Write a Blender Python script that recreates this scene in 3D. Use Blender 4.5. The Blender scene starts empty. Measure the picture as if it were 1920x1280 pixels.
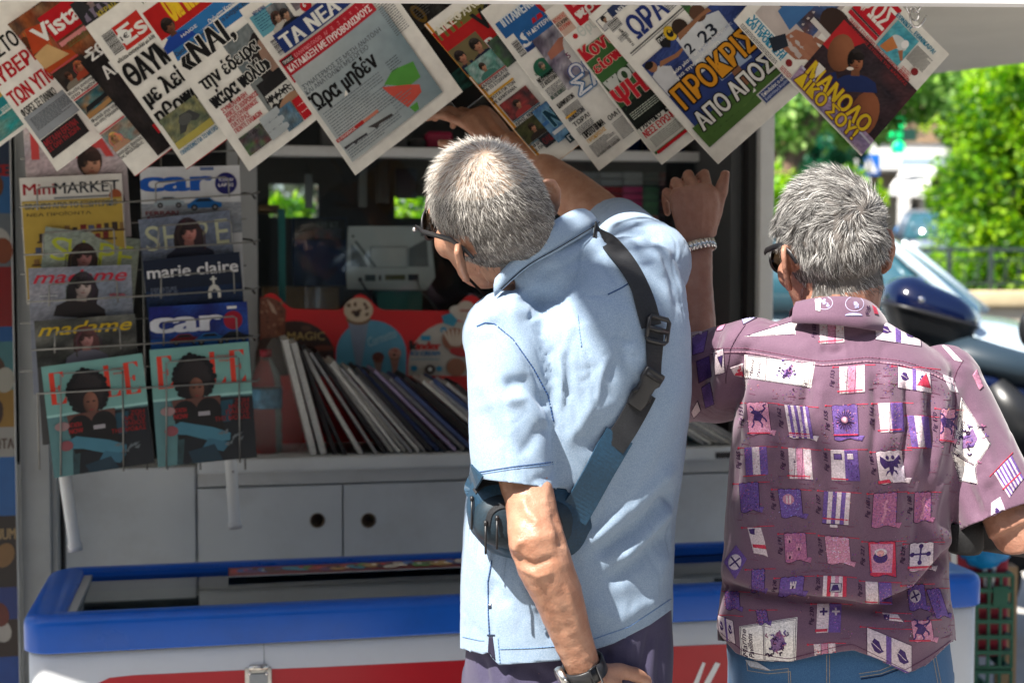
import bpy, bmesh, math, random
import numpy as np
from mathutils import Vector, Matrix, noise
from mathutils.bvhtree import BVHTree

random.seed(7)
rng = np.random.default_rng(7)
scene = bpy.context.scene
COL = scene.collection
R = math.radians

# ------------------------------------------------------------------ camera, sky, sun, exposure
CAM_Z, PITCH, FPX = 1.55, R(3.0), 1920 * 50.0 / 36.0
cam_d = bpy.data.cameras.new("camera")
cam = bpy.data.objects.new("camera", cam_d)
COL.objects.link(cam)
cam.location = (0, 0, CAM_Z)
cam.rotation_euler = (R(90) - PITCH, 0, 0)
cam_d.lens, cam_d.sensor_width = 50, 36
cam_d.clip_start, cam_d.clip_end = 0.05, 600
cam_d.dof.use_dof = True
cam_d.dof.focus_distance = 2.05
cam_d.dof.aperture_fstop = 5.0
scene.camera = cam

SUN_DIR = Vector((-0.42, -0.40, 0.82)).normalized()      # towards the sun
SUN_EL = math.asin(SUN_DIR.z)
SUN_AZ = math.atan2(SUN_DIR.x, SUN_DIR.y)
world = bpy.data.worlds.new("World")
scene.world = world
world.use_nodes = True
wn = world.node_tree
bg = wn.nodes["Background"]
sky = wn.nodes.new("ShaderNodeTexSky")
sky.sky_type = 'NISHITA'
sky.sun_disc = False
sky.sun_elevation = SUN_EL
sky.sun_rotation = SUN_AZ
sky.air_density, sky.dust_density, sky.ozone_density = 1.0, 1.6, 1.0
wn.links.new(sky.outputs[0], bg.inputs[0])
bg.inputs[1].default_value = 0.07
sun_d = bpy.data.lights.new("sun", 'SUN')
sun_d.energy, sun_d.angle, sun_d.color = 5.0, R(0.55), (1.0, 0.95, 0.87)
sun = bpy.data.objects.new("sun", sun_d)
COL.objects.link(sun)
sun.rotation_euler = (-SUN_DIR).to_track_quat('-Z', 'Y').to_euler()
sun.location = (-6, -6, 14)
vs = scene.view_settings
vs.view_transform, vs.look, vs.exposure, vs.gamma = 'Standard', 'None', 1.42, 1.0
vs.use_curve_mapping = False
cy = scene.cycles
cy.max_bounces, cy.diffuse_bounces, cy.glossy_bounces = 8, 4, 4
cy.transmission_bounces, cy.transparent_max_bounces = 6, 12
cy.use_denoising = True
cy.caustics_reflective = cy.caustics_refractive = False

# ------------------------------------------------------------------ measuring the photograph
CP, SP = math.cos(PITCH), math.sin(PITCH)
def P(px, py, d):
    """the point at depth d (metres along +Y) seen at photo pixel (px, py)"""
    x, y = (px - 960) / FPX, (640 - py) / FPX
    t = d / (CP + y * SP)
    return Vector((x * t, d, CAM_Z + t * (y * CP - SP)))
TH = R(11.3)                                   # the kiosk front stands turned by this much
CT, ST = math.cos(TH), math.sin(TH)
def KF(px, py, D):
    """the point of the kiosk-parallel plane at distance D, in the kiosk frame (along, into, up)"""
    x, y = (px - 960) / FPX, (640 - py) / FPX
    g = Vector((x, CP + y * SP, y * CP - SP))
    t = D / (g.y * CT - g.x * ST)
    w = g * t
    return Vector((w.x * CT + w.y * ST, D, CAM_Z + w.z))
KM = Matrix.Rotation(TH, 4, 'Z')
ID = Matrix.Identity(4)

# ------------------------------------------------------------------ objects
def WM(o):
    return (WM(o.parent) if o.parent else ID) @ o.matrix_basis
def tag(o, label=None, cat=None, group=None, kind=None):
    if label: o['label'] = label
    if cat: o['category'] = cat
    if group: o['group'] = group
    if kind: o['kind'] = kind
    return o
def thing(name, label, cat, loc, rz=0.0, group=None):
    o = bpy.data.objects.new(name, None)
    COL.objects.link(o)
    o.empty_display_size = 0.05
    o.location = loc
    o.rotation_euler = (0, 0, rz)
    return tag(o, label, cat, group)
def kthing(name, label, cat, k, group=None):
    """a thing whose base stands at kiosk-frame point k"""
    return thing(name, label, cat, KM @ Vector(k), TH, group)

def lin(c):
    """sRGB 0-255 to linear"""
    return tuple(((v / 255) / 12.92 if v / 255 <= 0.04045 else ((v / 255 + 0.055) / 1.055) ** 2.4) for v in c)

class MB:
    """collects geometry for ONE mesh object; coordinates are in the frame given to build()"""
    def __init__(self):
        self.v, self.f, self.m, self.s, self.c = [], [], [], [], {}
        self.mat, self.smooth = 0, False
    def add(self, vs, fs, cols=None):
        o = len(self.v)
        self.v.extend([tuple(p) for p in vs])
        for i, f in enumerate(fs):
            self.f.append([o + k for k in f]); self.m.append(self.mat); self.s.append(self.smooth)
            if cols is not None:
                self.c[len(self.f) - 1] = cols[i]
        return o
    def box(self, a, b, bev=0.0):
        x0, y0, z0 = [min(p, q) for p, q in zip(a, b)]
        x1, y1, z1 = [max(p, q) for p, q in zip(a, b)]
        if bev <= 0:
            vs = [(x0,y0,z0),(x1,y0,z0),(x1,y1,z0),(x0,y1,z0),(x0,y0,z1),(x1,y0,z1),(x1,y1,z1),(x0,y1,z1)]
            self.add(vs, [(0,3,2,1),(4,5,6,7),(0,1,5,4),(1,2,6,5),(2,3,7,6),(3,0,4,7)])
        else:
            bm = bmesh.new()
            bmesh.ops.create_cube(bm, size=1.0, matrix=Matrix.Translation(((x0+x1)/2,(y0+y1)/2,(z0+z1)/2)) @ Matrix.Diagonal((x1-x0,y1-y0,z1-z0,1)))
            bev = min(bev, 0.45 * min(x1-x0, y1-y0, z1-z0))
            bmesh.ops.bevel(bm, geom=bm.edges[:], offset=bev, segments=3, affect='EDGES', profile=0.5)
            self.bm(bm, True); bm.free()
    def bm(self, bm, smooth=False):
        bm.verts.index_update()
        s = self.smooth; self.smooth = smooth
        self.add([v.co for v in bm.verts], [[v.index for v in f.verts] for f in bm.faces])
        self.smooth = s
    def ring(self, c, ax, ay, rx, ry, n):
        return [c + ax * (rx * math.cos(2*math.pi*i/n)) + ay * (ry * math.sin(2*math.pi*i/n)) for i in range(n)]
    def loft(self, rings, cap=True, closed=True):
        n = len(rings[0]); vs = [p for r in rings for p in r]; fs = []
        for k in range(len(rings) - 1):
            for i in range(n if closed else n - 1):
                j = (i + 1) % n
                fs.append((k*n+i, k*n+j, (k+1)*n+j, (k+1)*n+i))
        if cap:
            fs.append(tuple(reversed(range(n)))); fs.append(tuple((len(rings)-1)*n + i for i in range(n)))
        self.add(vs, fs)
    def tube(self, pts, rad, n=8, cap=True, flat=1.0, up=None):
        """swept tube through pts; rad is one radius, a list, or a list of (rx, ry)"""
        pts = [Vector(p) for p in pts]
        N = len(pts)
        if not isinstance(rad, (list, tuple)): rad = [rad] * N
        rings = []; prev = None
        for i, p in enumerate(pts):
            t = (pts[min(i+1, N-1)] - pts[max(i-1, 0)]).normalized()
            a = Vector(up) if up is not None else (prev if prev is not None else (Vector((0,0,1)) if abs(t.z) < 0.9 else Vector((1,0,0))))
            ax = t.cross(a)
            if ax.length < 1e-6: ax = t.orthogonal()
            ax.normalize(); ay = ax.cross(t).normalized(); prev = ay
            r = rad[i]
            rx, ry = r if isinstance(r, (list, tuple)) else (r, r * flat)
            rings.append([p + ax*(rx*math.cos(2*math.pi*k/n)) + ay*(ry*math.sin(2*math.pi*k/n)) for k in range(n)])
        s = self.smooth; self.smooth = True
        self.loft(rings, cap)
        self.smooth = s
    def lathe(self, c, prof, n=20, axis='Z'):
        rings = []
        for r, h in prof:
            ring = []
            for i in range(n):
                a = 2*math.pi*i/n
                q = (r*math.cos(a), r*math.sin(a), h) if axis == 'Z' else (r*math.cos(a), h, -r*math.sin(a)) if axis == 'Y' else (h, r*math.cos(a), r*math.sin(a))
                ring.append(Vector(c) + Vector(q))
            rings.append(ring)
        s = self.smooth; self.smooth = True
        self.loft(rings, True)
        self.smooth = s
    def sphere(self, c, r, n=14, m=9, M=None):
        if not isinstance(r, (tuple, list)): r = (r, r, r)
        rings = []
        for k in range(m + 1):
            ph = math.pi * (k + 0.02) / (m + 0.04)
            ring = []
            for i in range(n):
                a = 2*math.pi*i/n
                q = Vector((r[0]*math.sin(ph)*math.cos(a), r[1]*math.sin(ph)*math.sin(a), -r[2]*math.cos(ph)))
                if M is not None: q = M @ q
                ring.append(Vector(c) + q)
            rings.append(ring)
        s = self.smooth; self.smooth = True
        self.loft(rings, True)
        self.smooth = s
    def prism(self, poly, h, ax=Vector((1,0,0)), ay=Vector((0,0,1)), o=Vector((0,0,0))):
        """polygon (2D) in the plane (ax, ay) at o, extruded by the vector h"""
        n = len(poly); o = Vector(o); h = Vector(h)
        a = [o + Vector(ax)*x + Vector(ay)*y for x, y in poly]; b = [p + h for p in a]
        self.add(a + b, [tuple(range(n)), tuple(reversed(range(n, 2*n)))] + [(i, i+n, (i+1)%n+n, (i+1)%n) for i in range(n)])
    def strip(self, A, B, thick=None):
        """a strip between two equal-length point rows"""
        n = len(A)
        self.add(list(A) + list(B), [(i, i+1, n+i+1, n+i) for i in range(n-1)])
    def build(self, name, mats, parent=None, frame=ID, origin=None, auto=None):
        me = bpy.data.meshes.new(name)
        mats = mats if isinstance(mats, (list, tuple)) else [mats]
        o = bpy.data.objects.new(name, me)
        COL.objects.link(o)
        if parent is not None:
            o.parent = parent
            X = WM(parent).inverted() @ frame
        else:
            loc = Vector(origin) if origin is not None else frame @ (sum((Vector(p) for p in self.v), Vector()) / max(1, len(self.v)))
            o.location = loc
            o.rotation_euler = frame.to_euler()
            X = (Matrix.Translation(loc) @ frame.to_3x3().to_4x4()).inverted() @ frame
        V = np.array(self.v, dtype=float).reshape(-1, 3)
        A = np.array(X)
        V = V @ A[:3, :3].T + A[:3, 3]
        me.from_pydata(V.tolist(), [], self.f)
        for m in mats: me.materials.append(m)
        me.polygons.foreach_set('material_index', self.m)
        me.polygons.foreach_set('use_smooth', self.s)
        if self.c:
            at = me.color_attributes.new('Col', 'FLOAT_COLOR', 'CORNER')
            buf = np.ones((len(me.loops), 4), dtype=np.float32)
            for p in me.polygons:
                c = self.c.get(p.index)
                if c is None: continue
                if isinstance(c[0], (tuple, list, np.ndarray)):
                    for k, li in enumerate(p.loop_indices): buf[li, :3] = c[k]
                else:
                    buf[p.loop_start:p.loop_start + p.loop_total, :3] = c
            at.data.foreach_set('color', buf.ravel())
        me.validate()
        if auto:
            bm = bmesh.new(); bm.from_mesh(me)
            bmesh.ops.recalc_face_normals(bm, faces=bm.faces); bm.to_mesh(me); bm.free()
        return o

def bevel(o, w=0.003, seg=2):
    m = o.modifiers.new('bevel', 'BEVEL'); m.width = w; m.segments = seg; m.limit_method = 'ANGLE'; m.angle_limit = R(40)
    return o

# ------------------------------------------------------------------ materials
def mat(name, base=(0.5,0.5,0.5), rough=0.5, metal=0.0, spec=0.5, noise_=None, bump=None, coat=0.0, trans=0.0, emit=None,
        sss=0.0, attr=None, ior=1.45, alpha=1.0, dirt=None, sheen=0.0, rvar=0.0):
    """noise_=(scale, amount[, second colour]); bump=(scale, strength, distance); dirt=(scale, amount, colour)"""
    m = bpy.data.materials.new(name); m.use_nodes = True
    nt = m.node_tree; b = nt.nodes['Principled BSDF']
    b.inputs['Base Color'].default_value = (*base, 1); b.inputs['Roughness'].default_value = rough
    b.inputs['Metallic'].default_value = metal; b.inputs['Specular IOR Level'].default_value = spec
    b.inputs['Coat Weight'].default_value = coat; b.inputs['Transmission Weight'].default_value = trans
    b.inputs['IOR'].default_value = ior; b.inputs['Alpha'].default_value = alpha
    b.inputs['Sheen Weight'].default_value = sheen
    if sss:
        b.inputs['Subsurface Weight'].default_value = sss
        b.inputs['Subsurface Radius'].default_value = (1.0, 0.35, 0.2)
        b.inputs['Subsurface Scale'].default_value = 0.006
    if emit: b.inputs['Emission Color'].default_value = (*emit[0], 1); b.inputs['Emission Strength'].default_value = emit[1]
    tc = nt.nodes.new('ShaderNodeTexCoord')
    def tex(scale, detail=4, rough_=0.55):
        t = nt.nodes.new('ShaderNodeTexNoise'); t.inputs['Scale'].default_value = scale
        t.inputs['Detail'].default_value = detail; t.inputs['Roughness'].default_value = rough_
        nt.links.new(tc.outputs['Object'], t.inputs['Vector']); return t
    src = None
    if attr:
        a = nt.nodes.new('ShaderNodeAttribute'); a.attribute_name = attr; src = a.outputs['Color']
    if noise_:
        t = tex(noise_[0]); mx = nt.nodes.new('ShaderNodeMix'); mx.data_type = 'RGBA'
        ramp = nt.nodes.new('ShaderNodeMapRange'); ramp.inputs[1].default_value, ramp.inputs[2].default_value = 0.32, 0.68
        ramp.inputs[3].default_value, ramp.inputs[4].default_value = 0.0, 1.0
        nt.links.new(t.outputs['Fac'], ramp.inputs[0])
        if len(noise_) > 2:
            nt.links.new(ramp.outputs[0], mx.inputs['Factor'])
            mx.inputs['A'].default_value = (*base, 1); mx.inputs['B'].default_value = (*noise_[2], 1)
            if src: nt.links.new(src, mx.inputs['A'])
        else:
            mx.blend_type = 'MULTIPLY'; mx.inputs['Factor'].default_value = 1.0
            mx.inputs['A'].default_value = (*base, 1)
            if src: nt.links.new(src, mx.inputs['A'])
            k = noise_[1]
            ramp.inputs[3].default_value, ramp.inputs[4].default_value = 1 - k, 1 + k
            nt.links.new(ramp.outputs[0], mx.inputs['B'])
        src = mx.outputs['Result']
    if dirt:
        t = tex(dirt[0], 6, 0.65); mx = nt.nodes.new('ShaderNodeMix'); mx.data_type = 'RGBA'
        ramp = nt.nodes.new('ShaderNodeMapRange'); ramp.inputs[1].default_value, ramp.inputs[2].default_value = 0.5, 0.75
        ramp.inputs[4].default_value = dirt[1]
        nt.links.new(t.outputs['Fac'], ramp.inputs[0]); nt.links.new(ramp.outputs[0], mx.inputs['Factor'])
        mx.inputs['A'].default_value = (*base, 1); mx.inputs['B'].default_value = (*dirt[2], 1)
        if src: nt.links.new(src, mx.inputs['A'])
        src = mx.outputs['Result']
    if src: nt.links.new(src, b.inputs['Base Color'])
    if rvar:
        t = tex(9, 5); ramp = nt.nodes.new('ShaderNodeMapRange')
        ramp.inputs[3].default_value, ramp.inputs[4].default_value = max(0.02, rough - rvar), rough + rvar
        nt.links.new(t.outputs['Fac'], ramp.inputs[0]); nt.links.new(ramp.outputs[0], b.inputs['Roughness'])
    if bump:
        t = tex(bump[0], 5); bn = nt.nodes.new('ShaderNodeBump')
        bn.inputs['Strength'].default_value = bump[1]; bn.inputs['Distance'].default_value = bump[2]
        nt.links.new(t.outputs['Fac'], bn.inputs['Height']); nt.links.new(bn.outputs[0], b.inputs['Normal'])
    return m

def glass_mat(name, tint=(0.93,0.96,0.95), rough=0.0, fac=0.1):
    """thin clean pane: lets light straight through and mirrors a little"""
    m = bpy.data.materials.new(name); m.use_nodes = True; nt = m.node_tree
    nt.nodes.remove(nt.nodes['Principled BSDF'])
    out = nt.nodes['Material Output']
    tr = nt.nodes.new('ShaderNodeBsdfTransparent'); tr.inputs[0].default_value = (*tint, 1)
    gl = nt.nodes.new('ShaderNodeBsdfGlossy'); gl.inputs['Roughness'].default_value = rough
    lw = nt.nodes.new('ShaderNodeLayerWeight'); lw.inputs[0].default_value = 0.5
    mr = nt.nodes.new('ShaderNodeMapRange'); mr.inputs[3].default_value = fac; mr.inputs[4].default_value = 0.9
    pw = nt.nodes.new('ShaderNodeMath'); pw.operation = 'POWER'; pw.inputs[1].default_value = 3.0
    nt.links.new(lw.outputs['Facing'], pw.inputs[0]); nt.links.new(pw.outputs[0], mr.inputs[0])
    mx = nt.nodes.new('ShaderNodeMixShader')
    nt.links.new(mr.outputs[0], mx.inputs[0]); nt.links.new(tr.outputs[0], mx.inputs[1]); nt.links.new(gl.outputs[0], mx.inputs[2])
    nt.links.new(mx.outputs[0], out.inputs[0])
    return m

M = {}
M['newsprint'] = mat('newsprint', (0.66,0.65,0.61), 0.75, spec=0.2, attr='Col', noise_=(45, 0.07), bump=(14, 0.12, 0.004))
M['gloss_print'] = mat('gloss_print', (0.6,0.6,0.6), 0.32, spec=0.5, attr='Col', noise_=(30, 0.06), bump=(9, 0.1, 0.004))
M['paper_edge'] = mat('paper_edge', (0.62,0.62,0.58), 0.8, noise_=(60, 0.15))
M['white_laminate'] = mat('white_laminate', (0.68,0.73,0.77), 0.38, noise_=(5, 0.05), bump=(80, 0.03, 0.001), dirt=(3.2, 0.35, (0.35,0.33,0.3)), rvar=0.1)
M['white_metal'] = mat('white_metal', (0.62,0.64,0.65), 0.42, noise_=(6, 0.06), dirt=(6, 0.5, (0.30,0.28,0.25)), rvar=0.12)
M['grey_metal'] = mat('grey_metal', (0.33,0.35,0.36), 0.45, noise_=(7, 0.08), dirt=(5, 0.3, (0.2,0.19,0.17)))
M['dark_panel'] = mat('dark_panel', (0.028,0.032,0.037), 0.45, noise_=(8, 0.2), rvar=0.1)
M['black_rubber'] = mat('black_rubber', (0.012,0.012,0.013), 0.6)
M['black_plastic'] = mat('black_plastic', (0.016,0.016,0.018), 0.38, bump=(300, 0.08, 0.0006), rvar=0.1)
M['wire'] = mat('wire', (0.20,0.20,0.19), 0.42, metal=0.6, noise_=(40, 0.2))
M['chrome'] = mat('chrome', (0.72,0.72,0.72), 0.16, metal=1.0, rvar=0.06)
M['steel'] = mat('steel', (0.55,0.54,0.51), 0.28, metal=1.0, noise_=(120, 0.12), rvar=0.1)
M['glass'] = glass_mat('glass', (0.86,0.90,0.90), 0.0, 0.03)
# ------------------------------------------------------------------ printing: words and pictures as thin ink on a page
_glyph = {}
def text_mesh(s, bold=0.0, shear=0.0):
    """2D outline mesh of a word; bold fattens it"""
    k = (s, round(bold, 4), shear)
    if k not in _glyph:
        cu = bpy.data.curves.new('word', 'FONT'); cu.body = s; cu.offset = bold; cu.shear = shear
        cu.resolution_u = 3; cu.fill_mode = 'FRONT'
        ob = bpy.data.objects.new('word', cu); COL.objects.link(ob)
        dg = bpy.context.evaluated_depsgraph_get()
        me = bpy.data.meshes.new_from_object(ob.evaluated_get(dg))
        V = [(v.co.x, v.co.y) for v in me.vertices]; F = [list(p.vertices) for p in me.polygons]
        bpy.data.objects.remove(ob); bpy.data.curves.remove(cu); bpy.data.meshes.remove(me)
        _glyph[k] = (V, F)
    return _glyph[k]

class Ink:
    """a list of flat coloured shapes; x to the right, y up, in photo pixels of the page"""
    STEP = 0.00004
    def __init__(self): self.it = []; self.n = 0; self.box_ = None
    def put(self, V, F, C):
        self.n += 1; self.it.append((V, F, C, self.n))
    def grid(self, x, y, w, h, cols=None, c=None, cell=14, skew=0.0, wob=0.0, jit=False):
        nx, ny = max(1, int(abs(w)/cell)), max(1, int(abs(h)/cell))
        if cols is not None:
            mx_, my_ = len(cols[0]) - 1, len(cols) - 1
            k = max(1, int(max(abs(w)/mx_, abs(h)/my_) / (5 if jit else 12) + 0.999)); nx, ny = mx_*k, my_*k
            def at(i, j):
                a, b = i/k, j/k; i0, j0 = min(int(a), mx_-1), min(int(b), my_-1); u, v = a - i0, b - j0
                return tuple((cols[j0][i0][q]*(1-u) + cols[j0][i0+1][q]*u)*(1-v) + (cols[j0+1][i0][q]*(1-u) + cols[j0+1][i0+1][q]*u)*v for q in range(3))
            jr = random.Random(int(x*5+y)); cols = [[tuple(q*jt for q in at(i, j)) for i in range(nx+1) for jt in (jr.uniform(.72, 1.25) if jit else 1,)] for j in range(ny+1)]
        V, F, C = [], [], []
        for j in range(ny + 1):
            for i in range(nx + 1):
                V.append((x + w*i/nx + skew*h*j/ny + wob*math.sin(j*1.7+i), y + h*j/ny + wob*math.cos(i*2.1+j)))
        for j in range(ny):
            for i in range(nx):
                q = [j*(nx+1)+i, j*(nx+1)+i+1, (j+1)*(nx+1)+i+1, (j+1)*(nx+1)+i]
                F.append(q)
                C.append([cols[k // (nx+1)][k % (nx+1)] for k in q] if cols is not None else c)
        self.put(V, F, C)
    def rect(self, x, y, w, h, c, cell=14, skew=0.0): self.grid(x, y, w, h, c=lin(c), cell=cell, skew=skew)
    def frame(self, x, y, w, h, t, c):
        for a in ((x, y, w, t), (x, y+h-t, w, t), (x, y, t, h), (x+w-t, y, t, h)): self.rect(*a, c)
    def poly(self, pts, c): self.put(list(pts), [list(range(len(pts)))], [lin(c)])
    def ell(self, cx, cy, rx, ry, c, n=18, rot=0.0, a0=0.0, a1=2*math.pi):
        cr, sr = math.cos(rot), math.sin(rot)
        P_ = []
        full = abs(a1 - a0 - 2*math.pi) < 1e-6
        for i in range(n if full else n + 1):
            a = a0 + (a1 - a0) * i / n
            u, v = rx*math.cos(a), ry*math.sin(a)
            P_.append((cx + u*cr - v*sr, cy + u*sr + v*cr))
        if not full: P_.append((cx, cy))
        self.put(P_, [list(range(len(P_)))], [lin(c)])
    def soft(self, cx, cy, rx, ry, c, rot=0.0, hx=0.25, hy=0.25, lo=0.45, n=18):
        """an oval that fades from a bright spot to its rim, as printed photographs do"""
        cr, sr = math.cos(rot), math.sin(rot); c0 = lin(c); m = max(1, math.ceil(max(rx, ry)/9)); L = lambda u, v: (cx + u*cr - v*sr, cy + u*sr + v*cr); V = [L(rx*hx, ry*hy)]
        for k in range(1, m+1):
            for i in range(n): a = 2*math.pi*i/n; t = k/m; V.append(L(rx*(hx*(1-t) + t*math.cos(a)), ry*(hy*(1-t) + t*math.sin(a))))
        c1 = tuple(q*lo for q in c0)
        def rim(i): a = 2*math.pi*i/n; t = .5 + .5*math.cos(a - .7); return tuple(p*(1-t)+q*t for p, q in zip(c1, c0))
        at = lambda k, i: tuple(p*(1-k/m)+q*k/m for p, q in zip(c0, rim(i)))
        F = [[0, 1+i, 1+(i+1) % n] for i in range(n)]; C = [[c0, at(1, i), at(1, i+1)] for i in range(n)]
        for k in range(1, m):
            for i in range(n): o, j = 1+(k-1)*n, (i+1) % n; F.append([o+i, o+n+i, o+n+j, o+j]); C.append([at(k, i), at(k+1, i), at(k+1, i+1), at(k, i+1)])
        self.put(V, F, C)
    def line(self, pts, w, c):
        V, F = [], []
        for i in range(len(pts)-1):
            (x0,y0),(x1,y1) = pts[i], pts[i+1]
            L = math.hypot(x1-x0, y1-y0) or 1; nx, ny = -(y1-y0)/L*w/2, (x1-x0)/L*w/2
            o = len(V); V += [(x0+nx,y0+ny),(x0-nx,y0-ny),(x1-nx,y1-ny),(x1+nx,y1+ny)]; F.append([o,o+1,o+2,o+3])
        self.put(V, F, [lin(c)] * len(F))
    def text(self, s, x, y, h, c, w=None, bold=0.02, shear=0.0, rot=0.0, outline=None, align='l', wmax=None):
        """h: cap height; w: total width (squeezes or stretches)"""
        def lay(b, col):
            V, F = text_mesh(s, b, shear)
            if not V: return
            V0, _ = text_mesh(s, 0.0, shear)
            x0, x1 = min(p[0] for p in V0), max(p[0] for p in V0)
            k = h / 0.70; kx = k if w is None else w / max(1e-6, (x1 - x0))
            W_ = (x1 - x0) * kx
            ox = 0 if align == 'l' else (-W_/2 if align == 'c' else -W_)
            cr, sr = math.cos(rot), math.sin(rot)
            out = []
            for a, d in V:
                u, v = (a - x0) * kx + ox, d * k
                out.append((x + u*cr - v*sr, y + u*sr + v*cr))
            self.put(out, F, [lin(col)] * len(F))
        b0 = 0.0 if 'M' in s else min(bold, 0.014)   # (Latin M closes up when fattened)
        ex_ = max(0, bold - b0)
        def shifted(dx, dy, col):
            nonlocal x, y
            x0, y0 = x, y; cr, sr = math.cos(rot), math.sin(rot)
            x, y = x0 + dx*cr - dy*sr, y0 + dx*sr + dy*cr; lay(b0, col); x, y = x0, y0
        k0 = h / 0.70
        if outline:
            q = outline[1]*k0
            for i in range(8): shifted((q + ex_*k0)*math.cos(i*math.pi/4), q*math.sin(i*math.pi/4), outline[0])
        if ex_ > 0:
            for d in (-1, 1): shifted(d*ex_*k0*.9, 0, c)
        lay(b0, c)
    def body(self, x, y, w, h, c=(70,70,75), gap=3.4, t=1.5, ragged=False, center=False, seed=0):
        """lines of small type, top at y, going down"""
        r = random.Random(seed + int(x*7 + y*13)); V, F = [], []
        yy = y
        while yy > y - h + t:
            e = w * (r.uniform(0.55, 1.0) if (ragged or r.random() < 0.12) else 1.0)
            xx = x + ((w - e)/2 if center else 0); end = xx + e
            while xx < end - 1:
                L = min(r.uniform(2.2, 8.5), end - xx); o = len(V)
                V += [(xx, yy-t), (xx+L, yy-t), (xx+L, yy), (xx, yy)]; F.append([o,o+1,o+2,o+3]); xx += L + 1.1
            yy -= gap
        if F: self.put(V, F, [lin(c)] * len(F))
    def blur(self, x, y, w, h, pal, nx=7, ny=6, seed=0, vgrad=None):
        """an out-of-focus printed photograph: soft patches from a palette"""
        r = random.Random(seed + int(x*3+y*5)); pal = [lin(p) for p in pal]
        cols = []
        for j in range(ny + 1):
            row = []
            for i in range(nx + 1):
                if vgrad:
                    k = min(len(pal)-1, max(0, int(j/ny*len(pal) + r.uniform(-.6,.6)))); a = pal[k]
                else: a = r.choice(pal)
                b = r.choice(pal); t = r.uniform(0, 0.35 if vgrad else 0.5)
                row.append(tuple(p*(1-t)+q*t for p, q in zip(a, b)))
            cols.append(row)
        self.grid(x, y, w, h, cols=cols, jit=True)
    def person(self, x, y, s, skin=(190,140,115), hair=(40,30,26), top=(60,60,70), tilt=0.0, longhair=False):
        """head and shoulders printed in a photo; x,y base centre, s head height"""
        def T(u, v): return (x + s*(u*math.cos(tilt) - v*math.sin(tilt)), y + s*(u*math.sin(tilt) + v*math.cos(tilt)))
        if longhair: self.soft(*T(0, 0.95), 0.62*s, 0.95*s, tuple(min(255, int(v*1.5+10)) for v in hair), tilt, lo=.15)
        self.poly([T(-1.05,0), T(-0.95,0.42), T(-0.55,0.66), T(-0.2,0.74), T(0.2,0.74), T(0.55,0.66), T(0.95,0.42), T(1.05,0)], top)
        self.poly([T(-0.2,0.68), T(0.2,0.68), T(0.18,1.0), T(-0.18,1.0)], tuple(int(v*0.8) for v in skin))
        self.soft(*T(0, 1.36), 0.40*s, 0.50*s, tuple(min(255, int(v*1.6+14)) for v in hair), tilt, lo=.2)
        self.soft(*T(0.03, 1.24), 0.30*s, 0.40*s, tuple(min(255, int(v*1.12)) for v in skin), tilt, lo=.34); self.soft(*T(.13, 1.50), .26*s, .18*s, tuple(min(255, int(v*1.4+8)) for v in hair), tilt, lo=.3); self.soft(*T(-.2, 1.42), .14*s, .26*s, hair, tilt, lo=.3)
        d = tuple(int(v*0.42) for v in skin); hr_ = random.Random(int(x+y))
        if longhair:
            for k in range(14): u = hr_.uniform(-.6, .6); self.line([T(u*.5, 1.78-abs(u)*.4), T(u*1.0 + (.12 if u > 0 else -.12), 1.2), T(u*1.15, hr_.uniform(.35, .8))] if abs(u) > .3 else [T(u, 1.80), T(u*1.1, 1.66)], .035*s, tuple(min(255, int(v*hr_.uniform(.8, 2.2)+8)) for v in hair))
        for e in (-0.12, 0.16): self.ell(*T(e, 1.28), 0.075*s, 0.035*s, d, rot=tilt); self.ell(*T(e, 1.345), 0.085*s, 0.018*s, d, rot=tilt)
        self.ell(*T(0.04, 1.03), 0.10*s, 0.026*s, tuple(int(v*k) for v, k in zip(skin, (.78,.55,.55))), rot=tilt); self.ell(*T(0.06, 1.13), 0.035*s, 0.02*s, d, rot=tilt)
    def car(self, x, y, s, c):
        self.poly([(x-s,y), (x-s*1.02,y+.22*s), (x-.75*s,y+.38*s), (x-.4*s,y+.62*s), (x+.3*s,y+.62*s), (x+.62*s,y+.38*s), (x+s,y+.3*s), (x+s*1.02,y+.05*s), (x+.9*s,y)], c)
        self.poly([(x-.55*s,y+.38*s), (x-.34*s,y+.56*s), (x+.26*s,y+.56*s), (x+.48*s,y+.38*s)], (25,32,42))
        for k in (-.6, .62): self.ell(x+k*s, y+.02*s, .19*s, .19*s, (15,15,17)); self.ell(x+k*s, y+.02*s, .1*s, .1*s, (120,122,126))
    def clip(self, w, h):
        """keep only what lies on the page"""
        out = []
        for V, F, C, n in self.it:
            V2, F2, C2 = list(V), [], []
            for f, c in zip(F, C):
                pts = [V[k] for k in f]
                if all(0 <= p[0] <= w and 0 <= p[1] <= h for p in pts): F2.append(f); C2.append(c); continue
                if all(p[0] <= 0 for p in pts) or all(p[0] >= w for p in pts) or all(p[1] <= 0 for p in pts) or all(p[1] >= h for p in pts): continue
                o = len(V2); V2 += [(min(max(p[0],0),w), min(max(p[1],0),h)) for p in pts]; F2.append(list(range(o, o+len(f)))); C2.append(c)
            if F2: out.append((V2, F2, C2, n))
        self.it = out; return self
    def onto(self, mb, f, base=0.0004):
        """lay the ink on a surface: f(x, y, lift) gives the 3D point"""
        for V, F, C, n in self.it:
            V, F, C = fine(V, F, C)
            mb.add([f(a, b, base + n*self.STEP) for a, b in V], F, C)
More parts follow.
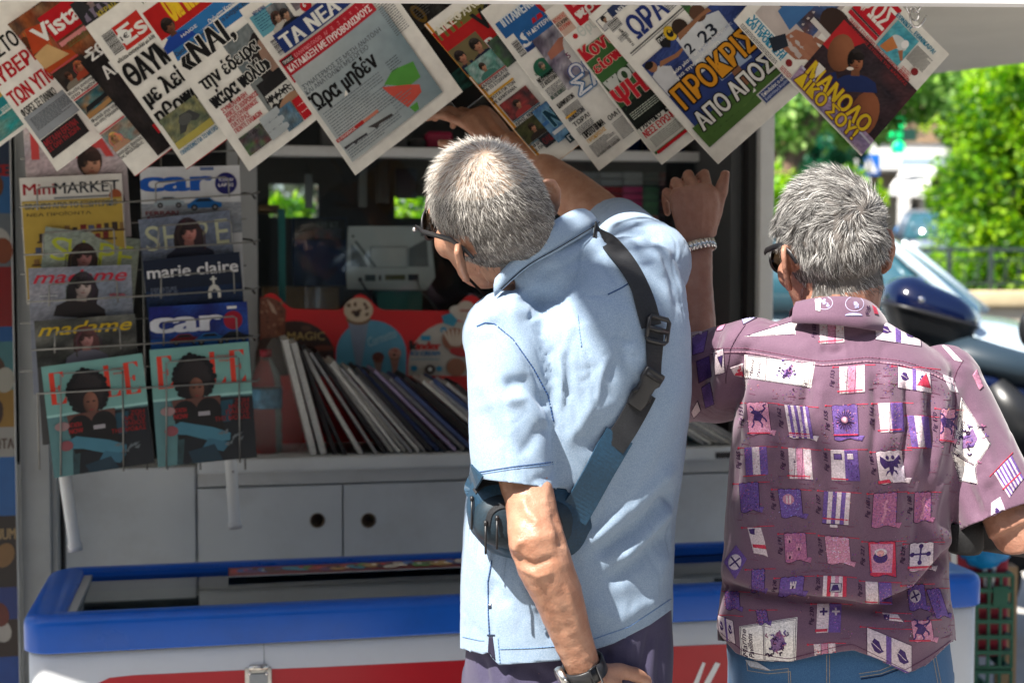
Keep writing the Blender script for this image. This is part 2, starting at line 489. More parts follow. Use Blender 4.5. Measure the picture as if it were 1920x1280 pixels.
def fine(V, F, C, edge=13.0):
    """split shapes that are too long to follow a bent page"""
    if C and isinstance(C[0][0], (tuple, list, np.ndarray)): return V, F, C
    big = 0
    for f in F:
        xs = [V[k][0] for k in f]; ys = [V[k][1] for k in f]; big = max(big, max(xs)-min(xs), max(ys)-min(ys))
    if big < edge * 1.3: return V, F, C
    bm = bmesh.new(); vv = [bm.verts.new((a, b, 0)) for a, b in V]; col = bm.faces.layers.int.new('c')
    for i, f in enumerate(F):
        try:
            q = bm.faces.new([vv[k] for k in f]); q[col] = i
        except ValueError: pass
    bmesh.ops.triangulate(bm, faces=bm.faces[:])
    for _ in range(6):
        es = [e for e in bm.edges if e.calc_length() > edge]
        if not es: break
        bmesh.ops.subdivide_edges(bm, edges=es, cuts=1)
        bmesh.ops.triangulate(bm, faces=[f for f in bm.faces if len(f.verts) > 3])
    bm.verts.index_update()
    V2 = [(v.co.x, v.co.y) for v in bm.verts]; F2 = [[v.index for v in f.verts] for f in bm.faces]; C2 = [C[f[col]] for f in bm.faces]
    bm.free(); return V2, F2, C2
# ------------------------------------------------------------------ newspapers pegged along the awning
PAPER = (232, 230, 223)
class Page(Ink):
    def __init__(self, BL, ang, lean, w, h):
        super().__init__(); self.BL, self.w, self.h = BL, w, h
        a, b = R(ang), R(lean)
        self.ex, self.ey = (math.cos(a), -math.sin(a)), (-math.sin(b), -math.cos(b))
        self.det = self.ex[0]*self.ey[1] - self.ex[1]*self.ey[0]
    def A(self, px, py):
        dx, dy = px - self.BL[0], py - self.BL[1]
        return ((dx*self.ey[1] - dy*self.ey[0]) / self.det, (dy*self.ex[0] - dx*self.ex[1]) / self.det)
    def T(self, s, x0, y0, x1, y1, h, c, **k):
        a, b = self.A(x0, y0), self.A(x1, y1)
        self.text(s, a[0], a[1], h, c, w=math.hypot(b[0]-a[0], b[1]-a[1]), **k)
    def B(self, px, py, w, h, **k): self.body(*self.A(px, py), w, h, **k)
    def Rc(self, px, py, w, h, c): self.rect(*self.A(px, py), w, h, c)
    def Ph(self, px, py, w, h, pal, **k): self.blur(*self.A(px, py), w, h, pal, **k)
    def Pe(self, px, py, s, **k): self.person(*self.A(px, py), s, **k)
    def barcode(self, px, py, w, h):
        x, y = self.A(px, py); r = random.Random(int(px))
        self.rect(x, y, w, h, (225,224,220)); u = y + 1
        while u < y + h - 1:
            t = r.choice((0.8, 1.2, 2.0)); self.rect(x+1, u, w-2, t, (25,25,28)); u += t + r.choice((0.8, 1.2))

def newspaper(page, d, label, bow=0.012, twist=0.0, paper=PAPER, edge=None, sheets=3, cat='newspaper', mats=None, slip=3.0, group='newspapers hanging under the awning', seed=0):
    sc = d / FPX
    O = P(page.BL[0], page.BL[1], d)
    ex = Vector((page.ex[0], 0, -page.ex[1])) * sc; ey = Vector((page.ey[0], 0, -page.ey[1])) * sc
    w, h = page.w, page.h
    r = random.Random(seed + int(page.BL[0]))
    p1, p2 = r.uniform(0, 6), r.uniform(0, 6)
    def dep(x, y):
        u, v = x / w, y / h
        return (bow * (1 - (2*u - 1)**2) * (0.4 + 0.6*v) + twist * (u - 0.5) * (1 - v) + 0.0024*math.sin(5*u + p1 + 2*v) + 0.0022*math.sin(4*v + p2)
                - 0.02 * max(0, 0.25 - v)**2 * 10 * (1 if bow > 0 else -1))
    def f(x, y, lift, back=0.0):
        q = O + ex*x + ey*y; q.y += dep(x, y) - lift + back
        return q
    root = thing('newspaper', label, cat, f(w/2, h*0.5, 0), 0, group)
    ink = Ink(); ink.rect(0, 0, w, h, paper, cell=12)
    mb = MB(); mb.smooth = True
    for V, F, C, n in ink.it: mb.add([f(a, b, 0) for a, b in V], F, C)
    mb.smooth = False
    page.clip(w, h).onto(mb, f)
    fp = mb.build('front_page', [M['newsprint'] if mats is None else mats], root)
    mb = MB(); mb.smooth = True
    for k in range(1, sheets + 1):
        s_ = slip * k * 0.35; bk = 0.0013 * k
        xo, yo = -s_*0.25*r.uniform(0.2, 1), -s_*0.5*r.uniform(-0.4, 1)
        ink = Ink(); ink.rect(0, 0, w, h, edge or paper, cell=16)
        for V, F, C, n in ink.it: mb.add([f(a + xo, b + yo, 0, bk) for a, b in V], F, C)
    # the folded side and the lower edge of the sheets
    c = [lin(edge or paper)]
    n = 24
    for i in range(n):
        y0, y1 = h*i/n, h*(i+1)/n
        mb.add([f(0, y0, 0.0002), f(0, y1, 0.0002), f(-0.6, y1, 0, 0.004), f(-0.6, y0, 0, 0.004)], [(0,1,2,3)], c)
        x0, x1 = w*i/n, w*(i+1)/n
        mb.add([f(x0, 0, 0.0002), f(x1, 0, 0.0002), f(x1, -0.6, 0, 0.003), f(x0, -0.6, 0, 0.003)], [(0,1,2,3)], c)
    mb.build('inner_pages', [M['newsprint']], root)
    return root

K_, RED, BLUE, WHT, GRN = (22,22,24), (178,28,38), (36,58,120), (226,226,222), (60,110,58)

# -- far left, half out of the picture
p = Page((-38, 306), 37, 36, 200, 350)
p.Ph(-40, 300, 120, 40, [(60,120,125),(40,150,150),(110,150,140)]); p.Rc(-6, 222, 34, 46, (38,130,138)); p.B(0, 206, 30, 14, c=(230,230,220)); p.Rc(-8, 190, 40, 10, (190,150,60))
newspaper(p, 2.775, 'newspaper with a teal box at its lower corner, cut off by the left edge')

# -- black and red headlines
p = Page((112, 322), 37.5, 36, 226, 370)
p.T('ΦΙΑΣΚΟ ΣΤΟ', -76, 172, 40, 82, 30, K_, bold=0.03)
p.T('ΚΥΒΕΡΝΗΣΗ', -6, 172, 132, 66, 28, RED, bold=0.035)
p.T('ΤΩΝ ΥΠΟΥΡΓΩΝ', 34, 204, 166, 102, 29, RED, bold=0.035)
p.Rc(78, 264, 122, 50, (140,146,152)); p.T('ΦΟΡΕΣ ΣΕ ΠΑΝΙΚΟ', 50, 222, 110, 178, 14, K_, bold=0.03); p.B(60, 226, 84, 26, c=(70,74,80), gap=3)
p.Rc(104, 299, 84, 42, (40,36,38)); p.T('ΜΕΓΑΛΗ ΕΡΕΥΝΑ', 92, 277, 150, 233, 12, (150,40,46), bold=0.03); p.T('ΣΕ ΟΛΗ ΤΗ ΧΩΡΑ', 98, 287, 154, 244, 9, (150,40,46), bold=0.03)
p.Ph(-110, 20, 190, 70, [(150,30,40),(190,190,186),(120,20,30),(60,60,66)])
newspaper(p, 2.745, 'newspaper with black and red headline lines above a black box of red lettering', twist=0.01)

# -- weekly with red masthead and the orange dress
p = Page((256, 331), 37, 40, 232, 366)
p.Ph(103, 152, 112, 148, [(120,50,24),(96,60,44),(150,80,40),(70,52,44),(140,110,80)])
x, y = p.A(70, 96); p.person(x, y-58, 52, skin=(170,110,80), hair=(96,52,30), top=(172,70,30), tilt=-0.1, longhair=True)
p.poly([p.A(60,118), p.A(92,86), p.A(134,104), p.A(84,138)], (196,160,110)); p.poly([p.A(52,60), p.A(84,46), p.A(96,84), p.A(66,110)], (176,66,34))
x, y = p.A(110, 82); p.rect(x, y, 118, 56, (178,24,34)); p.text('Vista', x-24, y+12, 34, WHT, w=92, bold=0.035)
p.T('ΦΩΤΙΑ ΚΑΙ ΛΑΒΡΑ', 66, 20, 124, -24, 9, K_, bold=0.03)
p.Rc(120, 92, 96, 9, (205,130,130)); p.B(128, 84, 86, 14, c=(90,110,60), gap=4.4)
p.Rc(102, 149, 66, 2.2, RED)
for (a, b, pal, s, t1, t2) in ((130, 176, [(30,28,28),(44,40,38),(60,50,44)], 3, 'Μεγάλη συνάντηση', 'στο λιμάνι'), (172, 226, [(30,70,80),(60,110,116),(40,44,48),(150,110,70)], 5, 'Φωτιά στο νησί', 'και στη θάλασσα'), (216, 290, [(110,130,130),(130,90,70),(90,150,150),(150,130,110)], 8, 'Δροσερές βουτιές', 'στις Μαλδίβες')):
    x, y = p.A(a, b); p.blur(x, y, 66, 42, pal, nx=6, ny=5, seed=s)
    if s == 3: p.person(x+22, y, 17, skin=(150,92,66), hair=(50,30,22), top=(120,112,100)); p.person(x+48, y+4, 18, skin=(176,112,84), hair=(110,60,36), top=(150,60,40), longhair=True)
    if s == 5: p.poly([(x+4,y+12),(x+62,y+16),(x+54,y+24),(x+10,y+22)], (26,28,32)); p.poly([(x,y),(x+66,y+4),(x+66,y+12),(x,y+9)], (160,120,76))
    if s == 8: p.person(x+20, y, 19, skin=(170,124,96), hair=(130,100,60), top=(168,130,104), longhair=True)
    p.text(t1, x, y-9, 6, K_, w=60, bold=0.03); p.text(t2, x, y-17, 6, K_, w=56, bold=0.03); p.rect(x, y+43, 60, 3, (190,80,84))
p.Ph(300, 294, 66, 226, [(24,22,23),(34,30,32),(46,40,40)], nx=4, ny=9)
p.T('ΣΩ', 178, 118, 206, 97, 22, WHT, bold=0.03); p.T('ΑΠ', 206, 152, 236, 130, 24, WHT, bold=0.03)
x, y = p.A(300, 252); p.rect(x, y, 70, 20, RED); p.person(x+24, y+30, 30, skin=(110,74,58), hair=(24,22,22), top=(40,36,38))
newspaper(p, 2.725, 'magazine-like newspaper with a red masthead and a woman in an orange dress', edge=(176,28,34))

# -- big black THAVMA headline, red spine
p = Page((352, 318), 37, 35.4, 230, 372)
x, y = p.A(173, 44); p.rect(x-14, y-4, 130, 60, (44,44,48)); p.person(x+20, y, 26, skin=(150,130,130), hair=(40,34,36), top=(120,110,130)); p.T('ΚΕΡΔΙΣΤΕ', 190, 36, 236, 2, 9, (176,160,60), bold=0.03)
x, y = p.A(240, 98); p.rect(x, y, 60, 50, (190,44,36)); p.text('Es', x+6, y+9, 34, (226,226,220), w=50, bold=0.03); p.ell(x+12, y+24, 13, 13, (230,230,226)); p.text('1€', x+4, y+19, 9, K_, w=16, bold=0.03)
p.barcode(219, 108, 24, 44)
p.T('«Θεία» αναγγελία με λόγια', 226, 122, 300, 70, 7, K_, bold=0.03)
p.T('ΘΑΥΜΑ', 254, 166, 352, 96, 42, K_, bold=0.045); p.T('με λεία', 282, 201, 366, 138, 32, K_, bold=0.045); p.T('ηθοποιός', 304, 235, 420, 152, 30, K_, bold=0.04)
x, y = p.A(337, 282); p.blur(x, y, 82, 66, [(120,124,100),(100,110,86),(150,146,100),(70,80,70)], nx=8, ny=6); 
p.poly([(x+18,y+22),(x+36,y+52),(x+58,y+50),(x+70,y+30),(x+58,y+26),(x+46,y+34),(x+30,y+20)], (64,66,66)); p.ell(x+42, y+40, 14, 10, (84,86,84)); p.rect(x, y, 82, 14, (176,164,84))
p.T('ΠΑΡΑΠΟΝΟ ΓΙΑ ΤΟ ΜΕΤΡΟ', 344, 292, 410, 243, 8, (36,110,150), bold=0.03)
newspaper(p, 2.705, 'newspaper with heavy black headline and a stone lion photo, red strip along its spine', edge=(170,26,32))

# -- NAI, front page
p = Page((468, 321), 37, 34.9, 234, 376)
p.T('Η ΜΕΓΑΛΗ', 273, 12, 316, -22, 9, (70,96,60), bold=0.03)
x, y = p.A(312, 74); p.rect(x-8, y-2, 250, 62, (176,30,30)); p.text('ΟΝ ΤΗΝ', x+30, y+14, 52, (228,190,40), w=70, bold=0.05); p.text('ΤΗΝ', x+104, y+18, 44, WHT, w=80, bold=0.04)
p.poly([p.A(325,96), p.A(470,-2), p.A(490,12), p.A(336,118)], (44,110,170)); p.rect(*p.A(330, 96), 170, 26, (44,110,170))
x, y = p.A(336, 92); p.person(x+8, y, 32, skin=(110,72,54), hair=(30,24,22), top=(30,66,150)); p.T('ΗΛΙΟΣ', 344, 74, 372, 52, 5, WHT)
p.T('Ονόματα Κορυφαίων στο τραπέζι', 396, 49, 500, -26, 9, WHT, bold=0.02)
p.T('Ομολόγησε στο TikTok ο ένοχος για το', 334, 110, 480, 3, 8, (60,60,64))
x, y = p.A(520, 230); p.rect(x-2, y, 100, 178, (116,122,122)); p.blur(x, y+84, 100, 94, [(96,108,112),(110,118,120),(120,126,128)], nx=4, ny=4)
p.ell(x+62, y+92, 40, 66, (36,32,32)); p.ell(x+66, y+96, 22, 46, (150,120,104), rot=0.1); p.rect(x+6, y+4, 92, 74, (34,33,34)); p.ell(x+50, y+40, 46, 40, (30,29,30)); p.poly([(x+6,y+26),(x+60,y+28),(x+62,y+52),(x+8,y+52)], (196,196,190)); p.text('WAR', x+8, y+32, 16, K_, w=50, bold=0.01); p.ell(x+46, y+10, 30, 20, (160,124,98))
p.T('«ΝΑΙ,', 354, 137, 452, 84, 41, K_, bold=0.045, outline=((232,230,223), 0.03)); 
p.T('την έδειρα', 386, 173, 491, 97, 26, K_, bold=0.045, outline=((232,230,223), 0.03)); p.T('πάρα πολύ»', 406, 206, 512, 130, 27, K_, bold=0.045, outline=((232,230,223), 0.03))
for k, s in enumerate(('ΣΥΝΕΛΗΦΘΗ', 'ΧΘΕΣ Ο 35ΧΡΟΝΟΣ', 'ΜΟΥΣΟΥΛΜΑΝΟΣ', 'ΠΑΤΕΡΑΣ', 'ΠΕΝΤΕ ΠΑΙΔΙΩΝ')):
    x, y = p.A(446 + k*0, 232 + k*0); w_ = (56, 74, 66, 40, 60)[k]; p.text(s, x + 10, y + 12 - k*12.5, 8.5, (176,44,50), w=w_, bold=0.035, align='c') if False else p.text(s, *p.A(420 + k*6.0, 214 + k*9.3), 8.5, (176,44,50), w=w_, bold=0.035)
x, y = p.A(470, 294); p.blur(x, y, 50, 40, [(60,56,66),(90,84,90),(100,60,60),(80,110,70)], nx=6, ny=5); p.T('Το κάτι ... της Γαλλίας', 467, 258, 520, 222, 6, K_, bold=0.02)
x, y = p.A(508, 258); p.rect(x, y-8, 42, 48, (168,176,180)); p.body(x+2, y+36, 38, 40, c=(110,114,118), gap=3); x, y = p.A(540, 244); p.blur(x, y-6, 34, 46, [(110,130,140),(80,90,96),(70,110,140)], nx=4, ny=4); p.rect(x+36, y-6, 60, 44, RED); p.body(x+40, y+32, 54, 30, c=(220,190,190), gap=4.5)
newspaper(p, 2.685, 'newspaper with slanted black quotation headline and a basketball player in the corner', twist=-0.008)

# -- TA NEA
p = Page((668, 329), 38, 35.2, 252, 372)
p.Rc(497, 75, 50, 44, (96,160,178)); p.B(480, 42, 30, 30, c=(40,80,110), gap=5); p.T('ΝΕΟ ΚΥΜΑ', 481, 36, 502, 20, 8, (30,60,120), bold=0.03)
x, y = p.A(530, 60); p.blur(x-2, y-6, 36, 56, [(120,130,136),(70,70,76),(150,150,150)], nx=4, ny=5); p.person(x+6, y, 20, skin=(176,140,118), hair=(50,36,30), top=(190,186,178), longhair=True); p.person(x+22, y-8, 22, skin=(180,140,116), hair=(36,32,32), top=(30,32,40))
p.Ph(556, 24, 60, 46, [(96,90,100),(120,110,116),(140,130,140)]); p.ell(*p.A(574, 13), 11, 11, RED); p.text('6', *p.A(571, 17), 8, WHT, bold=0.03)
p.barcode(528, 110, 15, 34)
x, y = p.A(537, 104); p.rect(x, y, 176, 40, (34,54,112)); p.T('ΤΑ ΝΕΑ', 541, 97, 641, 22, 27, (228,228,222), bold=0.05)
x, y = p.A(555, 159); p.rect(x, y, 203, 50, (176,34,48)); p.T('ΕΛΛΗΝΙΚΟ ΠΛΟΙΟ ΒΑΛΛΕΙ ΚΑΤΑ ΛΑΘΡΕΜΠΟΡΩΝ', 557, 111, 690, 11, 7, (230,150,156), bold=0.01); p.rect(x+2, y+36, 24, 11, (30,28,30)); p.text('ΤΡΟΜΟΣ', x+4, y+38, 6, WHT, w=20)
p.T('ΚΑΤΑΔΙΩΞΗ ΜΕ ΠΥΡΟΒΟΛΙΣΜΟΥΣ', 548, 139, 700, 25, 12, (236,226,224), bold=0.03)
x, y = p.A(555, 159); p.body(x+10, y+14, 185, 12, c=(225,130,138), gap=4)
g0, g1, g2 = lin((176,184,186)), lin((150,164,170)), lin((120,140,148))
x, y = p.A(664, 304); p.grid(x-2, y, 212, 196, cols=[[g0,g0,g1,g2],[g0,g0,g1,g2],[g0,g1,g1,g2],[g0,g0,g1,g1]])
p.T('ΣΥΝΑΓΕΡΜΟΣ ΣΕ ΜΕΣΗ ΑΝΑΤΟΛΗ', 573, 171, 716, 62, 8.5, (84,92,98)); p.T('ΚΑΙ ΑΝΑΤΟΛΙΚΗ ΜΕΣΟΓΕΙΟ', 578, 181, 692, 93, 8.5, (84,92,98))
p.T('Ώρα μηδέν', 597, 211, 711, 124, 30, K_, bold=0.04)
p.B(607, 216, 130, 66, c=(92,100,106), gap=5.4)
m = [p.A(*q) for q in ((720,160),(735,133),(774,117),(788,146),(770,160),(746,162))]; p.poly(m, (84,150,66))
m = [p.A(*q) for q in ((716,165),(764,160),(786,160),(790,174),(765,203),(728,176))]; p.poly(m, (200,84,72))
m = [p.A(*q) for q in ((768,203),(782,192),(786,206),(778,212))]; p.poly(m, (84,150,66))
p.B(722, 120, 26, 22, c=(70,80,86), gap=5); p.B(730, 190, 50, 30, c=(110,122,128), gap=6, ragged=True)
x, y = p.A(635, 270); p.rect(x, y, 62, 7, (180,44,44)); p.rect(x+62, y, 34, 6, (206,130,110)); p.text('Ο ΠΟΛΕΜΟΣ', x+3, y+1.4, 4, WHT, w=40)
p.poly([p.A(646,278), p.A(688,250), p.A(690,254), p.A(672,266), p.A(670,272), p.A(664,270), p.A(650,282)], (70,70,74)); p.poly([p.A(690,240), p.A(734,214), p.A(738,218), p.A(712,234), p.A(708,244), p.A(702,240)], (70,66,66))
p.B(652, 284, 120, 18, c=(100,108,114), gap=5); 
# folded second column on the right
x, y = p.A(846, 195); p.B(700, 8, 30, 80, c=(90,96,100), gap=4.4)
newspaper(p, 2.665, 'newspaper with a navy masthead, red band and a green and red map', bow=0.02, twist=0.012)

# -- the dark colour supplement held behind it
p = Page((862, 214), 37, 35, 190, 372)
p.Rc(862, 214, 190, 372, (30,31,33)); p.Ph(790, 60, 90, 70, [(52,54,56),(40,40,42),(70,70,70)]); p.ell(*p.A(786, 30), 10, 20, (140,110,50), rot=0.2); p.ell(*p.A(786, 30), 5, 13, (40,34,24), rot=0.2)
p.B(770, 20, 40, 30, c=(120,120,120), gap=5, ragged=True); p.Ph(846, 190, 60, 40, [(30,70,66),(40,90,84),(24,40,40)])
newspaper(p, 2.80, 'black glossy supplement hanging behind the front pages, its pale spine showing', edge=(176,180,184), paper=(40,40,42), group=None, cat='magazine', bow=0.006, sheets=2)

# -- DIKEFALOS, orange spine
p = Page((1026, 318), 37.5, 40.5, 216, 352)
p.Rc(1021, 309, 5, 352, (206,138,34))
x, y = p.A(888, 140); p.rect(x-18, y-2, 196, 106, (176,34,36)); x2, y2 = p.A(830, 78); p.rect(x2-2, y2-2, 196, 22, (110,104,52)); p.T('ΔΙΚΕΦΑΛΟΣ', 824, 70, 912, -3, 15, (226,222,206), bold=0.03)
p.rect(x-16, y-2, 70, 62, (110,100,70)); p.person(x+2, y+4, 26, skin=(176,124,100), hair=(30,26,26), top=(36,40,62)); p.person(x+38, y+2, 28, skin=(180,130,104), hair=(34,30,28), top=(32,36,58)); p.rect(x-4, y-10, 30, 22, (150,126,92)); p.rect(x+40, y-8, 30, 20, (190,150,60)); p.T('VO', 908, 62, 946, 28, 40, (30,30,32), bold=0.04); p.T('R', 922, 94, 936, 84, 20, WHT, bold=0.04)
x, y = p.A(900, 138)
for (a, b, pal, t1, t2, bc) in ((898, 162, [(120,170,160),(160,180,176),(70,120,110)], 'ΚΑΛΩΣΟΡΙΣΑΤΕ', 'ΓΙΑ ΤΟ ΣΤΟΙΧΗΜΑ', (180,50,50)), (962, 230, [(60,50,54),(90,60,60),(150,60,60)], 'ΑΡΗΣ, ΝΙΚΗΜΑ', 'ΜΕ ΚΑΛΑΜΑΤΑ', (60,110,130)), (990, 274, [(60,66,40),(80,80,50),(50,44,40)], 'ΣΦΙΡΕ ΒΑΛΤΑΙ', 'ΣΕ ΠΑΟΚΟΝΤΕΣ', (60,110,130))):
    x, y = p.A(a, b); p.blur(x, y, 62, 40, pal, nx=6, ny=5); p.person(x+28, y, 17, skin=(180,130,104), hair=(40,32,28), top=pal[2]); p.rect(x, y-3, 62, 2.2, bc)
    p.text(t1, x, y-11, 6.5, (40,50,60), w=60, bold=0.03); p.text(t2, x, y-20, 6.5, (40,50,60), w=58, bold=0.03)
x, y = p.A(915, 186); p.rect(x, y-2, 60, 4, (200,150,40)); p.text('ΠΡΩΤΑ ΓΙΑ ΤΟΝ', x, y-9, 6, K_, w=58, bold=0.03); p.text('ΜΕ ΚΑΜΠΑΝΙΑ', x, y-18, 6, K_, w=54, bold=0.03)
x, y = p.A(1030, 280); p.rect(x-4, y+4, 62, 24, (40,40,46)); p.text('ΟΑΚΑ ΠΕΙΡΑ', x, y+10, 12, (120,40,44), w=52, bold=0.02)
x, y = p.A(1040, 262); p.blur(x, y-10, 80, 76, [(60,100,150),(120,160,190),(70,120,160)], nx=6, ny=6); p.rect(x+4, y+6, 80, 7, (210,214,216)); p.rect(x, y+30, 80, 7, (60,110,170)); p.text('ΝΙΚΗ', x+16, y+18, 34, (28,62,80), w=74, bold=0.04, outline=((120,170,190), 0.03)); p.text('ευρώ', x+34, y-6, 16, WHT, w=50, bold=0.03)
x, y = p.A(1056, 250); p.rect(x-4, y-24, 70, 18, (40,60,70)); p.text('ΓΚΑΝΤΙ', x, y-20, 10, (200,206,208), w=46, bold=0.03)
p.Ph(952, 130, 70, 60, [(66,100,66),(70,76,76),(56,60,62)])
newspaper(p, 2.62, 'sports newspaper with an orange spine and two suited men under an olive masthead', edge=(200,134,34), twist=0.01)

# -- the blue sports paper
p = Page((1122, 320), 38, 36.7, 226, 366)
x, y = p.A(950, 74); p.rect(x-2, y-2, 200, 34, (40,96,158)); p.T('ΙΠΤΑΜΕΝΟΙ ΣΤΑ', 947, 55, 1030, -13, 17, (216,224,228), bold=0.035)
x, y = p.A(990, 102); p.rect(x, y, 180, 46, (40,96,158)); p.poly([(x+28,y+6),(x+176,y+6),(x+176,y+46),(x+44,y+46)], (180,34,48)); p.text('SPORT', x+2, y+10, 27, (232,232,230), w=140, bold=0.05, shear=0.25); p.rect(x, y, 180, 7, (34,60,120))
p.barcode(978, 112, 15, 34)
x, y = p.A(1008, 142); p.ell(x+16, y+4, 18, 18, (40,100,78)); p.person(x+16, y-12, 15, skin=(186,150,126), hair=(80,76,70), top=(40,96,76)); p.T('ΜΑΛΑΚΑΣΑΣ', 1006, 146, 1028, 130, 5, (44,100,60))
for (a, b, t, c, hh) in ((1012, 160, 'ΝΕΟ POWER', K_, 9), (1018, 168, 'ΣΤ ΑΠΟΣΤΟΛΗ', K_, 8), (1036, 190, 'ΜΕ ΤΙΣ ΚΟΡΕΣ', (44,100,60), 7), (1049, 206, 'ΚΑΡΜΠΑΤΟΝ', K_, 9), (1068, 230, 'ΛΟΚΑΤΟΝ', K_, 8), (1078, 240, 'ΤΩΡΑ!', K_, 8)):
    x, y = p.A(a, b); p.text(t, x, y, hh, c, w=36 if hh > 7 else 30, bold=0.04)
for (a, b, h_) in ((1022, 172, 24), (1054, 210, 26), (1080, 244, 14)): p.B(a, b, 36, h_, c=(96,98,104), gap=3)
x, y = p.A(1062, 226); p.rect(x, y, 24, 4, (210,160,60))
x, y = p.A(1074, 160); p.blur(x-14, y-4, 104, 128, [(110,100,120),(160,156,170),(80,74,90),(190,186,190)], nx=8, ny=9); p.rect(x-18, y+110, 110, 24, (40,96,158)); p.text('Η ΔΕΥΤΕΡΗ', x-12, y+120, 8, WHT, w=50, bold=0.03); p.poly([(x-6,y+60),(x+34,y+62),(x+60,y+76),(x+30,y+84),(x-4,y+74)], (170,110,92)); p.ell(x+50, y+40, 28, 44, (214,212,208)); p.text('5', x+22, y+42, 11, (120,50,90))
p.text('Οι', x+6, y+2, 26, (225,226,230), w=40, bold=0.01, outline=((56,80,150), 0.05)); p.text('ΣΑΪ', x-2, y-26, 30, (225,226,230), w=80, bold=0.02, outline=((60,110,160), 0.06)); p.ell(x+48, y+14, 9, 9, (214,170,40), n=7)
p.T('ΟΛΑ ΓΙΑ ΤΟΝ', 1143, 228, 1190, 192, 9, K_, bold=0.03); p.B(1146, 234, 46, 36, c=(110,112,116), gap=3.4)
p.T('ΠΡΩΤΟ ΒΗΜΑ', 1098, 262, 1134, 233, 12, K_, bold=0.045); p.T('ΠΡΟΚΡΙΣΗΣ', 1104, 270, 1136, 244, 7, (206,160,60), bold=0.03); p.B(1104, 276, 54, 28, c=(90,92,98), gap=3); p.T('Η ΑΡΧΗ ΤΗΣ ΣΕΖΟΝ', 1122, 296, 1162, 266, 4.5, K_, bold=0.03)
newspaper(p, 2.608, 'white sports paper with a blue masthead and columns of small type', bow=0.016)

# -- the green one
p = Page((1240, 309), 38, 37.6, 220, 356)
x, y = p.A(1046, 66); p.rect(x, y-14, 34, 40, (206,176,160)); 
for k, (t, c) in enumerate((('Ο ΦΟΥΝΤΑΣ', (190,60,50)), ('ΑΛΛΑΞΕ ΦΟΡΜΑ', K_), ('ΣΤΗ ΣΥΡΜΗ', (190,60,50)))): p.text(t, x, y + 16 - k*9, 7, c, w=32, bold=0.03)
x, y = p.A(1088, 46); p.rect(x-4, y-6, 170, 60, (186,32,46)); p.text('πρωινή', x+2, y+6, 18, (230,226,222), w=110, bold=0.04); p.text('ΚΟΣΜΟΣ', x+8, y+30, 14, (226,150,150), w=80, bold=0.03)
x, y = p.A(1234, 300); p.rect(x+2, y+10, 216, 238, (62,104,56)); p.blur(x+2, y+80, 216, 60, [(40,60,38),(62,104,56),(30,40,30)], nx=6, ny=3); p.rect(x+2, y+58, 216, 60, (28,34,30)); p.rect(x+2, y+150, 216, 26, (44,70,42))
p.T('Θρύλος', 1092, 74, 1150, 30, 20, (206,212,206), bold=0.02); p.ell(*p.A(1079, 72), 5, 5, RED)
p.T('Κονταρ', 1100, 119, 1180, 56, 26, (192,34,48), bold=0.05, outline=((220,190,170), 0.03)); p.T('είσπραξη', 1120, 142, 1220, 62, 20, (192,34,48), bold=0.05, outline=((220,190,170), 0.03))
p.T('που', 1146, 176, 1206, 128, 30, (196,200,194), bold=0.05); p.T('ΨΗΛΑ', 1168, 206, 1260, 132, 38, (192,34,48), bold=0.05, outline=((200,170,160), 0.02))
p.B(1180, 216, 100, 14, c=(190,200,186), gap=4)
x, y = p.A(1220, 276); p.rect(x-4, y-12, 140, 52, (196,196,188)); p.T('ΓΑΛΛΙΚΟ "ΚΛΕΙΔΙ"', 1203, 247, 1280, 190, 13, K_, bold=0.035); p.T('ΝΕΕΣ ΕΥΡΩ-ΜΑΧΕΣ', 1212, 260, 1290, 200, 13, RED, bold=0.04); p.B(1218, 262, 120, 20, c=(100,104,100), gap=3.4)
x, y = p.A(1232, 284); p.rect(x-2, y-6, 140, 6, RED)
newspaper(p, 2.596, 'green sports paper with big red and grey headline letters', twist=-0.008)

# -- ORA
p = Page((1345, 308), 41.5, 41.3, 262, 364)
x, y = p.A(1133, 62); p.frame(x, y-2, 30, 26, 1.4, (60,66,90)); p.person(x+14, y, 13, skin=(170,130,104), hair=(30,28,28), top=(190,190,190)); p.rect(x+30, y+8, 150, 18, (44,56,92)); p.T('Μίλτο, όλα είναι δικά σου', 1160, 31, 1260, -56, 9, WHT, bold=0.03)
p.barcode(1150, 66, 26, 20); x, y = p.A(1170, 96); p.barcode(1165, 84, 22, 12); p.T('ΑΘΛΗΤΙΚΗ', 1193, 84, 1168, 56, 5, K_) if False else p.text('Η ΑΘΛΗΤΙΚΗ', *p.A(1190, 86), 5, K_, rot=math.pi/2, w=40, bold=0.03)
p.T('ΩΡΑ', 1198, 76, 1256, 26, 42, (34,50,112), bold=0.03)
x, y = p.A(1256, 26); p.body(x, y+40, 40, 40, c=(70,76,90), gap=3.4)
x, y = p.A(1186, 102); p.rect(x-4, y, 262, 2.4, (60,62,66)); p.rect(x-4, y-4, 262, 1.2, (60,62,66))
x, y = p.A(1330, 272); p.rect(x+2, y+14, 250, 176, (46,62,118)); p.blur(x+2, y+128, 250, 66, [(46,62,118),(40,52,100),(60,80,140)], nx=5, ny=3)
p.rect(x-4, y-4, 258, 48, (74,106,52)); p.blur(x-4, y-4, 258, 44, [(84,114,58),(70,100,48),(62,92,44)], nx=8, ny=3)
a, b = p.A(1250, 76); p.poly([(a-16,b+14),(a+6,b+14),(a+6,b-6),(a-5,b-16),(a-16,b-6)], (30,30,32)); p.text('ΠΑΟ', a-14, b+4, 6, WHT, w=18); p.ell(a+12, b+4, 11, 15, (204,168,40)); p.ell(a+12, b+4, 6, 8, (30,30,32)); p.ell(a+13, b+8, 3, 3, (204,168,40))
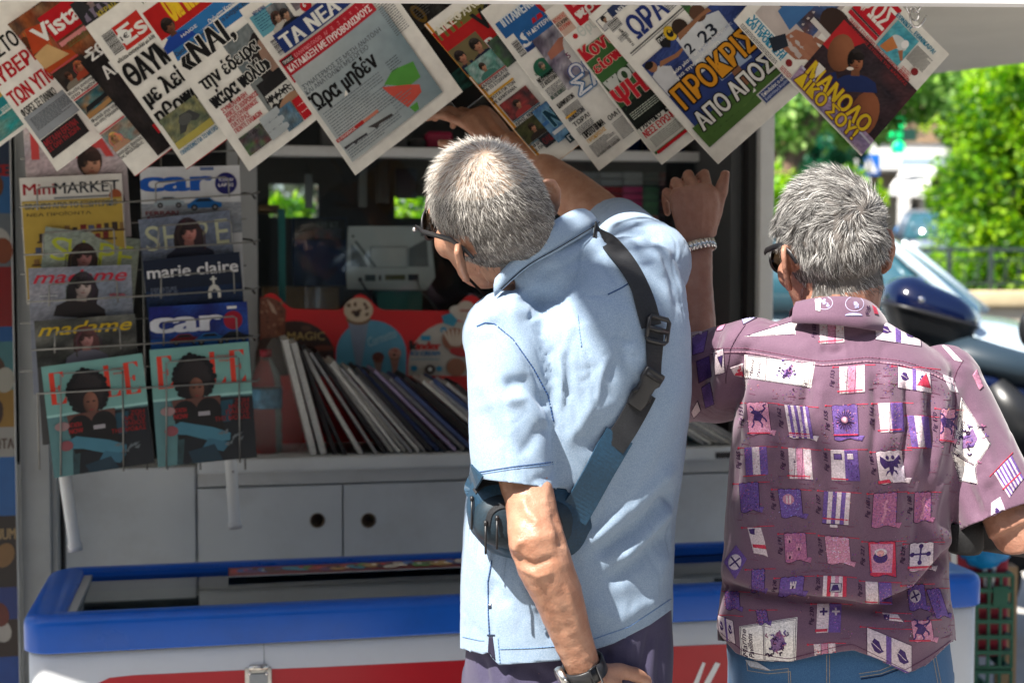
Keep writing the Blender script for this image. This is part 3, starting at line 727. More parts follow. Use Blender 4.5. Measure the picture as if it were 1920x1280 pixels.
a, b = p.A(1240, 150); p.poly([(a-10,b-34),(a+22,b-38),(a+30,b+6),(a+12,b+22),(a-10,b+14)], (196,198,202)); p.ell(a+2, b+28, 9, 11, (150,104,76)); p.ell(a-1, b+34, 9, 7, (34,28,26)); p.poly([(a+12,b+18),(a+52,b+10),(a+70,b+14),(a+68,b+18),(a+50,b+18),(a+20,b+26)], (150,104,76))
a, b = p.A(1320, 100); p.poly([(a-30,b-26),(a+34,b-30),(a+44,b+40),(a+14,b+60),(a-24,b+52)], (200,204,208)); p.poly([(a+24,b-20),(a+66,b-24),(a+70,b+40),(a+34,b+54)], (190,196,202)); p.ell(a-4, b+64, 15, 17, (52,40,34)); p.ell(a+38, b+62, 15, 17, (90,64,50)); p.poly([(a-20,b+46),(a+40,b+52),(a+60,b+48),(a+58,b+58),(a-16,b+58)], (140,98,72)); p.text('23', a+10, b+10, 24, (30,36,50), w=34, bold=0.03); p.text('2', a-22, b+14, 20, (30,36,50), bold=0.03); p.poly([(a-10,b-62),(a+60,b-66),(a+62,b-28),(a-10,b-28)], (150,166,190)); p.poly([(a+10,b-100),(a+28,b-98),(a+32,b-60),(a+14,b-60)], (130,90,66))
p.T('Με εφτά εκδρομές ΑΕΚ', 1294, 116, 1390, 28, 5, (150,160,190)); p.T('Δύο μία νίκη θέλει ακόμα', 1264, 142, 1362, 60, 6, WHT); p.T('για την πρόκριση', 1270, 152, 1350, 84, 6, WHT)
p.T('ΠΡΟΚΡΙΣΗ', 1286, 207, 1444, 66, 44, (206,140,34), bold=0.03, outline=((24,22,24), 0.05)); p.T('ΑΠΟ ΑΠΟΣΤΑΣΗ', 1320, 246, 1520, 66, 34, (214,214,210), bold=0.03, outline=((24,22,24), 0.05))
a, b = p.A(1432, 198); p.rect(a, b-2, 96, 26, (200,200,198)); p.rect(a+3, b, 90, 22, (54,70,124)); p.text('Σπουδαίος ο «Χάρης»', a+7, b+12, 6.5, WHT, w=70, bold=0.02); p.text('Εμφανίσιμη Καρδίτσα', a+7, b+4, 5, (180,190,220), w=60)
newspaper(p, 2.582, 'sports paper with a white 23 shirt and orange headline over a green pitch', bow=0.014)

# -- last one, turned the other way
p = Page((1374, 42), -46, -41, 344, 250)
a, b = p.A(1440, 60)
p.T('ΥΠΕΡΒΑΣΗ', 1405, 38, 1470, 105, 12, (44,140,176), bold=0.05); p.T('ΚΑΙ ΠΡΟΚΡΙΣΗ!', 1396, 44, 1464, 112, 12, (44,140,176), bold=0.05); p.B(1390, 46, 96, 24, c=(90,90,92), gap=3.2)
x, y = p.A(1415, 20); p.rect(x+4, y-4, 118, 150, (186,176,172)); p.blur(x+4, y+40, 110, 100, [(70,110,160),(60,90,140),(90,60,50),(40,44,54)], nx=6, ny=6)
a, b = p.A(1500, 70); p.poly([(a-30,b-40),(a+20,b-34),(a+44,b-10),(a+40,b+14),(a+14,b+20),(a-16,b+6)], (158,106,84))
for k in range(4): p.poly([(a+14+k*2,b-20+k*11),(a+60-k*5,b-16+k*13),(a+62-k*5,b-9+k*13),(a+14+k*2,b-10+k*11)], (168-k*6,116-k*5,92-k*4))
p.poly([(a-44,b-44),(a-20,b-56),(a-6,b-26),(a-26,b-14)], (40,46,58)); p.poly([(a-64,b+4),(a-24,b-4),(a-18,b+60),(a-60,b+70)], (64,108,160)); p.ell(a+34, b+66, 34, 26, (56,42,38)); p.rect(a-6, b+36, 60, 10, (206,202,198))
p.ell(*p.A(1479, 117), 7, 7, (130,40,44)); p.B(1466, 122, 26, 16, c=(190,80,80), gap=3.4)
x, y = p.A(1500, 128); p.blur(x+2, y+8, 196, 122, [(54,40,44),(84,52,56),(60,50,56),(40,36,44)], nx=9, ny=6, seed=4); p.poly([(x+2,y+64),(x+2,y+124),(x+60,y+124),(x+30,y+64)], (180,40,46))
a, b = p.A(1592, 150); p.poly([(a-30,b-6),(a+30,b-44),(a+30,b-80),(a-20,b-70),(a-56,b-40)], (34,48,92)); p.soft(a-46, b+26, 26, 34, (150,96,68), rot=0.5); p.soft(a+62, b-22, 28, 42, (150,92,64), rot=0.4)
a, b = p.A(1606, 116); p.person(a+33, b-40, 42, skin=(150,98,72), hair=(26,22,22), top=(36,50,96), tilt=0.72); p.ell(a-2, b-16, 7, 3, (230,220,210), rot=0.72)
p.blur(x-2, y-28, 200, 36, [(130,120,160),(150,130,170),(176,150,176)], nx=8, ny=2); p.line([(x, y+6), (x+190, y-2)], 4, (190,190,206))
p.T('ΜΑΝΟΛΟ', 1510, 136, 1619, 244, 30, (222,190,40), bold=0.04, outline=((96,44,60), 0.05)); p.T('ΔΙΚΟ ΣΟΥ!', 1488, 150, 1592, 262, 24, (222,190,40), bold=0.04, outline=((96,44,60), 0.05))
a, b = p.A(1643, 58); p.rect(a-64, b-2, 74, 62, (182,30,44)); p.text('ΦΩΣ', a-58, b+8, 40, (226,220,214), w=64, bold=0.03); p.rect(a-64, b-14, 74, 8, (182,30,44)); p.rect(a-64, b-5, 74, 2.5, (40,40,44))
p.T('ΠΑΛΕΨΕ ΣΤΟ ΒΑΘΡΟ ΤΩΝ ΟΛΥΜΠΙΑΚΩΝ ΑΓΩΝΩΝ', 1591, 38, 1700, 152, 6, (180,50,56), bold=0.03); p.T('Ο ΜΕΓΑΛΟΣ ΣΤΟΧΟΣ ΤΗΣ ΚΑΡΙΕΡΑΣ', 1591, 50, 1696, 160, 5, (180,50,56), bold=0.02)
a, b = p.A(1680, 118); p.blur(a-52, b-2, 56, 60, [(70,150,170),(100,180,190),(60,140,160)], nx=5, ny=5); p.ell(a-22, b+30, 18, 11, (200,206,206)); p.ell(a-12, b+36, 7, 8, (230,230,230)); p.poly([(a-46,b),(a-28,b+2),(a-18,b+22),(a-40,b+30)], (190,120,70)); p.poly([(a-14,b+18),(a+2,b+8),(a+4,b+12),(a-8,b+26)], (160,104,76))
p.T('ΕΘΝΙΚΗ... ΕΘΝΙΚΑΡΑ!', 1678, 30, 1744, 104, 8, (44,130,160), bold=0.045); p.B(1718, 84, 40, 34, c=(90,90,92), gap=3); p.ell(*p.A(1713, 133), 7, 7, (130,40,44)); p.B(1692, 122, 22, 12, c=(190,80,80), gap=3.4)
newspaper(p, 2.566, 'newspaper pegged the other way round, yellow slogan across a smiling athlete', twist=0.006)

# the cord the papers hang from, behind the awning lip
mb = MB(); mb.tube([P(-420, -60, 2.79), P(500, -46, 2.75), P(1400, -40, 2.72), P(2300, -50, 2.70)], 0.003, 6)
tag(mb.build('cord', M['black_plastic']), 'thin dark cord strung behind the awning edge to hang newspapers', 'cord')
# ------------------------------------------------------------------ the kiosk
X3, Y3, Z3 = Vector((1,0,0)), Vector((0,1,0)), Vector((0,0,1))
def kx(px, D, py=800): return KF(px, py, D).x
def kz(py, D, px=900): return KF(px, py, D).z
DC, DG, DB = 3.66, 4.02, 5.3                    # cabinet front, window, back wall
ZC = 2.16                                       # awning ceiling
zct = kz(853, DC, 700)
L_, R_ = kx(115, DC), kx(1440, DC)
kiosk = kthing('kiosk', 'white newspaper kiosk with cabinet doors, wide window and overhanging awning', 'kiosk', (0.1, 4.3, 0))
# carcass and doors
mb = MB()
mb.box((L_, DC+0.022, 0.06), (R_-0.03, DG+0.02, zct-0.045))
mb.box((kx(-30, DC), DG+0.02, 0.0), (R_-0.05, DG+0.06, zct-0.05))
mb.build('cabinet', M['white_laminate'], kiosk, KM)
M['gap'] = mat('gap', (0.03,0.026,0.022), 0.8)  # near-black tone standing for the shade inside the door holes
def door(x0, x1, hole=None, ztop=None):
    zt = ztop or zct - 0.075
    o = MB(); z0 = 0.10
    n = 20
    if hole is None:
        o.box((x0, DC, z0), (x1, DC+0.02, zt), 0.002)
    else:
        hx, hz, hr = hole
        ring = [(hx + hr*math.cos(2*math.pi*i/n), hz + hr*math.sin(2*math.pi*i/n)) for i in range(n)]
        outer = []
        for i in range(n):
            a = 2*math.pi*i/n; c, s = math.cos(a), math.sin(a)
            k = min(((x1-hx)/c if c > 1e-6 else ((x0-hx)/c if c < -1e-6 else 1e9)), ((zt-hz)/s if s > 1e-6 else ((z0-hz)/s if s < -1e-6 else 1e9)))
            outer.append([hx + k*c, hz + k*s])
        for cx, cz in ((x0,z0),(x1,z0),(x1,zt),(x0,zt)):
            j = min(range(n), key=lambda i: (outer[i][0]-cx)**2 + (outer[i][1]-cz)**2); outer[j] = [cx, cz]
        for y in (DC, DC+0.02):
            o.add([(a, y, b) for a, b in ring + outer], [(i, (i+1)%n, n+(i+1)%n, n+i) for i in range(n)])
        o.add([(a, y, b) for y in (DC, DC+0.02) for a, b in ring], [(i, (i+1)%n, n+(i+1)%n, n+i) for i in range(n)])
        o.add([(a, y, b) for y in (DC, DC+0.02) for a, b in outer], [(i, (i+1)%n, n+(i+1)%n, n+i) for i in range(n)])
    d = o.build('cabinet_door', M['white_laminate'], kiosk, KM, auto=True)
    if hole:
        h = MB(); h.lathe((hx, DC+0.0215, hz), [(0.001,0),(hr*1.25,0),(hr*1.25,0.0005),(0.001,0.0005)], 20, 'Y')  # dark disc behind the opening, its shade put into the colour
        h.build('hole_shade', M['gap'], d, KM)
        h = MB(); h.lathe((hx, DC-0.0012, hz), [(hr*0.98,0.02),(hr*1.12,0.0),(hr*1.12,-0.0008),(hr*0.93,-0.0008),(hr*0.93,0.02)], 20, 'Y')
        h.build('hole_rim', mat('hole_rim', (0.16,0.12,0.09), 0.5), d, KM)
hr = 0.0175
door(kx(117, DC), kx(364, DC), None, kz(878, DC, 250))
door(kx(369.5, DC), kx(640, DC), (kx(594, DC), kz(975, DC, 594), hr))
door(kx(643.5, DC), kx(925, DC), (kx(690, DC), kz(975, DC, 690), hr))
door(kx(928, DC), kx(1180, DC), (kx(1130, DC), kz(975, DC, 1130), hr))
door(kx(1183, DC), kx(1405, DC), (kx(1225, DC), kz(975, DC, 1225), hr))
mb = MB(); mb.box((kx(370, DC), DC-0.018, zct-0.034), (kx(1408, DC), DG, zct), 0.004)
mb.build('counter_top', M['white_laminate'], kiosk, KM)
mb = MB(); mb.box((kx(370, DC), DC+0.004, zct-0.07), (kx(1408, DC), DC+0.02, zct-0.036)); mb.box((kx(364.5, DC), DC+0.012, 0.06), (kx(369, DC), DC+0.02, zct-0.02))
mb.build('counter_fascia', M['white_metal'], kiosk, KM)
mb = MB(); mb.box((kx(1338, DC), DC-0.0205, zct-0.030), (kx(1374, DC), DC-0.0185, zct-0.014))
mb.build('label_slot', M['black_plastic'], kiosk, KM)
# posts and window frame
mb = MB(); mb.box((kx(36, 3.5), 3.5, 0), (kx(92, 3.5), 3.56, ZC), 0.004); mb.box((kx(92.5, 3.52), 3.52, 0.0), (kx(104, 3.52), 3.58, ZC)); 
mb.build('post', M['grey_metal'], kiosk, KM)  # grey instead of white: vignette darkening put into the colour
mb = MB(); mb.box((kx(104, 3.6), 3.6, 0), (kx(116, 3.6), 3.64, ZC)); mb.build('post_gasket', M['black_rubber'], kiosk, KM)
mb = MB(); mb.box((kx(1414, DC), DC-0.03, 0), (R_, DC+0.05, ZC), 0.004); mb.build('post', M['white_metal'], kiosk, KM)
mb = MB(); mb.box((kx(1400, DC), DC+0.0, zct+0.001), (kx(1413.5, DC), DC+0.05, ZC)); mb.build('post_gasket', M['black_rubber'], kiosk, KM)
mb = MB(); mb.box((kx(1391, 3.72), 3.72, zct+0.001), (kx(1401, 3.72), 3.78, ZC), 0.002); mb.build('frame_edge', M['white_metal'], kiosk, KM)
zb0, zb1 = kz(303, DG, 1200), kz(285, DG, 1200)
mb = MB()
mb.box((kx(430, DG), DG-0.03, zct+0.001), (kx(486, DG), DG+0.03, ZC), 0.003)
mb.build('window_jamb', M['grey_metal'], kiosk, KM)
mb = MB(); mb.box((kx(486.5, DG), DG-0.03, zb0), (kx(1392, DG), DG+0.03, zb1), 0.003); mb.box((kx(1376, DG), DG-0.032, zb1+0.001), (kx(1391, DG), DG+0.03, ZC), 0.003)
mb.build('window_transom', M['white_metal'], kiosk, KM)
mb = MB(); mb.box((kx(1338, DG), DG-0.012, zct+0.001), (kx(1398, DG), DG+0.02, zb0-0.001)); mb.build('dark_side_panel', M['dark_panel'], kiosk, KM)
mb = MB(); mb.box((kx(487, DG), DG-0.003, zct+0.001), (kx(1337.5, DG), DG+0.003, zb0-0.001)); mb.build('window_glass', M['glass'], kiosk, KM)
# inside: back wall with two openings, side walls, floor of the upper shelf
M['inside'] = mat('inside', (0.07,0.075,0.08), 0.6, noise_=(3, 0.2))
def wall_with_holes(x0, x1, z0, z1, D, holes, t=0.04):
    o = MB(); xs = sorted({x0, x1, *[h[0] for h in holes], *[h[1] for h in holes]}); zs = sorted({z0, z1, *[h[2] for h in holes], *[h[3] for h in holes]})
    for a, b in zip(xs, xs[1:]):
        for c, d in zip(zs, zs[1:]):
            if any(h[0] <= a and b <= h[1] and h[2] <= c and d <= h[3] for h in holes): continue
            o.box((a, D, c), (b, D+t, d))
    return o
hs = [(kx(508, DB), kx(600, DB), kz(408, DB, 560), kz(345, DB, 560)), (kx(742, DB), kx(860, DB), kz(408, DB, 760), kz(368, DB, 760))]
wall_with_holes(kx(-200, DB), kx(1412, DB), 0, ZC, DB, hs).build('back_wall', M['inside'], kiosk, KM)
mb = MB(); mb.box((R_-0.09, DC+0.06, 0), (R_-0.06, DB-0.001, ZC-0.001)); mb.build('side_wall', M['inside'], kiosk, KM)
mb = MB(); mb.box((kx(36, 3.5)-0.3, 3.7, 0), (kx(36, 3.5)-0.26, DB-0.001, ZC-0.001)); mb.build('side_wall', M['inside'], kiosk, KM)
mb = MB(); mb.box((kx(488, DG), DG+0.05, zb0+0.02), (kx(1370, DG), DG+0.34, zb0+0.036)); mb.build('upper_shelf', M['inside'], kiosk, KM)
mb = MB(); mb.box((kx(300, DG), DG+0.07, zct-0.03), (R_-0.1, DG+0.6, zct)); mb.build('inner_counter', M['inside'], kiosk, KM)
# awning
def on_ceiling(px, py):
    x, y = (px-960)/FPX, (640-py)/FPX
    t = (ZC - CAM_Z) / (y*CP - SP); return Vector((x*t, (CP + y*SP)*t, ZC))
M['awning'] = mat('awning', (0.60,0.57,0.50), 0.7, noise_=(4, 0.05), dirt=(2.5, 0.25, (0.4,0.37,0.32)))
M['lip'] = mat('lip', (0.78,0.78,0.77), 0.5, noise_=(5, 0.04))
a, b = on_ceiling(1700, 145), on_ceiling(1920, 118); e = (b - a).normalized()
DLIP = 2.11
far_r, far_l = b + e*1.6, a - e*0.6
mb = MB(); poly = [(-3.2, DLIP+0.02), (far_r.x+0.4, DLIP+0.02), (far_r.x, far_r.y), (far_l.x, far_l.y), (0.4, 5.5), (-3.2, 5.5)]
mb.prism(poly, (0,0,0.05), X3, Y3, (0,0,ZC))
mb.build('awning_roof', M['awning'], kiosk)
la, lb = P(740, 0, DLIP), P(1920, 7, DLIP); ld = (lb - la) / (lb.x - la.x)
mb = MB(); q0, q1 = la + ld*(-2.9 - la.x), la + ld*(3.0 - la.x)
mb.add([q0, q1, q1+Vector((0,.03,0)), q0+Vector((0,.03,0)), (q0.x,q0.y,ZC+.08), (q1.x,q1.y,ZC+.08), (q1.x,q1.y+.03,ZC+.08), (q0.x,q0.y+.03,ZC+.08)],
       [(0,3,2,1),(4,5,6,7),(0,1,5,4),(1,2,6,5),(2,3,7,6),(3,0,4,7)])
mb.build('awning_lip', M['lip'], kiosk)

# ------------------------------------------------------------------ chain and hook on the awning lip
ch = thing('hook_chain', 'short steel chain ending in an open hook under the awning edge', 'hook', P(1712, 8, 2.39))
def link(c, r, ax, ay, wr=0.0016, k=1.5):
    o = MB(); pts = [c + ax*(r*math.cos(t)) + ay*(k*r*math.sin(t)) for t in [2*math.pi*i/18 for i in range(19)]]
    o.tube(pts, wr, 6); return o
dh = 2.39; ax1, ax2 = Vector((0.8,0.6,0)), Vector((0.75,-0.66,0))
link(P(1705, 10, dh), 0.0065, ax1, Z3, k=2.0).build('chain_link', M['chrome'], ch)
link(P(1722, 8, dh), 0.0065, ax2, Vector((0.35,0,0.94)), k=2.2).build('chain_link', M['chrome'], ch)
link(P(1714, 26, dh), 0.0075, ax2, Vector((-0.2,0,0.97)), k=1.5).build('chain_link', M['chrome'], ch)
mb = MB(); mb.tube([P(*q, dh) for q in ((1705,20),(1707,32),(1708,42),(1713,50),(1721,51),(1728,45),(1733,37),(1737,29))], [0.0022]*7+[0.0017], 8)
mb.build('hook', M['chrome'], ch)

# ------------------------------------------------------------------ ice cream freezer
DF = 2.80
zf = KF(867, 1121, DF).z
fx0, fx1 = kx(38, DF, 1200), kx(1854, DF, 1120)
lo, hi = DF, 4.0
for _ in range(40):
    mid = (lo+hi)/2
    if KF(867, 1031, mid).z < zf: hi = mid
    else: lo = mid
DFB = min(max(lo, DF+0.42), 3.42); zr = zf - KF(867, 1187, DF).z
print('freezer', zf, DFB, fx0, fx1, zr, 'counter', zct)
fz = kthing('ice_cream_freezer', 'long white chest freezer with blue rim, sliding glass top and red front', 'freezer', ((fx0+fx1)/2, (DF+DFB)/2, 0))
M['blue_plastic'] = mat('blue_plastic', (0.006,0.10,0.50), 0.30, spec=0.5, noise_=(9, 0.05), bump=(30, 0.05, 0.002), dirt=(7, 0.25, (0.012,0.06,0.22)), rvar=0.08)
M['freezer_white'] = mat('freezer_white', (0.80,0.82,0.83), 0.4, noise_=(4, 0.04), dirt=(4, 0.2, (0.45,0.43,0.4)), bump=(50, 0.04, 0.001))
M['freezer_red'] = mat('freezer_red', (0.44,0.008,0.018), 0.35, noise_=(5, 0.05))
def rrect(x0, y0, x1, y1, r, n=6):
    out = []
    for cx, cy_, a0 in ((x1-r, y1-r, 0), (x0+r, y1-r, 90), (x0+r, y0+r, 180), (x1-r, y0+r, 270)):
        for i in range(n+1):
            a = R(a0 + 90*i/n); out.append((cx + r*math.cos(a), cy_ + r*math.sin(a)))
    return out
mb = MB(); mb.smooth = True
prof = [(0.003,-zr),(0.0,-zr+0.003),(0.0,-zr+0.006),(0.0,-0.019),(0.0015,-0.011),(0.006,-0.004),(0.013,-0.0005),(0.02,0.0),(0.03,0.0),(0.046,-0.001),(0.05,-0.006),(0.05,-0.05)]
sidek = 1.55
rings = []
for off, z in prof:
    q = rrect(fx0 + off*sidek, DF + off, fx1 - off*sidek, DFB - off, 0.05 if off < .02 else max(0.008, 0.05-off))
    rings.append([Vector((x, y, zf + z)) for x, y in q])
mb.loft(rings, cap=False)
mb.build('rim', M['blue_plastic'], fz, KM)
mb = MB(); mb.smooth = True
q = rrect(fx0+0.008, DF+0.008, fx1-0.008, DFB-0.008, 0.045)
mb.loft([[Vector((x, y, z)) for x, y in q] for z in (0.07, zf-zr+0.003)])
body = mb.build('body', M['freezer_white'], fz, KM)
mb = MB(); mb.box((fx0+0.05, DF+0.05, 0.0), (fx1-0.05, DFB-0.05, 0.07)); mb.build('plinth', M['black_plastic'], fz, KM)
mb = MB(); gx = kx(495, DF, 1230); mb.box((gx-0.0006, DF+0.0068, 0.07), (gx+0.0006, DF+0.0078, zf-zr)); mb.build('panel_seam', M['grey_metal'], fz, KM); mb = MB(); gx = kx(1830, DF, 1230); mb.box((gx-0.0006, DF+0.0068, 0.07), (gx+0.0006, DF+0.0078, zf-zr)); mb.build('panel_seam', M['grey_metal'], fz, KM)
# red field on the front
def fpt(px, py, y=DF+0.006): v = KF(px, py, DF+0.006); return (v.x, v.z)
top = [(180,1282),(205,1270),(250,1265),(420,1257),(600,1250),(867,1237),(1260,1211),(1500,1201),(1760,1194)]
pts = [fpt(*t) for t in top]; pts += [(pts[-1][0], 0.12), (pts[0][0]-0.08, 0.12)]
mb = MB(); mb.prism(pts, (0,0.0015,0), X3, Z3, (0, DF+0.0055, 0)); mb.build('red_field', M['freezer_red'], fz, KM)
mb = MB()
for s in (((1299,1282),(1317,1240),(1322,1242),(1308,1284)), ((1317,1284),(1341,1240),(1350,1243),(1328,1286)), ((1290,1330),(1360,1292),(1372,1304),(1300,1346))):
    mb.prism([fpt(*t) for t in s], (0,0.001,0), X3, Z3, (0, DF+0.004, 0))
mb.build('white_emblem', M['freezer_white'], fz, KM)
# inside liner, glass
mb = MB(); mb.smooth = False
q0 = rrect(fx0+0.075, DF+0.048, fx1-0.075, DFB-0.048, 0.01); 
rings = [[Vector((x, y, z)) for x, y in q0] for z in (zf-0.028, zf-0.34)]
n = len(q0); mb.loft(rings, cap=False); mb.add(rings[1], [tuple(range(n))])
M['liner'] = mat('liner', (0.34,0.40,0.43), 0.5, noise_=(6, 0.1))
mb.build('liner', M['liner'], fz, KM)
M['lid_glass'] = glass_mat('lid_glass', (0.55,0.63,0.65), 0.02, 0.22)
for (a, b, dz) in ((fx0+0.075, (fx0+fx1)/2+0.03, -0.012), ((fx0+fx1)/2-0.03, fx1-0.075, -0.020)):
    mb = MB(); q = [Vector((x, y, zf+dz-0.002-s)) for s in (0, .004) for x, y in ((a+.02, DF+.05), (b, DF+.05), (b, DFB-.062), (a+.02, DFB-.062))]; q = [v - Z3*(.007 if v.y < DF+.06 else 0) for v in q]; mb.add(q, [(0,1,2,3),(7,6,5,4),(0,4,5,1),(1,5,6,2),(2,6,7,3),(3,7,4,0)]); gl = mb.build('glass_lid', M['lid_glass'], fz, KM)
    mb = MB(); mb.box((a, DF+0.049, zf+dz-0.006), (a+0.02, DFB-0.061, zf+dz+0.003), 0.001); mb.build('lid_frame', M['grey_metal'], gl, KM)
mb = MB()
for k in range(3): mb.box((fx0+0.07, DFB-0.064+k*0.006, zf-0.02), (fx1-0.07, DFB-0.061+k*0.006, zf-0.004+k*0.001))
mb.build('slide_rail', M['blue_plastic'], fz, KM)
# latch
def fq(px, py, off): v = KF(px, py, DF); return Vector((v.x, DF+off, v.z))
mb = MB()
a, b = fq(459, 1252, 0), fq(510, 1310, 0); mb.box((a.x, DF+0.007, b.z), (b.x, DF+0.001, a.z), 0.002)
lt = mb.build('latch', M['steel'], fz, KM)
mb = MB(); a, b = fq(467, 1243, 0), fq(502, 1256, 0); mb.tube([(a.x, DF-0.003, (a.z+b.z)/2), (b.x, DF-0.003, (a.z+b.z)/2)], 0.006, 10); mb.build('latch_hinge', M['steel'], lt, KM)
mb = MB(); a, b = fq(467, 1262, 0), fq(503, 1320, 0); mb.box((a.x, DF-0.004, b.z), (b.x, DF+0.001, a.z), 0.003); mb.build('latch_tongue', M['grey_metal'], lt, KM)
mb = MB()
for px in (468, 500): v = fq(px, 1261, 0); mb.sphere((v.x, DF-0.004, v.z), (0.003,0.002,0.003), 8, 5)
mb.build('screw', M['chrome'], lt, KM)
# ice cream picture card lying on the glass
cx0, cx1 = kx(428, DFB-0.1, 1060), kx(1010, DFB-0.1, 1040)
ca, cb = DFB-0.155, DFB-0.068
cd = kthing('ice_cream_card', 'long colourful ice cream picture card lying at the back of the freezer glass', 'card', ((cx0+cx1)/2, (ca+cb)/2, zf-0.008))
ink = Ink(); W_, H_ = 560, 86; ink.rect(0, 0, W_, H_, (120,30,34), cell=40)
r = random.Random(3)
for k in range(34):
    u = 12 + k*16.2; c = r.choice([(70,110,170),(190,150,80),(90,140,60),(170,60,50),(90,60,50),(200,190,170),(60,150,170),(110,70,110)])
    ink.ell(u, 44 + r.uniform(-14,14), r.uniform(9,17), r.uniform(16,28), c, n=12, rot=r.uniform(-.6,.6)); ink.ell(u+2, 50+r.uniform(-12,12), 5, 9, r.choice([(230,220,200),(60,34,26),(200,60,60)]), n=10)
mb = MB(); mb.box((cx0, ca, zf-0.0075), (cx1, cb, zf-0.0055))
mb.build('card_board', M['paper_edge'], cd, KM)
mb = MB(); ink.onto(mb, lambda x, y, l: Vector((cx0 + (cx1-cx0)*x/W_, ca + (cb-ca)*y/H_, zf-0.0055 + l)))
mb.build('card_print', M['gloss_print'], cd, KM)
# packets in the freezer, seen dimly through the glass
r = random.Random(11)
MP = [mat('packet', lin(c), 0.4) for c in ((120,60,40),(60,100,150),(190,180,160),(150,40,40))]
# (the photo shows no packet clearly: the liner is left bare)
# ------------------------------------------------------------------ magazine rack and its magazines
DR = 3.20
rack = kthing('magazine_rack', 'wire magazine rack with two columns of pockets fixed to the kiosk front', 'rack', tuple(KF(250, 1040, DR+0.06)))
def kp(px, py, D): return KF(px, py, D)
mb = MB()
for px in (60, 152, 262, 300, 362, 446): mb.tube([kp(px, 215, DR+0.05), kp(px+14, 880, DR+0.05)], 0.0022, 6)
for py in (232, 292, 420, 508, 600, 690): mb.tube([kp(38, py+6, DR+0.045), kp(462, py-10, DR+0.045)], 0.0022, 6)
frame_ = mb.build('frame', M['wire'], rack, KM)
def pocket(x0, x1, y0, y1, sl, D):
    """front wire basket: a U of wire with one long rail across"""
    o = MB()
    o.tube([kp(x0, y1+6, D), kp(x0, y0+3, D), kp(x0+6, y0, D), kp(x1-6, y0-sl+0.0, D), kp(x1, y0-sl+3, D), kp(x1+2, y1-sl+6, D)], 0.0019, 6)
    return o.build('pocket', M['wire'], rack, KM)
rows = [(380, 400), (456, 478), (546, 568), (636, 654), (728, 740)]
for k, (y0, y1) in enumerate(((352,388),(436,476),(533,568),(622,656),(700,885))):
    D = DR - 0.034*k - 0.026
    pocket(70+k*11, 208+k*5.5, y0, y1, 8, D); pocket(292+k*5, 428+k*5, y0-10-k*3, y1-14, 10, D)
for k, y in enumerate((388, 478, 566, 656, 738)):
    D = DR - 0.034*k - 0.027; o = MB()
    o.tube([kp(36+k*8, y, D), kp(250, y-10, D), kp(470+k*3, y-24, D), kp(486, y-28, DR+0.16)], 0.0021, 6)
    o.build('rail', M['wire'], rack, KM)
for k, y in enumerate((362, 448, 540, 628)):
    o = MB(); o.tube([kp(440, y+4, DR+0.04), kp(458, y, DR+0.05), kp(472, y+2, DR+0.04), kp(478, y+10, DR+0.02)], 0.0026, 6); o.build('hook', M['black_plastic'], rack, KM)
for (xa, ya, xb, yb) in ((118, 865, 142, 1032), (432, 855, 441, 990)):
    o = MB(); a, b = kp(xa, ya, DR+0.03), kp(xb, yb, DR+0.03); v = (b-a)
    o.tube([a, a+v*0.03, a+v*0.9, a+v*0.93, b], [0.0125,0.0135,0.0135,0.0165,0.0155], 14); o.build('tube_leg', M['white_metal'], rack, KM)
o = MB(); v = kp(437, 884, DR+0.014); o.sphere((v.x, v.y, v.z), 0.0022, 8, 5); o.build('screw', M['black_plastic'], rack, KM)
for y in (232, 690):
    o = MB(); o.tube([kp(300, y, DR+0.05), kp(300, y, DC-0.002)], 0.003, 6); o.build('bracket', M['wire'], rack, KM)

class Mag(Ink):
    def __init__(self, TL, TR, hpx, D, lean=3.0):
        super().__init__(); a, b = KF(*TL, D), KF(*TR, D)
        self.w = math.hypot(TR[0]-TL[0], TR[1]-TL[1]); self.h = hpx
        self.sc = (b-a).length / self.w
        self.ex = (b-a).normalized()
        up = Vector((-self.ex.z*0.6, math.sin(R(lean)), math.cos(R(lean)))); up = (up - self.ex*up.dot(self.ex)*0.5).normalized()
        self.ey = up; self.O = a - up*(hpx*self.sc); self.nn = self.ex.cross(up).normalized()
def magazine(g, base, label, curl=0.0, thick=0.004, group='magazines in the wire rack', m='gloss_print'):
    O, ex, ey, nn, sc, w, h = g.O, g.ex, g.ey, g.nn, g.sc, g.w, g.h
    def f(x, y, lift=0.0, back=0.0):
        u, v = x/w, y/h
        return O + ex*(x*sc) + ey*(y*sc) + nn*(lift - back - 0.006*math.sin(math.pi*u)*0.5 - curl*max(0, v-0.45)**2*(0.4+u))
    root = thing('magazine', label, 'magazine', KM @ f(w/2, 0), 0, group)
    ink = Ink(); ink.rect(0, 0, w, h, base, cell=14); mb = MB(); mb.smooth = True
    for V, F, C, n in ink.it: mb.add([f(a, b) for a, b in V], F, C)
    mb.smooth = False
    g.clip(w, h).onto(mb, lambda x, y, l: f(x, y, l))
    mb.build('cover', M[m], root, KM)
    mb = MB(); n = 16
    c = [lin((190,190,185))]
    for i in range(n):
        for (p, q, r_, s) in (((w, h*i/n), (w, h*(i+1)/n), 0, 0), ((w*i/n, h), (w*(i+1)/n, h), 0, 0), ((0, h*i/n), (0, h*(i+1)/n), 0, 0), ((w*i/n, 0), (w*(i+1)/n, 0), 0, 0)):
            mb.add([f(*p), f(*q), f(*q, 0, thick), f(*p, 0, thick)], [(0,1,2,3)], c)
    ink = Ink(); ink.rect(0, 0, w, h, (170,170,166), cell=30)
    for V, F, C, n in ink.it: mb.add([f(a, b, 0, thick) for a, b in V], F, C)
    mb.build('pages', M['gloss_print'], root, KM)
    return root
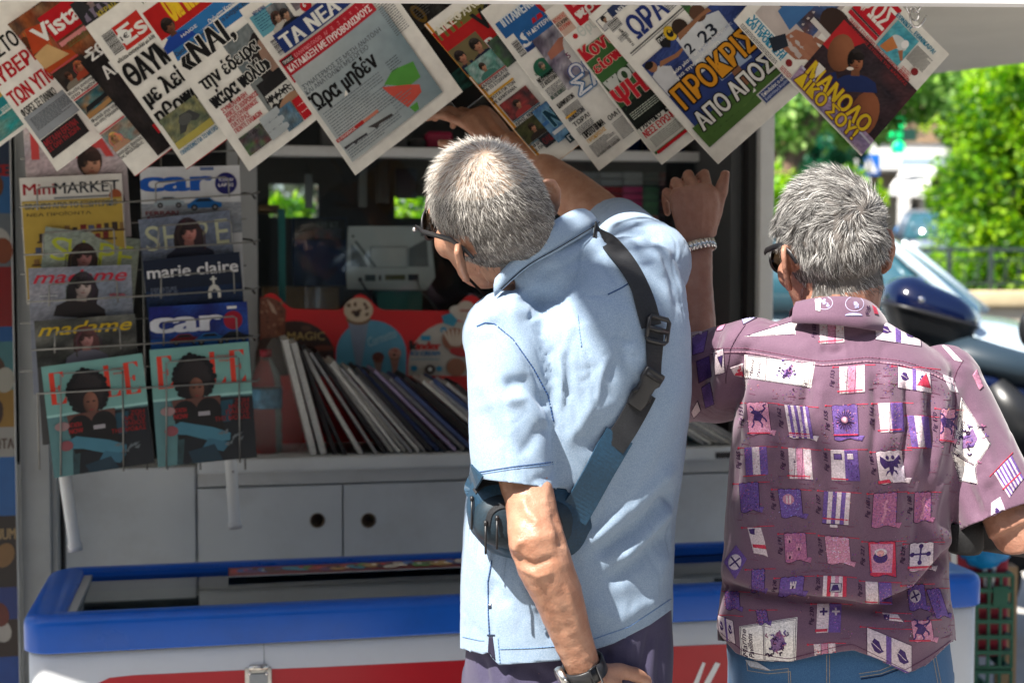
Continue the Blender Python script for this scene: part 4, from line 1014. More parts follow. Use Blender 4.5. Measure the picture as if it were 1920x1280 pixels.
D_ = lambda k: DR - 0.034*k
# left column
g = Mag((42, 222), (232, 214), 240, D_(-0.9)); g.blur(0, 120, 190, 120, [(190,170,176),(200,190,190),(170,160,170)], nx=5, ny=4); g.text('F A', 14, 160, 60, (200,70,70), w=150, bold=0.02); g.person(120, 70, 60, hair=(40,26,24), top=(60,40,50))
magazine(g, (186,176,180), 'pale pink magazine with red letters, mostly hidden at the top of the rack')
g = Mag((36, 334), (228, 325), 245, D_(0)); h = g.h
g.text('Mini', 6, h-34, 22, (150,20,30), w=58, bold=0.02); g.text('MARKET', 64, h-34, 22, (20,30,44), w=122, bold=0.015); g.rect(62, h-44, 110, 4, (120,124,128)); g.ell(178, h-42, 12, 12, (150,80,50))
g.rect(2, h-236, 188, 190, (176,150,66)); g.rect(4, h-52, 184, 2, (190,180,140)); g.text('BRANDS ΑΠΟ ΤΟ ΕΞΩΤΕΡΙΚΟ', 8, h-62, 11, (50,70,84), w=172, bold=0.03); g.text('ΝΕΑ ΠΡΟΪΟΝΤΑ', 10, h-76, 6, (70,60,40), w=120)
r = random.Random(5)
for (ry, xa) in ((h-112, 74), (h-128, 26), (h-150, 18), (h-172, 14)):
    g.rect(xa, ry, 150, 3.5, (70,44,30))
    for q in range(9):
        xx = xa + 4 + q*15; hh = r.uniform(8, 15); g.rect(xx, ry+3.5, r.uniform(7,12), hh, r.choice([(110,40,36),(60,50,40),(150,150,140),(70,80,110),(130,100,60)]))
magazine(g, (206,204,198), 'trade magazine with yellow shop shelf cover at the top of the left column')
g = Mag((84, 424), (262, 446), 238, D_(1)); h = g.h; g.blur(0, h-110, 178, 110, [(150,160,150),(160,172,160),(140,156,150)], nx=6, ny=5)
g.text('S', 14, h-62, 46, (186,196,60), w=36, bold=0.0); g.text('H', 46, h-62, 46, (186,196,60), w=30, bold=0.0); g.text('PE', 104, h-62, 46, (186,196,60), w=64, bold=0.0); g.person(76, h-108, 46, skin=(170,120,120), hair=(30,22,24), top=(44,36,36), longhair=True); g.rect(0, 0, 178, h-110, (60,52,50))
magazine(g, (160,170,160), 'fitness magazine with yellow-green letters, bowed out of its pocket', curl=0.10)
g = Mag((53, 503), (246, 496), 244, D_(2)); h = g.h; g.blur(0, h-120, 193, 120, [(130,136,150),(120,130,146),(150,150,160)], nx=6, ny=5)
g.text('madame', 8, h-30, 24, (180,30,54), w=176, bold=0.012, shear=0.35); g.person(92, h-100, 48, skin=(176,160,156), hair=(30,26,30), top=(40,34,36), tilt=-0.12, longhair=True); g.rect(18, h-56, 34, 2, (190,196,200)); g.text('SPECIAL', 150, h-60, 5, (180,40,50), w=30)
magazine(g, (130,136,150), 'grey fashion magazine with a crimson script title')
g = Mag((64, 602), (253, 588), 240, D_(3)); h = g.h; g.blur(0, h-90, 189, 90, [(56,58,54),(80,84,80),(40,40,40),(110,110,104)], nx=8, ny=5)
g.text('madame', 6, h-30, 24, (196,166,30), w=176, bold=0.012, shear=0.35); g.person(94, h-92, 40, skin=(180,130,126), hair=(60,36,34), top=(110,110,124), longhair=True)
magazine(g, (70,70,70), 'dark fashion magazine with a yellow script title and smiling woman')
def elle(TL, TR, hp, D, label):
    g = Mag(TL, TR, hp, D, 3.0); w, h = g.w, g.h
    g.blur(0, 0, w, h, [(24,44,52),(30,50,56),(70,110,112),(96,140,136),(112,156,150)], nx=7, ny=8, vgrad=True)
    g.rect(0, h-96, w, 96, (112,160,154)); g.rect(0, h-100, w, 5, (150,196,190)); g.poly([(w*.58,h-102),(w,h-104),(w,0),(w*.25,0),(w*.3,h*.3)], (16,22,30)); g.poly([(0,h-100),(30,h-100),(42,h-150),(36,0),(0,0)], (84,124,126)); g.poly([(w*.6,h-110),(w*.8,h-108),(w*.76,h-150),(w*.6,h-150)], (24,66,82))
    for (x, s) in ((12, 'E'), (w-76, 'L'), (w-38, 'E')):
        g.rect(x, h-76, 9.5, 62, (206,58,40)); g.rect(x+9, h-76, 16, 1.6, (206,58,40))
        if s == 'E': g.rect(x+9, h-16, 16, 1.6, (206,58,40)); g.rect(x+9, h-46, 10, 1.5, (206,58,40)); g.poly([(x+18,h-14),(x+27,h-14),(x+27,h-26)], (206,58,40)); g.poly([(x+15,h-40),(x+20,h-40),(x+20,h-51),(x+15,h-51)], (206,58,40))
        g.poly([(x+18,h-76),(x+28,h-76),(x+28,h-62)], (206,58,40))
    g.text('ΙΟΥΛΙΟΣ', w-62, h-26, 4, (190,70,60), w=26); g.text('ΕΛΛΑΔΑ', w-58, h-34, 4, (190,70,60), w=20)
    cx = w*.42
    g.soft(cx, h-60, 37, 42, (40,34,36), lo=.12, n=26)
    rr = random.Random(2)
    for k in range(26): a = k*2*math.pi/26; g.ell(cx+37*math.cos(a)*rr.uniform(.9,1.04), h-60+42*math.sin(a)*rr.uniform(.9,1.04), 6, 6, (14,13,16), n=8)
    g.soft(cx+4, h-82, 14, 22, (128,84,68), lo=.25); [g.ell(cx+4+e, h-79, 3.4, 1.6, (24,16,16)) for e in (-5,6)]; g.ell(cx+4, h-95, 4, 1.6, (120,44,46)); g.poly([(cx-44,h-100),(cx+48,h-98),(cx+46,h-118),(cx-40,h-126)], (92,60,52))
    g.ell(cx-20, h-128, 24, 26, (14,12,14)); g.ell(cx+24, h-126, 24, 26, (14,12,14)); g.poly([(cx-42,h-130),(cx+46,h-128),(cx+52,h-170),(cx-36,h-176)], (13,12,14)); g.rect(cx+4, h-134, 22, 8, (150,146,150))
    g.text('ΑΓΑΠΗ', cx-42, h-124, 8, (150,24,28), w=24, bold=.03); g.text('NOW', cx-42, h-136, 9, (150,24,28), w=26, bold=.03)
    g.poly([(cx-50,h-150),(cx-30,h-142),(cx+30,h-158),(cx+62,h-172),(cx+60,h-186),(cx+30,h-186),(cx-20,h-168),(cx-48,h-164)], (64,116,134)); g.poly([(cx+20,h-178),(cx+60,h-190),(cx+46,h-206),(cx+8,h-194)], (50,96,116)); g.poly([(cx-20,h-200),(cx+30,h-190),(cx+44,h-222),(cx-12,h-226)], (24,50,64))
    for k, (s, y, ww) in enumerate((('ΖΩΗ', 116, 26), ('ΜΕ ΤΟ', 126, 38), ('ΠΑΘΟΣ', 136, 44), ('ΤΗΣ ΜΟΔΑΣ', 147, 66))): g.text(s, w-8-ww, h-y, 8, (130,24,26), w=ww, bold=0.03)
    g.ell(26, h-120, 14, 9, (150,120,120), n=10); g.ell(30, h-158, 13, 10, (130,70,76), n=10)
    rr = random.Random(8)
    for k in range(9): a, b = rr.uniform(w*.6, w*.95), rr.uniform(30, h-170); g.poly([(a,b),(a+rr.uniform(6,16),b+rr.uniform(4,9)),(a+rr.uniform(4,10),b-3)], (96,104,108))
    return magazine(g, (40,60,66), label)
elle((77, 688), (266, 662), 216, D_(4.4), 'glossy teal fashion magazine with tall orange letters, lowest in the left column')
elle((280, 656), (466, 640), 224, D_(4.4), 'glossy teal fashion magazine with tall orange letters, lowest in the right column')
# right column
g = Mag((262, 314), (449, 310), 240, D_(0)); h = g.h; g.blur(0, h-130, 187, 60, [(150,156,164),(120,130,140)], nx=5, ny=3)
g.text('car', 0, h-46, 40, (24,84,170), w=132, bold=0.07); g.rect(112, h-8, 26, 6, (90,110,150)); g.ell(160, h-34, 21, 21, (28,34,100)); g.text('ΤΟ ΣΟΥΠΕΡ', 146, h-30, 5, WHT, w=28); g.text('LAP 22', 146, h-40, 6, WHT, w=28, bold=.02); g.car(52, h-74, 28, (150,166,176)); g.car(118, h-80, 32, (24,96,160)); g.text('FERRARI', 8, h-92, 8, (110,24,34), w=60, bold=.03); g.text('ΔΟΚΙΜΗ', 8, h-100, 5, (110,24,34), w=60, bold=.03)
magazine(g, (196,200,204), 'white motoring magazine with big blue letters and two cars')
g = Mag((259, 412), (430, 394), 236, D_(1)); h = g.h; g.blur(0, h-120, 171, 120, [(104,116,132),(110,120,140),(90,100,120)], nx=5, ny=4)
for (s, x, ww) in (('S', 10, 26), ('H', 44, 30), ('P', 106, 22), ('E', 142, 24)): g.text(s, x, h-62, 48, (176,180,150), w=ww, bold=0.0)
g.person(90, h-92, 46, skin=(176,120,112), hair=(32,22,26), top=(26,30,50), longhair=True)
magazine(g, (100,110,130), 'slate fitness magazine with cream letters and a long-haired woman')
g = Mag((268, 488), (449, 472), 236, D_(2)); h = g.h; g.blur(0, h-160, 181, 100, [(20,40,74),(26,54,92),(16,34,64)], nx=5, ny=4); g.text('marie claire', 6, h-36, 22, (214,216,220), w=170, bold=0.02); g.text('DEPARTURE', 10, h-62, 7, (110,120,140), w=48); g.text('NIGHT IS', 10, h-72, 9, (110,120,140), w=50)
g.poly([(116,h-84),(116,h-70),(120,h-62),(128,h-56),(136,h-62),(140,h-70),(140,h-84),(134,h-84),(134,h-72),(128,h-66),(122,h-72),(122,h-84)], (214,214,206)); g.rect(126, h-56, 4, 14, (214,214,206)); g.rect(122, h-49, 12, 3.4, (214,214,206)); g.rect(164, h-38, 12, 4, (200,200,204))
magazine(g, (20,30,50), 'navy magazine with white lettering and a small white key emblem')
g = Mag((279, 576), (463, 565), 236, D_(3)); h = g.h; g.blur(0, h-110, 184, 110, [(20,30,110),(16,24,96),(30,70,150)], nx=5, ny=4); g.blur(0, h-96, 184, 34, [(30,90,170),(24,70,140)], nx=5, ny=2); g.text('car', 2, h-50, 42, (206,210,220), w=130, bold=0.07); g.rect(146, h-12, 18, 5, WHT); g.ell(156, h-34, 18, 18, (150,20,44)); g.car(64, h-72, 28, (120,30,40)); g.car(112, h-74, 30, (30,104,170)); g.car(158, h-72, 26, (24,28,40))
magazine(g, (20,28,100), 'deep blue motoring magazine with big white letters and a red disc')

# ------------------------------------------------------------------ poster board at the left edge
DP = 3.46
pb = kthing('poster_board', 'tall ice cream poster board cut off by the left edge of the photo', 'poster', (kx(-60, DP), DP, 0))
x0, x1, z0, z1 = kx(-170, DP), kx(29, DP), 0.25, kz(255, DP, 20)
mb = MB(); mb.box((x0, DP, z0), (x1, DP+0.012, z1)); mb.build('board', M['white_metal'], pb, KM)
ink = Ink(); pz = lambda py: (kz(py, DP, 15) - z0) * 1000; W_ = (x1-x0)*1000
for (ya, yb, c) in ((255,330,(40,60,90)),(330,400,(50,110,170)),(400,500,(120,130,140)),(500,612,(150,20,24)),(612,640,(30,100,170)),(640,730,(80,140,150)),(730,800,(170,130,50)),(800,856,(180,180,176)),(856,966,(24,110,190)),(966,1100,(40,28,24)),(1100,1160,(30,60,140)),(1160,1230,(60,44,40)),(1230,1300,(24,80,170)),(1300,1500,(150,20,24))):
    ink.rect(2, pz(yb), W_-4, pz(ya)-pz(yb), c, cell=60)
r = random.Random(9)
for (y, c) in ((350,(120,70,40)),(450,(200,200,196)),(470,(150,80,50)),(660,(190,90,80)),(690,(90,60,44)),(712,(190,190,180)),(775,(80,44,26)),(770,(60,34,26)),(1040,(150,110,60)),(1180,(200,196,190)),(1150,(120,50,40))): ink.ell(W_-r.uniform(20,60), pz(y), 22, 30, c, n=14, rot=r.uniform(-.5,.5))
ink.text('ΠΑΓΩΤΑ', W_-90, pz(840), 22, (90,60,50), w=86, bold=.03); ink.text('MAGNUM', W_-96, pz(1010), 26, (190,160,110), w=92, bold=.02); ink.text('ICE', W_-50, pz(330), 26, (180,30,34), w=46, bold=.05)
ink.it = [(a, b, [tuple(q*.45 for q in c) for c in C], n) for a, b, C, n in ink.it]  # all print colours dimmed, the left-edge vignette put into them
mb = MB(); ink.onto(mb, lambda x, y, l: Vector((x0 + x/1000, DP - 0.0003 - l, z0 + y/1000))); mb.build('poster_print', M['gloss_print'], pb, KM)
mb = MB()
for x in (x0+0.03, x1-0.02): mb.box((x-0.012, DP+0.013, 0), (x+0.012, DP+0.035, z1))
mb.build('stand', M['wire'], pb, KM)
# ------------------------------------------------------------------ goods on the kiosk counter
DI = 3.95
board = kthing('ice_cream_sign', 'red scallop-topped ice cream display board behind the magazines', 'sign', tuple(KF(690, 705, DI)))
u = lambda px, py: (KF(px, py, DI).x, KF(px, py, DI).z)
top = []
for (xc, yt) in ((508, 549), (676, 551), (884, 553)):
    for k in range(-5, 6):
        t = k/5; top.append((xc + 44*t, yt + 30*(1 - math.cos(t*math.pi))/2))
top = [(488, 556)] + [q for q in top if q[0] > 489]
low = top + [(1010, 583), (1120, 553), (1200, 583), (1260, 583), (1260, 848), (488, 848)]
mb = MB(); mb.prism([u(*q) for q in low], (0,0.006,0), X3, Z3, (0, DI, 0)); mb.build('panel', mat('sign_red', (0.58,0.012,0.016), 0.35), board, KM)
ink = Ink(); H0 = 860
def Y(py): return H0 - py
def dome(x0, x1, yt, c):
    cx, rx = (x0+x1)/2, (x1-x0)/2; pts = [(cx + rx*math.cos(a), Y(yt+rx*0.95) + rx*0.95*math.sin(a)) for a in [math.pi*k/16 for k in range(17)]]
    ink.poly([(x1, Y(704)), *pts, (x0, Y(704))], c)
dome(478, 628, 601, (56,36,28)); dome(630, 762, 600, (84,150,180)); dome(765, 940, 602, (178,176,170)); dome(945, 1080, 600, (84,150,180)); dome(1082, 1240, 602, (56,36,28))
ink.poly([(488,Y(560)),(500,Y(556)),(520,Y(562)),(536,Y(580)),(534,Y(630)),(488,Y(634))], (112,64,46))
r = random.Random(4)
for k in range(22): ink.ell(r.uniform(490,530), Y(r.uniform(566,630)), 3.5, 2.5, r.choice([(84,44,30),(140,92,66),(150,110,84)]), n=8, rot=r.uniform(0,3))
ink.poly([(500,Y(560)),(512,Y(572)),(520,Y(590)),(510,Y(584))], (178,150,130))
ink.text('MAGIC', 539, Y(637), 15, (186,160,100), w=70, bold=0.0); ink.ell(574, Y(615), 10, 5, (90,64,50)); ink.text('FRUIT', 590, Y(678), 11, (80,56,50), w=36); ink.ell(608, Y(652), 20, 5, (110,56,40))
def cone(x, yt, s, cream, cone_c, c2):
    ink.poly([(x-s*.62,Y(yt+s*1.2)),(x+s*.62,Y(yt+s*1.2)),(x+s*.14,Y(yt+s*4.1)),(x+s*0.0,Y(yt+s*4.25)),(x-s*.1,Y(yt+s*4.1))], cone_c)
    ink.ell(x, Y(yt+s*1.15), s*.72, s*.35, (120,90,60)); ink.ell(x, Y(yt+s*.62), s*.86, s*.72, cream); rr = random.Random(int(x))
    for k in range(9): ink.ell(x+rr.uniform(-.6,.6)*s, Y(yt+rr.uniform(.15,1.0)*s), s*.14, s*.1, c2, n=8, rot=rr.uniform(0,3))
    ink.ell(x-s*.1, Y(yt+s*.85), s*.2, s*.2, (50,32,26), n=9)
cone(672, 561, 32, (196,180,158), (120,134,156), (96,70,56))
cone(709, 661, 13, (110,60,50), (130,110,104), (60,30,26)); cone(740, 653, 14, (176,130,116), (150,110,100), (140,60,50))
ink.text('Cornetto', 692, Y(650), 17, (150,186,200), w=56, bold=0.01, shear=0.3, rot=0.35)
for (x, y, h, s, c) in ((769, 655, 17, 'k', (24,22,22)), (781, 655, 15, 'inder', (180,40,40))): ink.text(s, x, Y(y), h, c, w=13 if s == 'k' else 44, bold=0.07)
ink.text('ICE CREAM', 770, Y(666), 8, (40,110,160), w=54, bold=0.06); ink.rect(770, Y(674), 54, 2, (110,150,170)); ink.rect(789, Y(638), 18, 9, (40,140,180)); 
for (x, y, rr_) in ((831,618,6),(776,690,6),(823,691,6)): ink.ell(x, Y(y), rr_, rr_*.9, (50,140,180))
ink.ell(868, Y(588), 27, 14, (190,184,176), rot=-.35); ink.ell(874, Y(580), 18, 16, (190,178,166), rot=-.35); ink.rect(862, Y(584), 24, 4, (150,90,84)); ink.poly([(828,Y(592)),(845,Y(586)),(858,Y(600)),(850,Y(612)),(832,Y(606))], (50,140,170))
ink.ell(852, Y(636), 24, 22, (140,90,70)); 
for k in range(6): ink.ell(838+k*6, Y(632), 2.6, 18, (196,184,170), rot=.5-.18*k)
ink.ell(862, Y(660), 20, 8, (170,40,44), rot=-.2); ink.ell(855, Y(688), 18, 17, (150,100,76)); ink.ell(806, Y(692), 10, 9, (60,50,48)); ink.ell(806, Y(692), 4, 4, WHT)
mb = MB(); ink.onto(mb, lambda x, y, l: (lambda q: Vector((q.x, DI - 0.0004 - l, q.z)))(KF(x, H0 - y, DI)))
mb.build('printed_pictures', M['gloss_print'], board, KM)

# leaning row of magazines: page edges towards us
lean_cols = {'white': (0.62,0.63,0.62), 'black': (0.02,0.02,0.024), 'navy': (0.03,0.06,0.18), 'grey': (0.25,0.26,0.28), 'lilac': (0.30,0.24,0.42), 'blue': (0.04,0.12,0.36), 'cream': (0.5,0.46,0.38), 'teal': (0.05,0.16,0.20), 'plum': (0.12,0.08,0.14), 'orange': (0.35,0.14,0.05)}
ML = {k: mat('magazine_' + k, c, 0.42, bump=(120, 0.1, 0.001)) for k, c in lean_cols.items()}
MPG = {k: mat('page_edge_' + k, c, 0.7, noise_=(200, 0.2)) for k, c in (('white', (0.60,0.61,0.60)), ('black', (0.03,0.03,0.034)), ('grey', (0.30,0.31,0.33)), ('navy', (0.05,0.08,0.2)), ('lilac', (0.36,0.30,0.48)))}
orde = ['first','second','third','fourth','fifth','sixth','seventh','eighth','ninth','tenth','eleventh','twelfth','thirteenth','fourteenth','fifteenth','sixteenth','seventeenth','eighteenth','nineteenth','twentieth','twenty-first','twenty-second','twenty-third','twenty-fourth','twenty-fifth','twenty-sixth','twenty-seventh','twenty-eighth']
def lean_mag(bx, ang, Lp, th, cover, edge, label, bow=0.0, D0=3.675):
    a = KF(bx, 853, D0); a.z = zct + 0.0005
    L = Lp / 2667 * 3.75; t = th / 2667 * 3.75
    up = Vector((-math.sin(R(ang)), 0, math.cos(R(ang)))); sd = Vector((math.cos(R(ang)), 0, math.sin(R(ang)))); a = a + sd*0
    root = thing('magazine', label, 'magazine', KM @ a, TH, 'magazines leaning in a row on the counter')
    n = 8
    def pt(k, s, d): q = k/n; return a + up*(L*q) + sd*(s + bow*math.sin(math.pi*q)*0.5 + bow*(1-q)**2) + Vector((0, d, 0))
    mb = MB()
    for s, rev in ((0.0, 0), (t, 1)):
        for k in range(n): mb.add([pt(k, s, 0), pt(k+1, s, 0), pt(k+1, s, 0.21), pt(k, s, 0.21)], [(0,1,2,3)])
    mb.build('cover', ML[cover], root, KM)
    mb = MB(); e = 0.0004
    for k in range(n): mb.add([pt(k, e, 0.0008), pt(k, t-e, 0.0008), pt(k+1, t-e, 0.0008), pt(k+1, e, 0.0008)], [(0,1,2,3)])
    mb.add([pt(n, e, 0.0008), pt(n, t-e, 0.0008), pt(n, t-e, 0.209), pt(n, e, 0.209)], [(0,1,2,3)]); mb.add([pt(0, e, 0.0008), pt(0, t-e, 0.0008), pt(0, t-e, 0.209), pt(0, e, 0.209)], [(0,1,2,3)])
    mb.build('pages', MPG[edge], root, KM)
seq = [(583,13.5,218,12,'white','white',0),(601,14.5,212,12,'white','white',0),(640,20,214,9,'black','black',-.02),(660,26,214,7,'black','black',-.02),(684,31,222,9,'black','white',-.014),(703,32.5,222,6,'grey','grey',0),(719,34,226,8,'black','black',0),(733,36,206,7,'white','white',0),(746,37,208,7,'white','white',0),(757,38,216,7,'teal','white',0),(770,39.5,204,6,'cream','grey',0),(783,40,204,7,'white','white',0),(795,41,192,5,'plum','white',0),(806,42,210,9,'navy','black',0),(819,43,208,8,'black','navy',0),(834,44,206,8,'blue','black',0),(852,45,214,7,'lilac','lilac',0),(868,46,196,8,'grey','grey',0),(884,46.5,200,9,'navy','navy',0),(902,47,202,10,'lilac','black',0),(920,48,190,7,'orange','black',0),(936,48.5,196,8,'white','white',0),(950,49,196,8,'white','white',0),(966,50,204,9,'blue','navy',0),(984,50.5,196,8,'grey','white',0),(1002,51,196,8,'black','black',0)]
cn = {'white':'white','black':'black','navy':'navy','grey':'grey','lilac':'lilac','blue':'blue','cream':'cream','teal':'teal','plum':'plum','orange':'orange'}
for i, (bx, an, Lp, th, cv, eg, bw) in enumerate(seq):
    lean_mag(bx, an, Lp, th, cv, eg, f'{cn[cv]} covered magazine with {eg} page edges, {orde[i]} from the water bottle in the leaning row', bw, 3.675 + 0.004*((i*7) % 5))
seq2 = [(1318,57,170,7,'teal','grey'),(1331,58,176,7,'white','white'),(1344,58.5,172,6,'cream','white'),(1356,59,178,7,'grey','grey'),(1368,60,172,6,'white','white'),(1381,60.5,176,7,'blue','white'),(1394,61,168,7,'plum','grey')]
for i, (bx, an, Lp, th, cv, eg) in enumerate(seq2):
    lean_mag(bx, an, Lp, th, cv, eg, f'{cn[cv]} magazine with {eg} edges, {orde[i]} from left in the row between the men', 0, 3.68 + 0.004*(i % 3))

# water bottle in a plastic bag
M['pet'] = mat('pet', (0.80,0.88,0.88), 0.08, trans=0.9, ior=1.2)
M['film'] = mat('film', (0.75,0.8,0.8), 0.22, trans=0.75, ior=1.05, alpha=0.30, bump=(40, 0.6, 0.01))
wb = KF(500, 855, 3.77); wb.z = zct
bt = kthing('water_bottle', 'clear plastic water bottle with a blue label and red cap', 'bottle', tuple(wb))
mb = MB(); hB = 0.285
mb.lathe(wb, [(0.001,0.0),(0.036,0.0),(0.041,0.006),(0.041,0.05),(0.0385,0.056),(0.041,0.062),(0.041,0.10),(0.039,0.106),(0.041,0.112),(0.041,0.175),(0.036,0.205),(0.02,0.24),(0.0135,0.25),(0.0135,0.265),(0.001,0.265)], 22); mb.build('bottle_body', M['pet'], bt, KM)
mb = MB(); mb.lathe(wb, [(0.0415,0.118),(0.042,0.119),(0.042,0.168),(0.0415,0.169)], 22); mb.build('bottle_label', mat('bottle_label', (0.10,0.26,0.40), 0.4, noise_=(50, 0.4)), bt, KM)
mb = MB(); mb.lathe(wb, [(0.001,0.252),(0.0155,0.252),(0.0155,0.270),(0.001,0.271)], 18); mb.build('cap', mat('cap_red', (0.35,0.03,0.05), 0.4), bt, KM)
bm = bmesh.new(); bmesh.ops.create_uvsphere(bm, u_segments=40, v_segments=26, radius=1)
for v in bm.verts:
    s = v.co; nz = noise.noise(s*2.3)*0.16 + noise.noise(s*6)*0.07
    v.co = Vector((s.x*0.062*(1.15 - 0.35*s.z)*(1+nz) + 0.02*(1-s.z)*0.3, s.y*0.06*(1+nz), s.z*0.155*(1+nz*.4)))
    if v.co.z < -0.14: v.co.z = -0.14
mb = MB(); mb.bm(bm, True); bm.free()
mb.v = [tuple(Vector(p) + wb + Vector((0.028,0.0,0.142))) for p in mb.v]
tag(mb.build('plastic_bag', M['film'], None, KM, KM @ wb), 'crumpled clear plastic bag pulled over the water bottle', 'bag')

# ------------------------------------------------------------------ things behind the glass
def kbox_thing(name, label, cat, px0, py0, px1, py1, D, depth, m, bev=0.003, group=None):
    a, b = KF(px0, py1, D), KF(px1, py0, D)
    o = MB(); o.box((a.x, D, a.z), (b.x, D+depth, b.z), bev)
    ob = o.build(name, m, None, KM, KM @ Vector(((a.x+b.x)/2, D+depth/2, a.z)))
    return tag(ob, label, cat, group), a, b
M['router'] = mat('router', (0.66,0.68,0.70), 0.4)
DRt = 4.16
rt = kthing('router', 'white internet router standing upright behind the kiosk glass', 'router', tuple(KF(735, 545, DRt)))
q = [(653,424),(806,424),(816,520),(800,544),(652,542),(650,520)]
mb = MB(); mb.prism([(KF(*p_, DRt).x, KF(*p_, DRt).z) for p_ in q], (0,0.035,0), X3, Z3, (0, DRt, 0)); mb.build('case', M['router'], rt, KM)
ink = Ink(); Hh = 600
for (a, b) in (((660,470),(688,500)),((666,452),(704,500))): ink.line([(a[0],Hh-a[1]),(b[0],Hh-b[1])], 5, (120,126,130))
ink.poly([(658,Hh-456),(674,Hh-474),(690,Hh-500),(658,Hh-500)], (120,124,128)); ink.poly([(800,Hh-448),(804,Hh-500),(766,Hh-500),(766,Hh-466)], (120,124,128)); ink.frame(694, Hh-502, 70, 40, 1.5, (120,124,128))
ink.rect(684, Hh-527, 20, 12, (30,44,40)); ink.rect(710, Hh-526, 5, 10, (20,20,22)); ink.rect(722, Hh-525, 38, 10, (90,84,40)); ink.rect(765, Hh-526, 20, 12, (20,26,40)); ink.ell(662, Hh-443, 2.5, 2.5, (30,30,30)); ink.ell(792, Hh-440, 2.5, 2.5, (30,30,30)); ink.ell(675, Hh-524, 4, 4, (24,24,24))
mb = MB(); ink.onto(mb, lambda x, y, l: (lambda k: Vector((k.x, DRt - 0.0004 - l, k.z)))(KF(x, Hh - y, DRt))); mb.build('ports', M['gloss_print'], rt, KM)
o = MB(); c0 = KF(676, 526, DRt-.004); o.tube([c0, KF(684, 540, DRt-.02), KF(700, 556, DRt-.03), KF(716, 600, DRt-.02)], 0.0028, 6); o.build('cable', M['black_rubber'], rt, KM)
o = MB(); o.tube([KF(782, 524, DRt-.004), KF(788, 545, DRt-.01), KF(806, 562, DRt-.02), KF(824, 590, DRt-.01)], 0.002, 6); o.build('cable', M['grey_metal'], rt, KM)
kbox_thing('teal_box', 'flat teal box under the router', 'box', 706, 545, 792, 600, 4.18, 0.12, mat('teal_box', (0.06,0.34,0.33), 0.5))
M['carton'] = mat('carton', (0.30,0.19,0.10), 0.8, noise_=(12, 0.15))
kbox_thing('carton', 'brown cardboard box lying behind the red ice cream sign', 'box', 494, 538, 636, 610, 4.2, 0.15, M['carton'])
bx, a, b = kbox_thing('product_box', 'dark blue product box with small print behind the window', 'box', 550, 408, 650, 536, 4.26, 0.14, mat('product_box', (0.02,0.05,0.13), 0.4))
ink = Ink(); ink.rect(2, 86, 96, 40, (30,36,40)); ink.text('230 ΚΖ', 44, 110, 9, (120,124,124), w=40, bold=.02); ink.blur(40, 88, 50, 20, [(50,64,84),(90,96,104),(150,60,60)], nx=4, ny=2); ink.text('wind', 62, 20, 9, (150,160,176), w=30); ink.rect(50, 14, 44, 1.4, (110,124,150)); ink.poly([(2,84),(40,84),(98,60),(98,2),(60,2)], (20,56,110)) 
mb = MB(); ink.onto(mb, lambda x, y, l: Vector((a.x + (b.x-a.x)*x/100, 4.2596 - l, a.z + (b.z-a.z)*y/128))); mb.build('box_print', M['gloss_print'], bx, KM)
o = MB(); a = KF(528, 560, 4.12); b = KF(530, 392, 4.12); o.box((a.x-0.008, 4.12, zct+0.001), (a.x+0.012, 4.14, b.z), 0.002)
tag(o.build('teal_post', mat('teal_post', (0.04,0.30,0.30), 0.4), None, KM, KM @ Vector((a.x, 4.13, zct))), 'thin teal upright strip behind the window at its left', 'strip')
kbox_thing('wooden_ledge', 'short brown wooden ledge inside the window by the left jamb', 'ledge', 486, 384, 524, 396, 4.3, 0.2, mat('ledge', (0.22,0.13,0.06), 0.6))
# hanging sachets
for (x, y, w_, h_, c, lab) in ((672,312,16,76,(120,124,124),'clear hanging sachet near the middle of the window'),(706,300,24,82,(60,60,62),'dark hanging sachet with a red spot behind the window'),(742,316,40,56,(20,40,60),'blue-black hanging sachet beside the man\'s head'),(572,326,14,64,(130,134,140),'slim white packet hanging above the blue box')):
    ob, a, b = kbox_thing('sachet', lab, 'sachet', x, y, x+w_, y+h_, 4.22, 0.012, mat('sachet', lin(c), 0.3), 0.004)
    o = MB(); mid = (a.x+b.x)/2; o.tube([(mid, 4.225, b.z-0.002), (mid, 4.225, zb0+0.02)], 0.0012, 5); o.build('string', M['black_plastic'], ob, KM)
# stacked packets right
cols = [[(120,124,130),(110,40,60),(70,60,90),(60,64,74)], [(130,130,134),(150,30,40),(90,50,84),(84,84,96)], [(140,140,142),(190,60,110),(186,56,110),(170,50,96)], [(60,66,60),(84,120,90),(90,130,96),(180,110,104)], [(90,40,40),(70,30,30),(66,30,32),(60,30,30)]]
xs = [1086, 1124, 1168, 1206, 1236]; nm = ['grey','crimson','pink','green','maroon']
for i, xa in enumerate(xs):
    xb = xs[i+1] if i + 1 < len(xs) else 1256
    for j in range(8):
        c = cols[i][j // 2]; y0 = 322 + j*13.6
        kbox_thing('packet', f'{nm[i]} column of small packets, {orde[j]} from the top, on the shelf right of the window', 'packet', xa+1, y0+1, xb-1, y0+12.6, 4.32, 0.05, mat('packet', lin(tuple(max(0, min(255, int(v*1.35) + ((i*5+j*11) % 17) - 8)) for v in c)), 0.35), 0.002, 'small packets stacked inside the window')
kbox_thing('packet_shelf', 'dark shelf carrying the stacked packets behind the glass', 'shelf', 1070, 431, 1300, 440, 4.26, 0.2, M['grey_metal'])
kbox_thing('display_tray', 'smoky plastic tray under the packet shelf', 'tray', 1110, 452, 1300, 560, 4.3, 0.1, mat('tray', (0.10,0.11,0.12), 0.3))
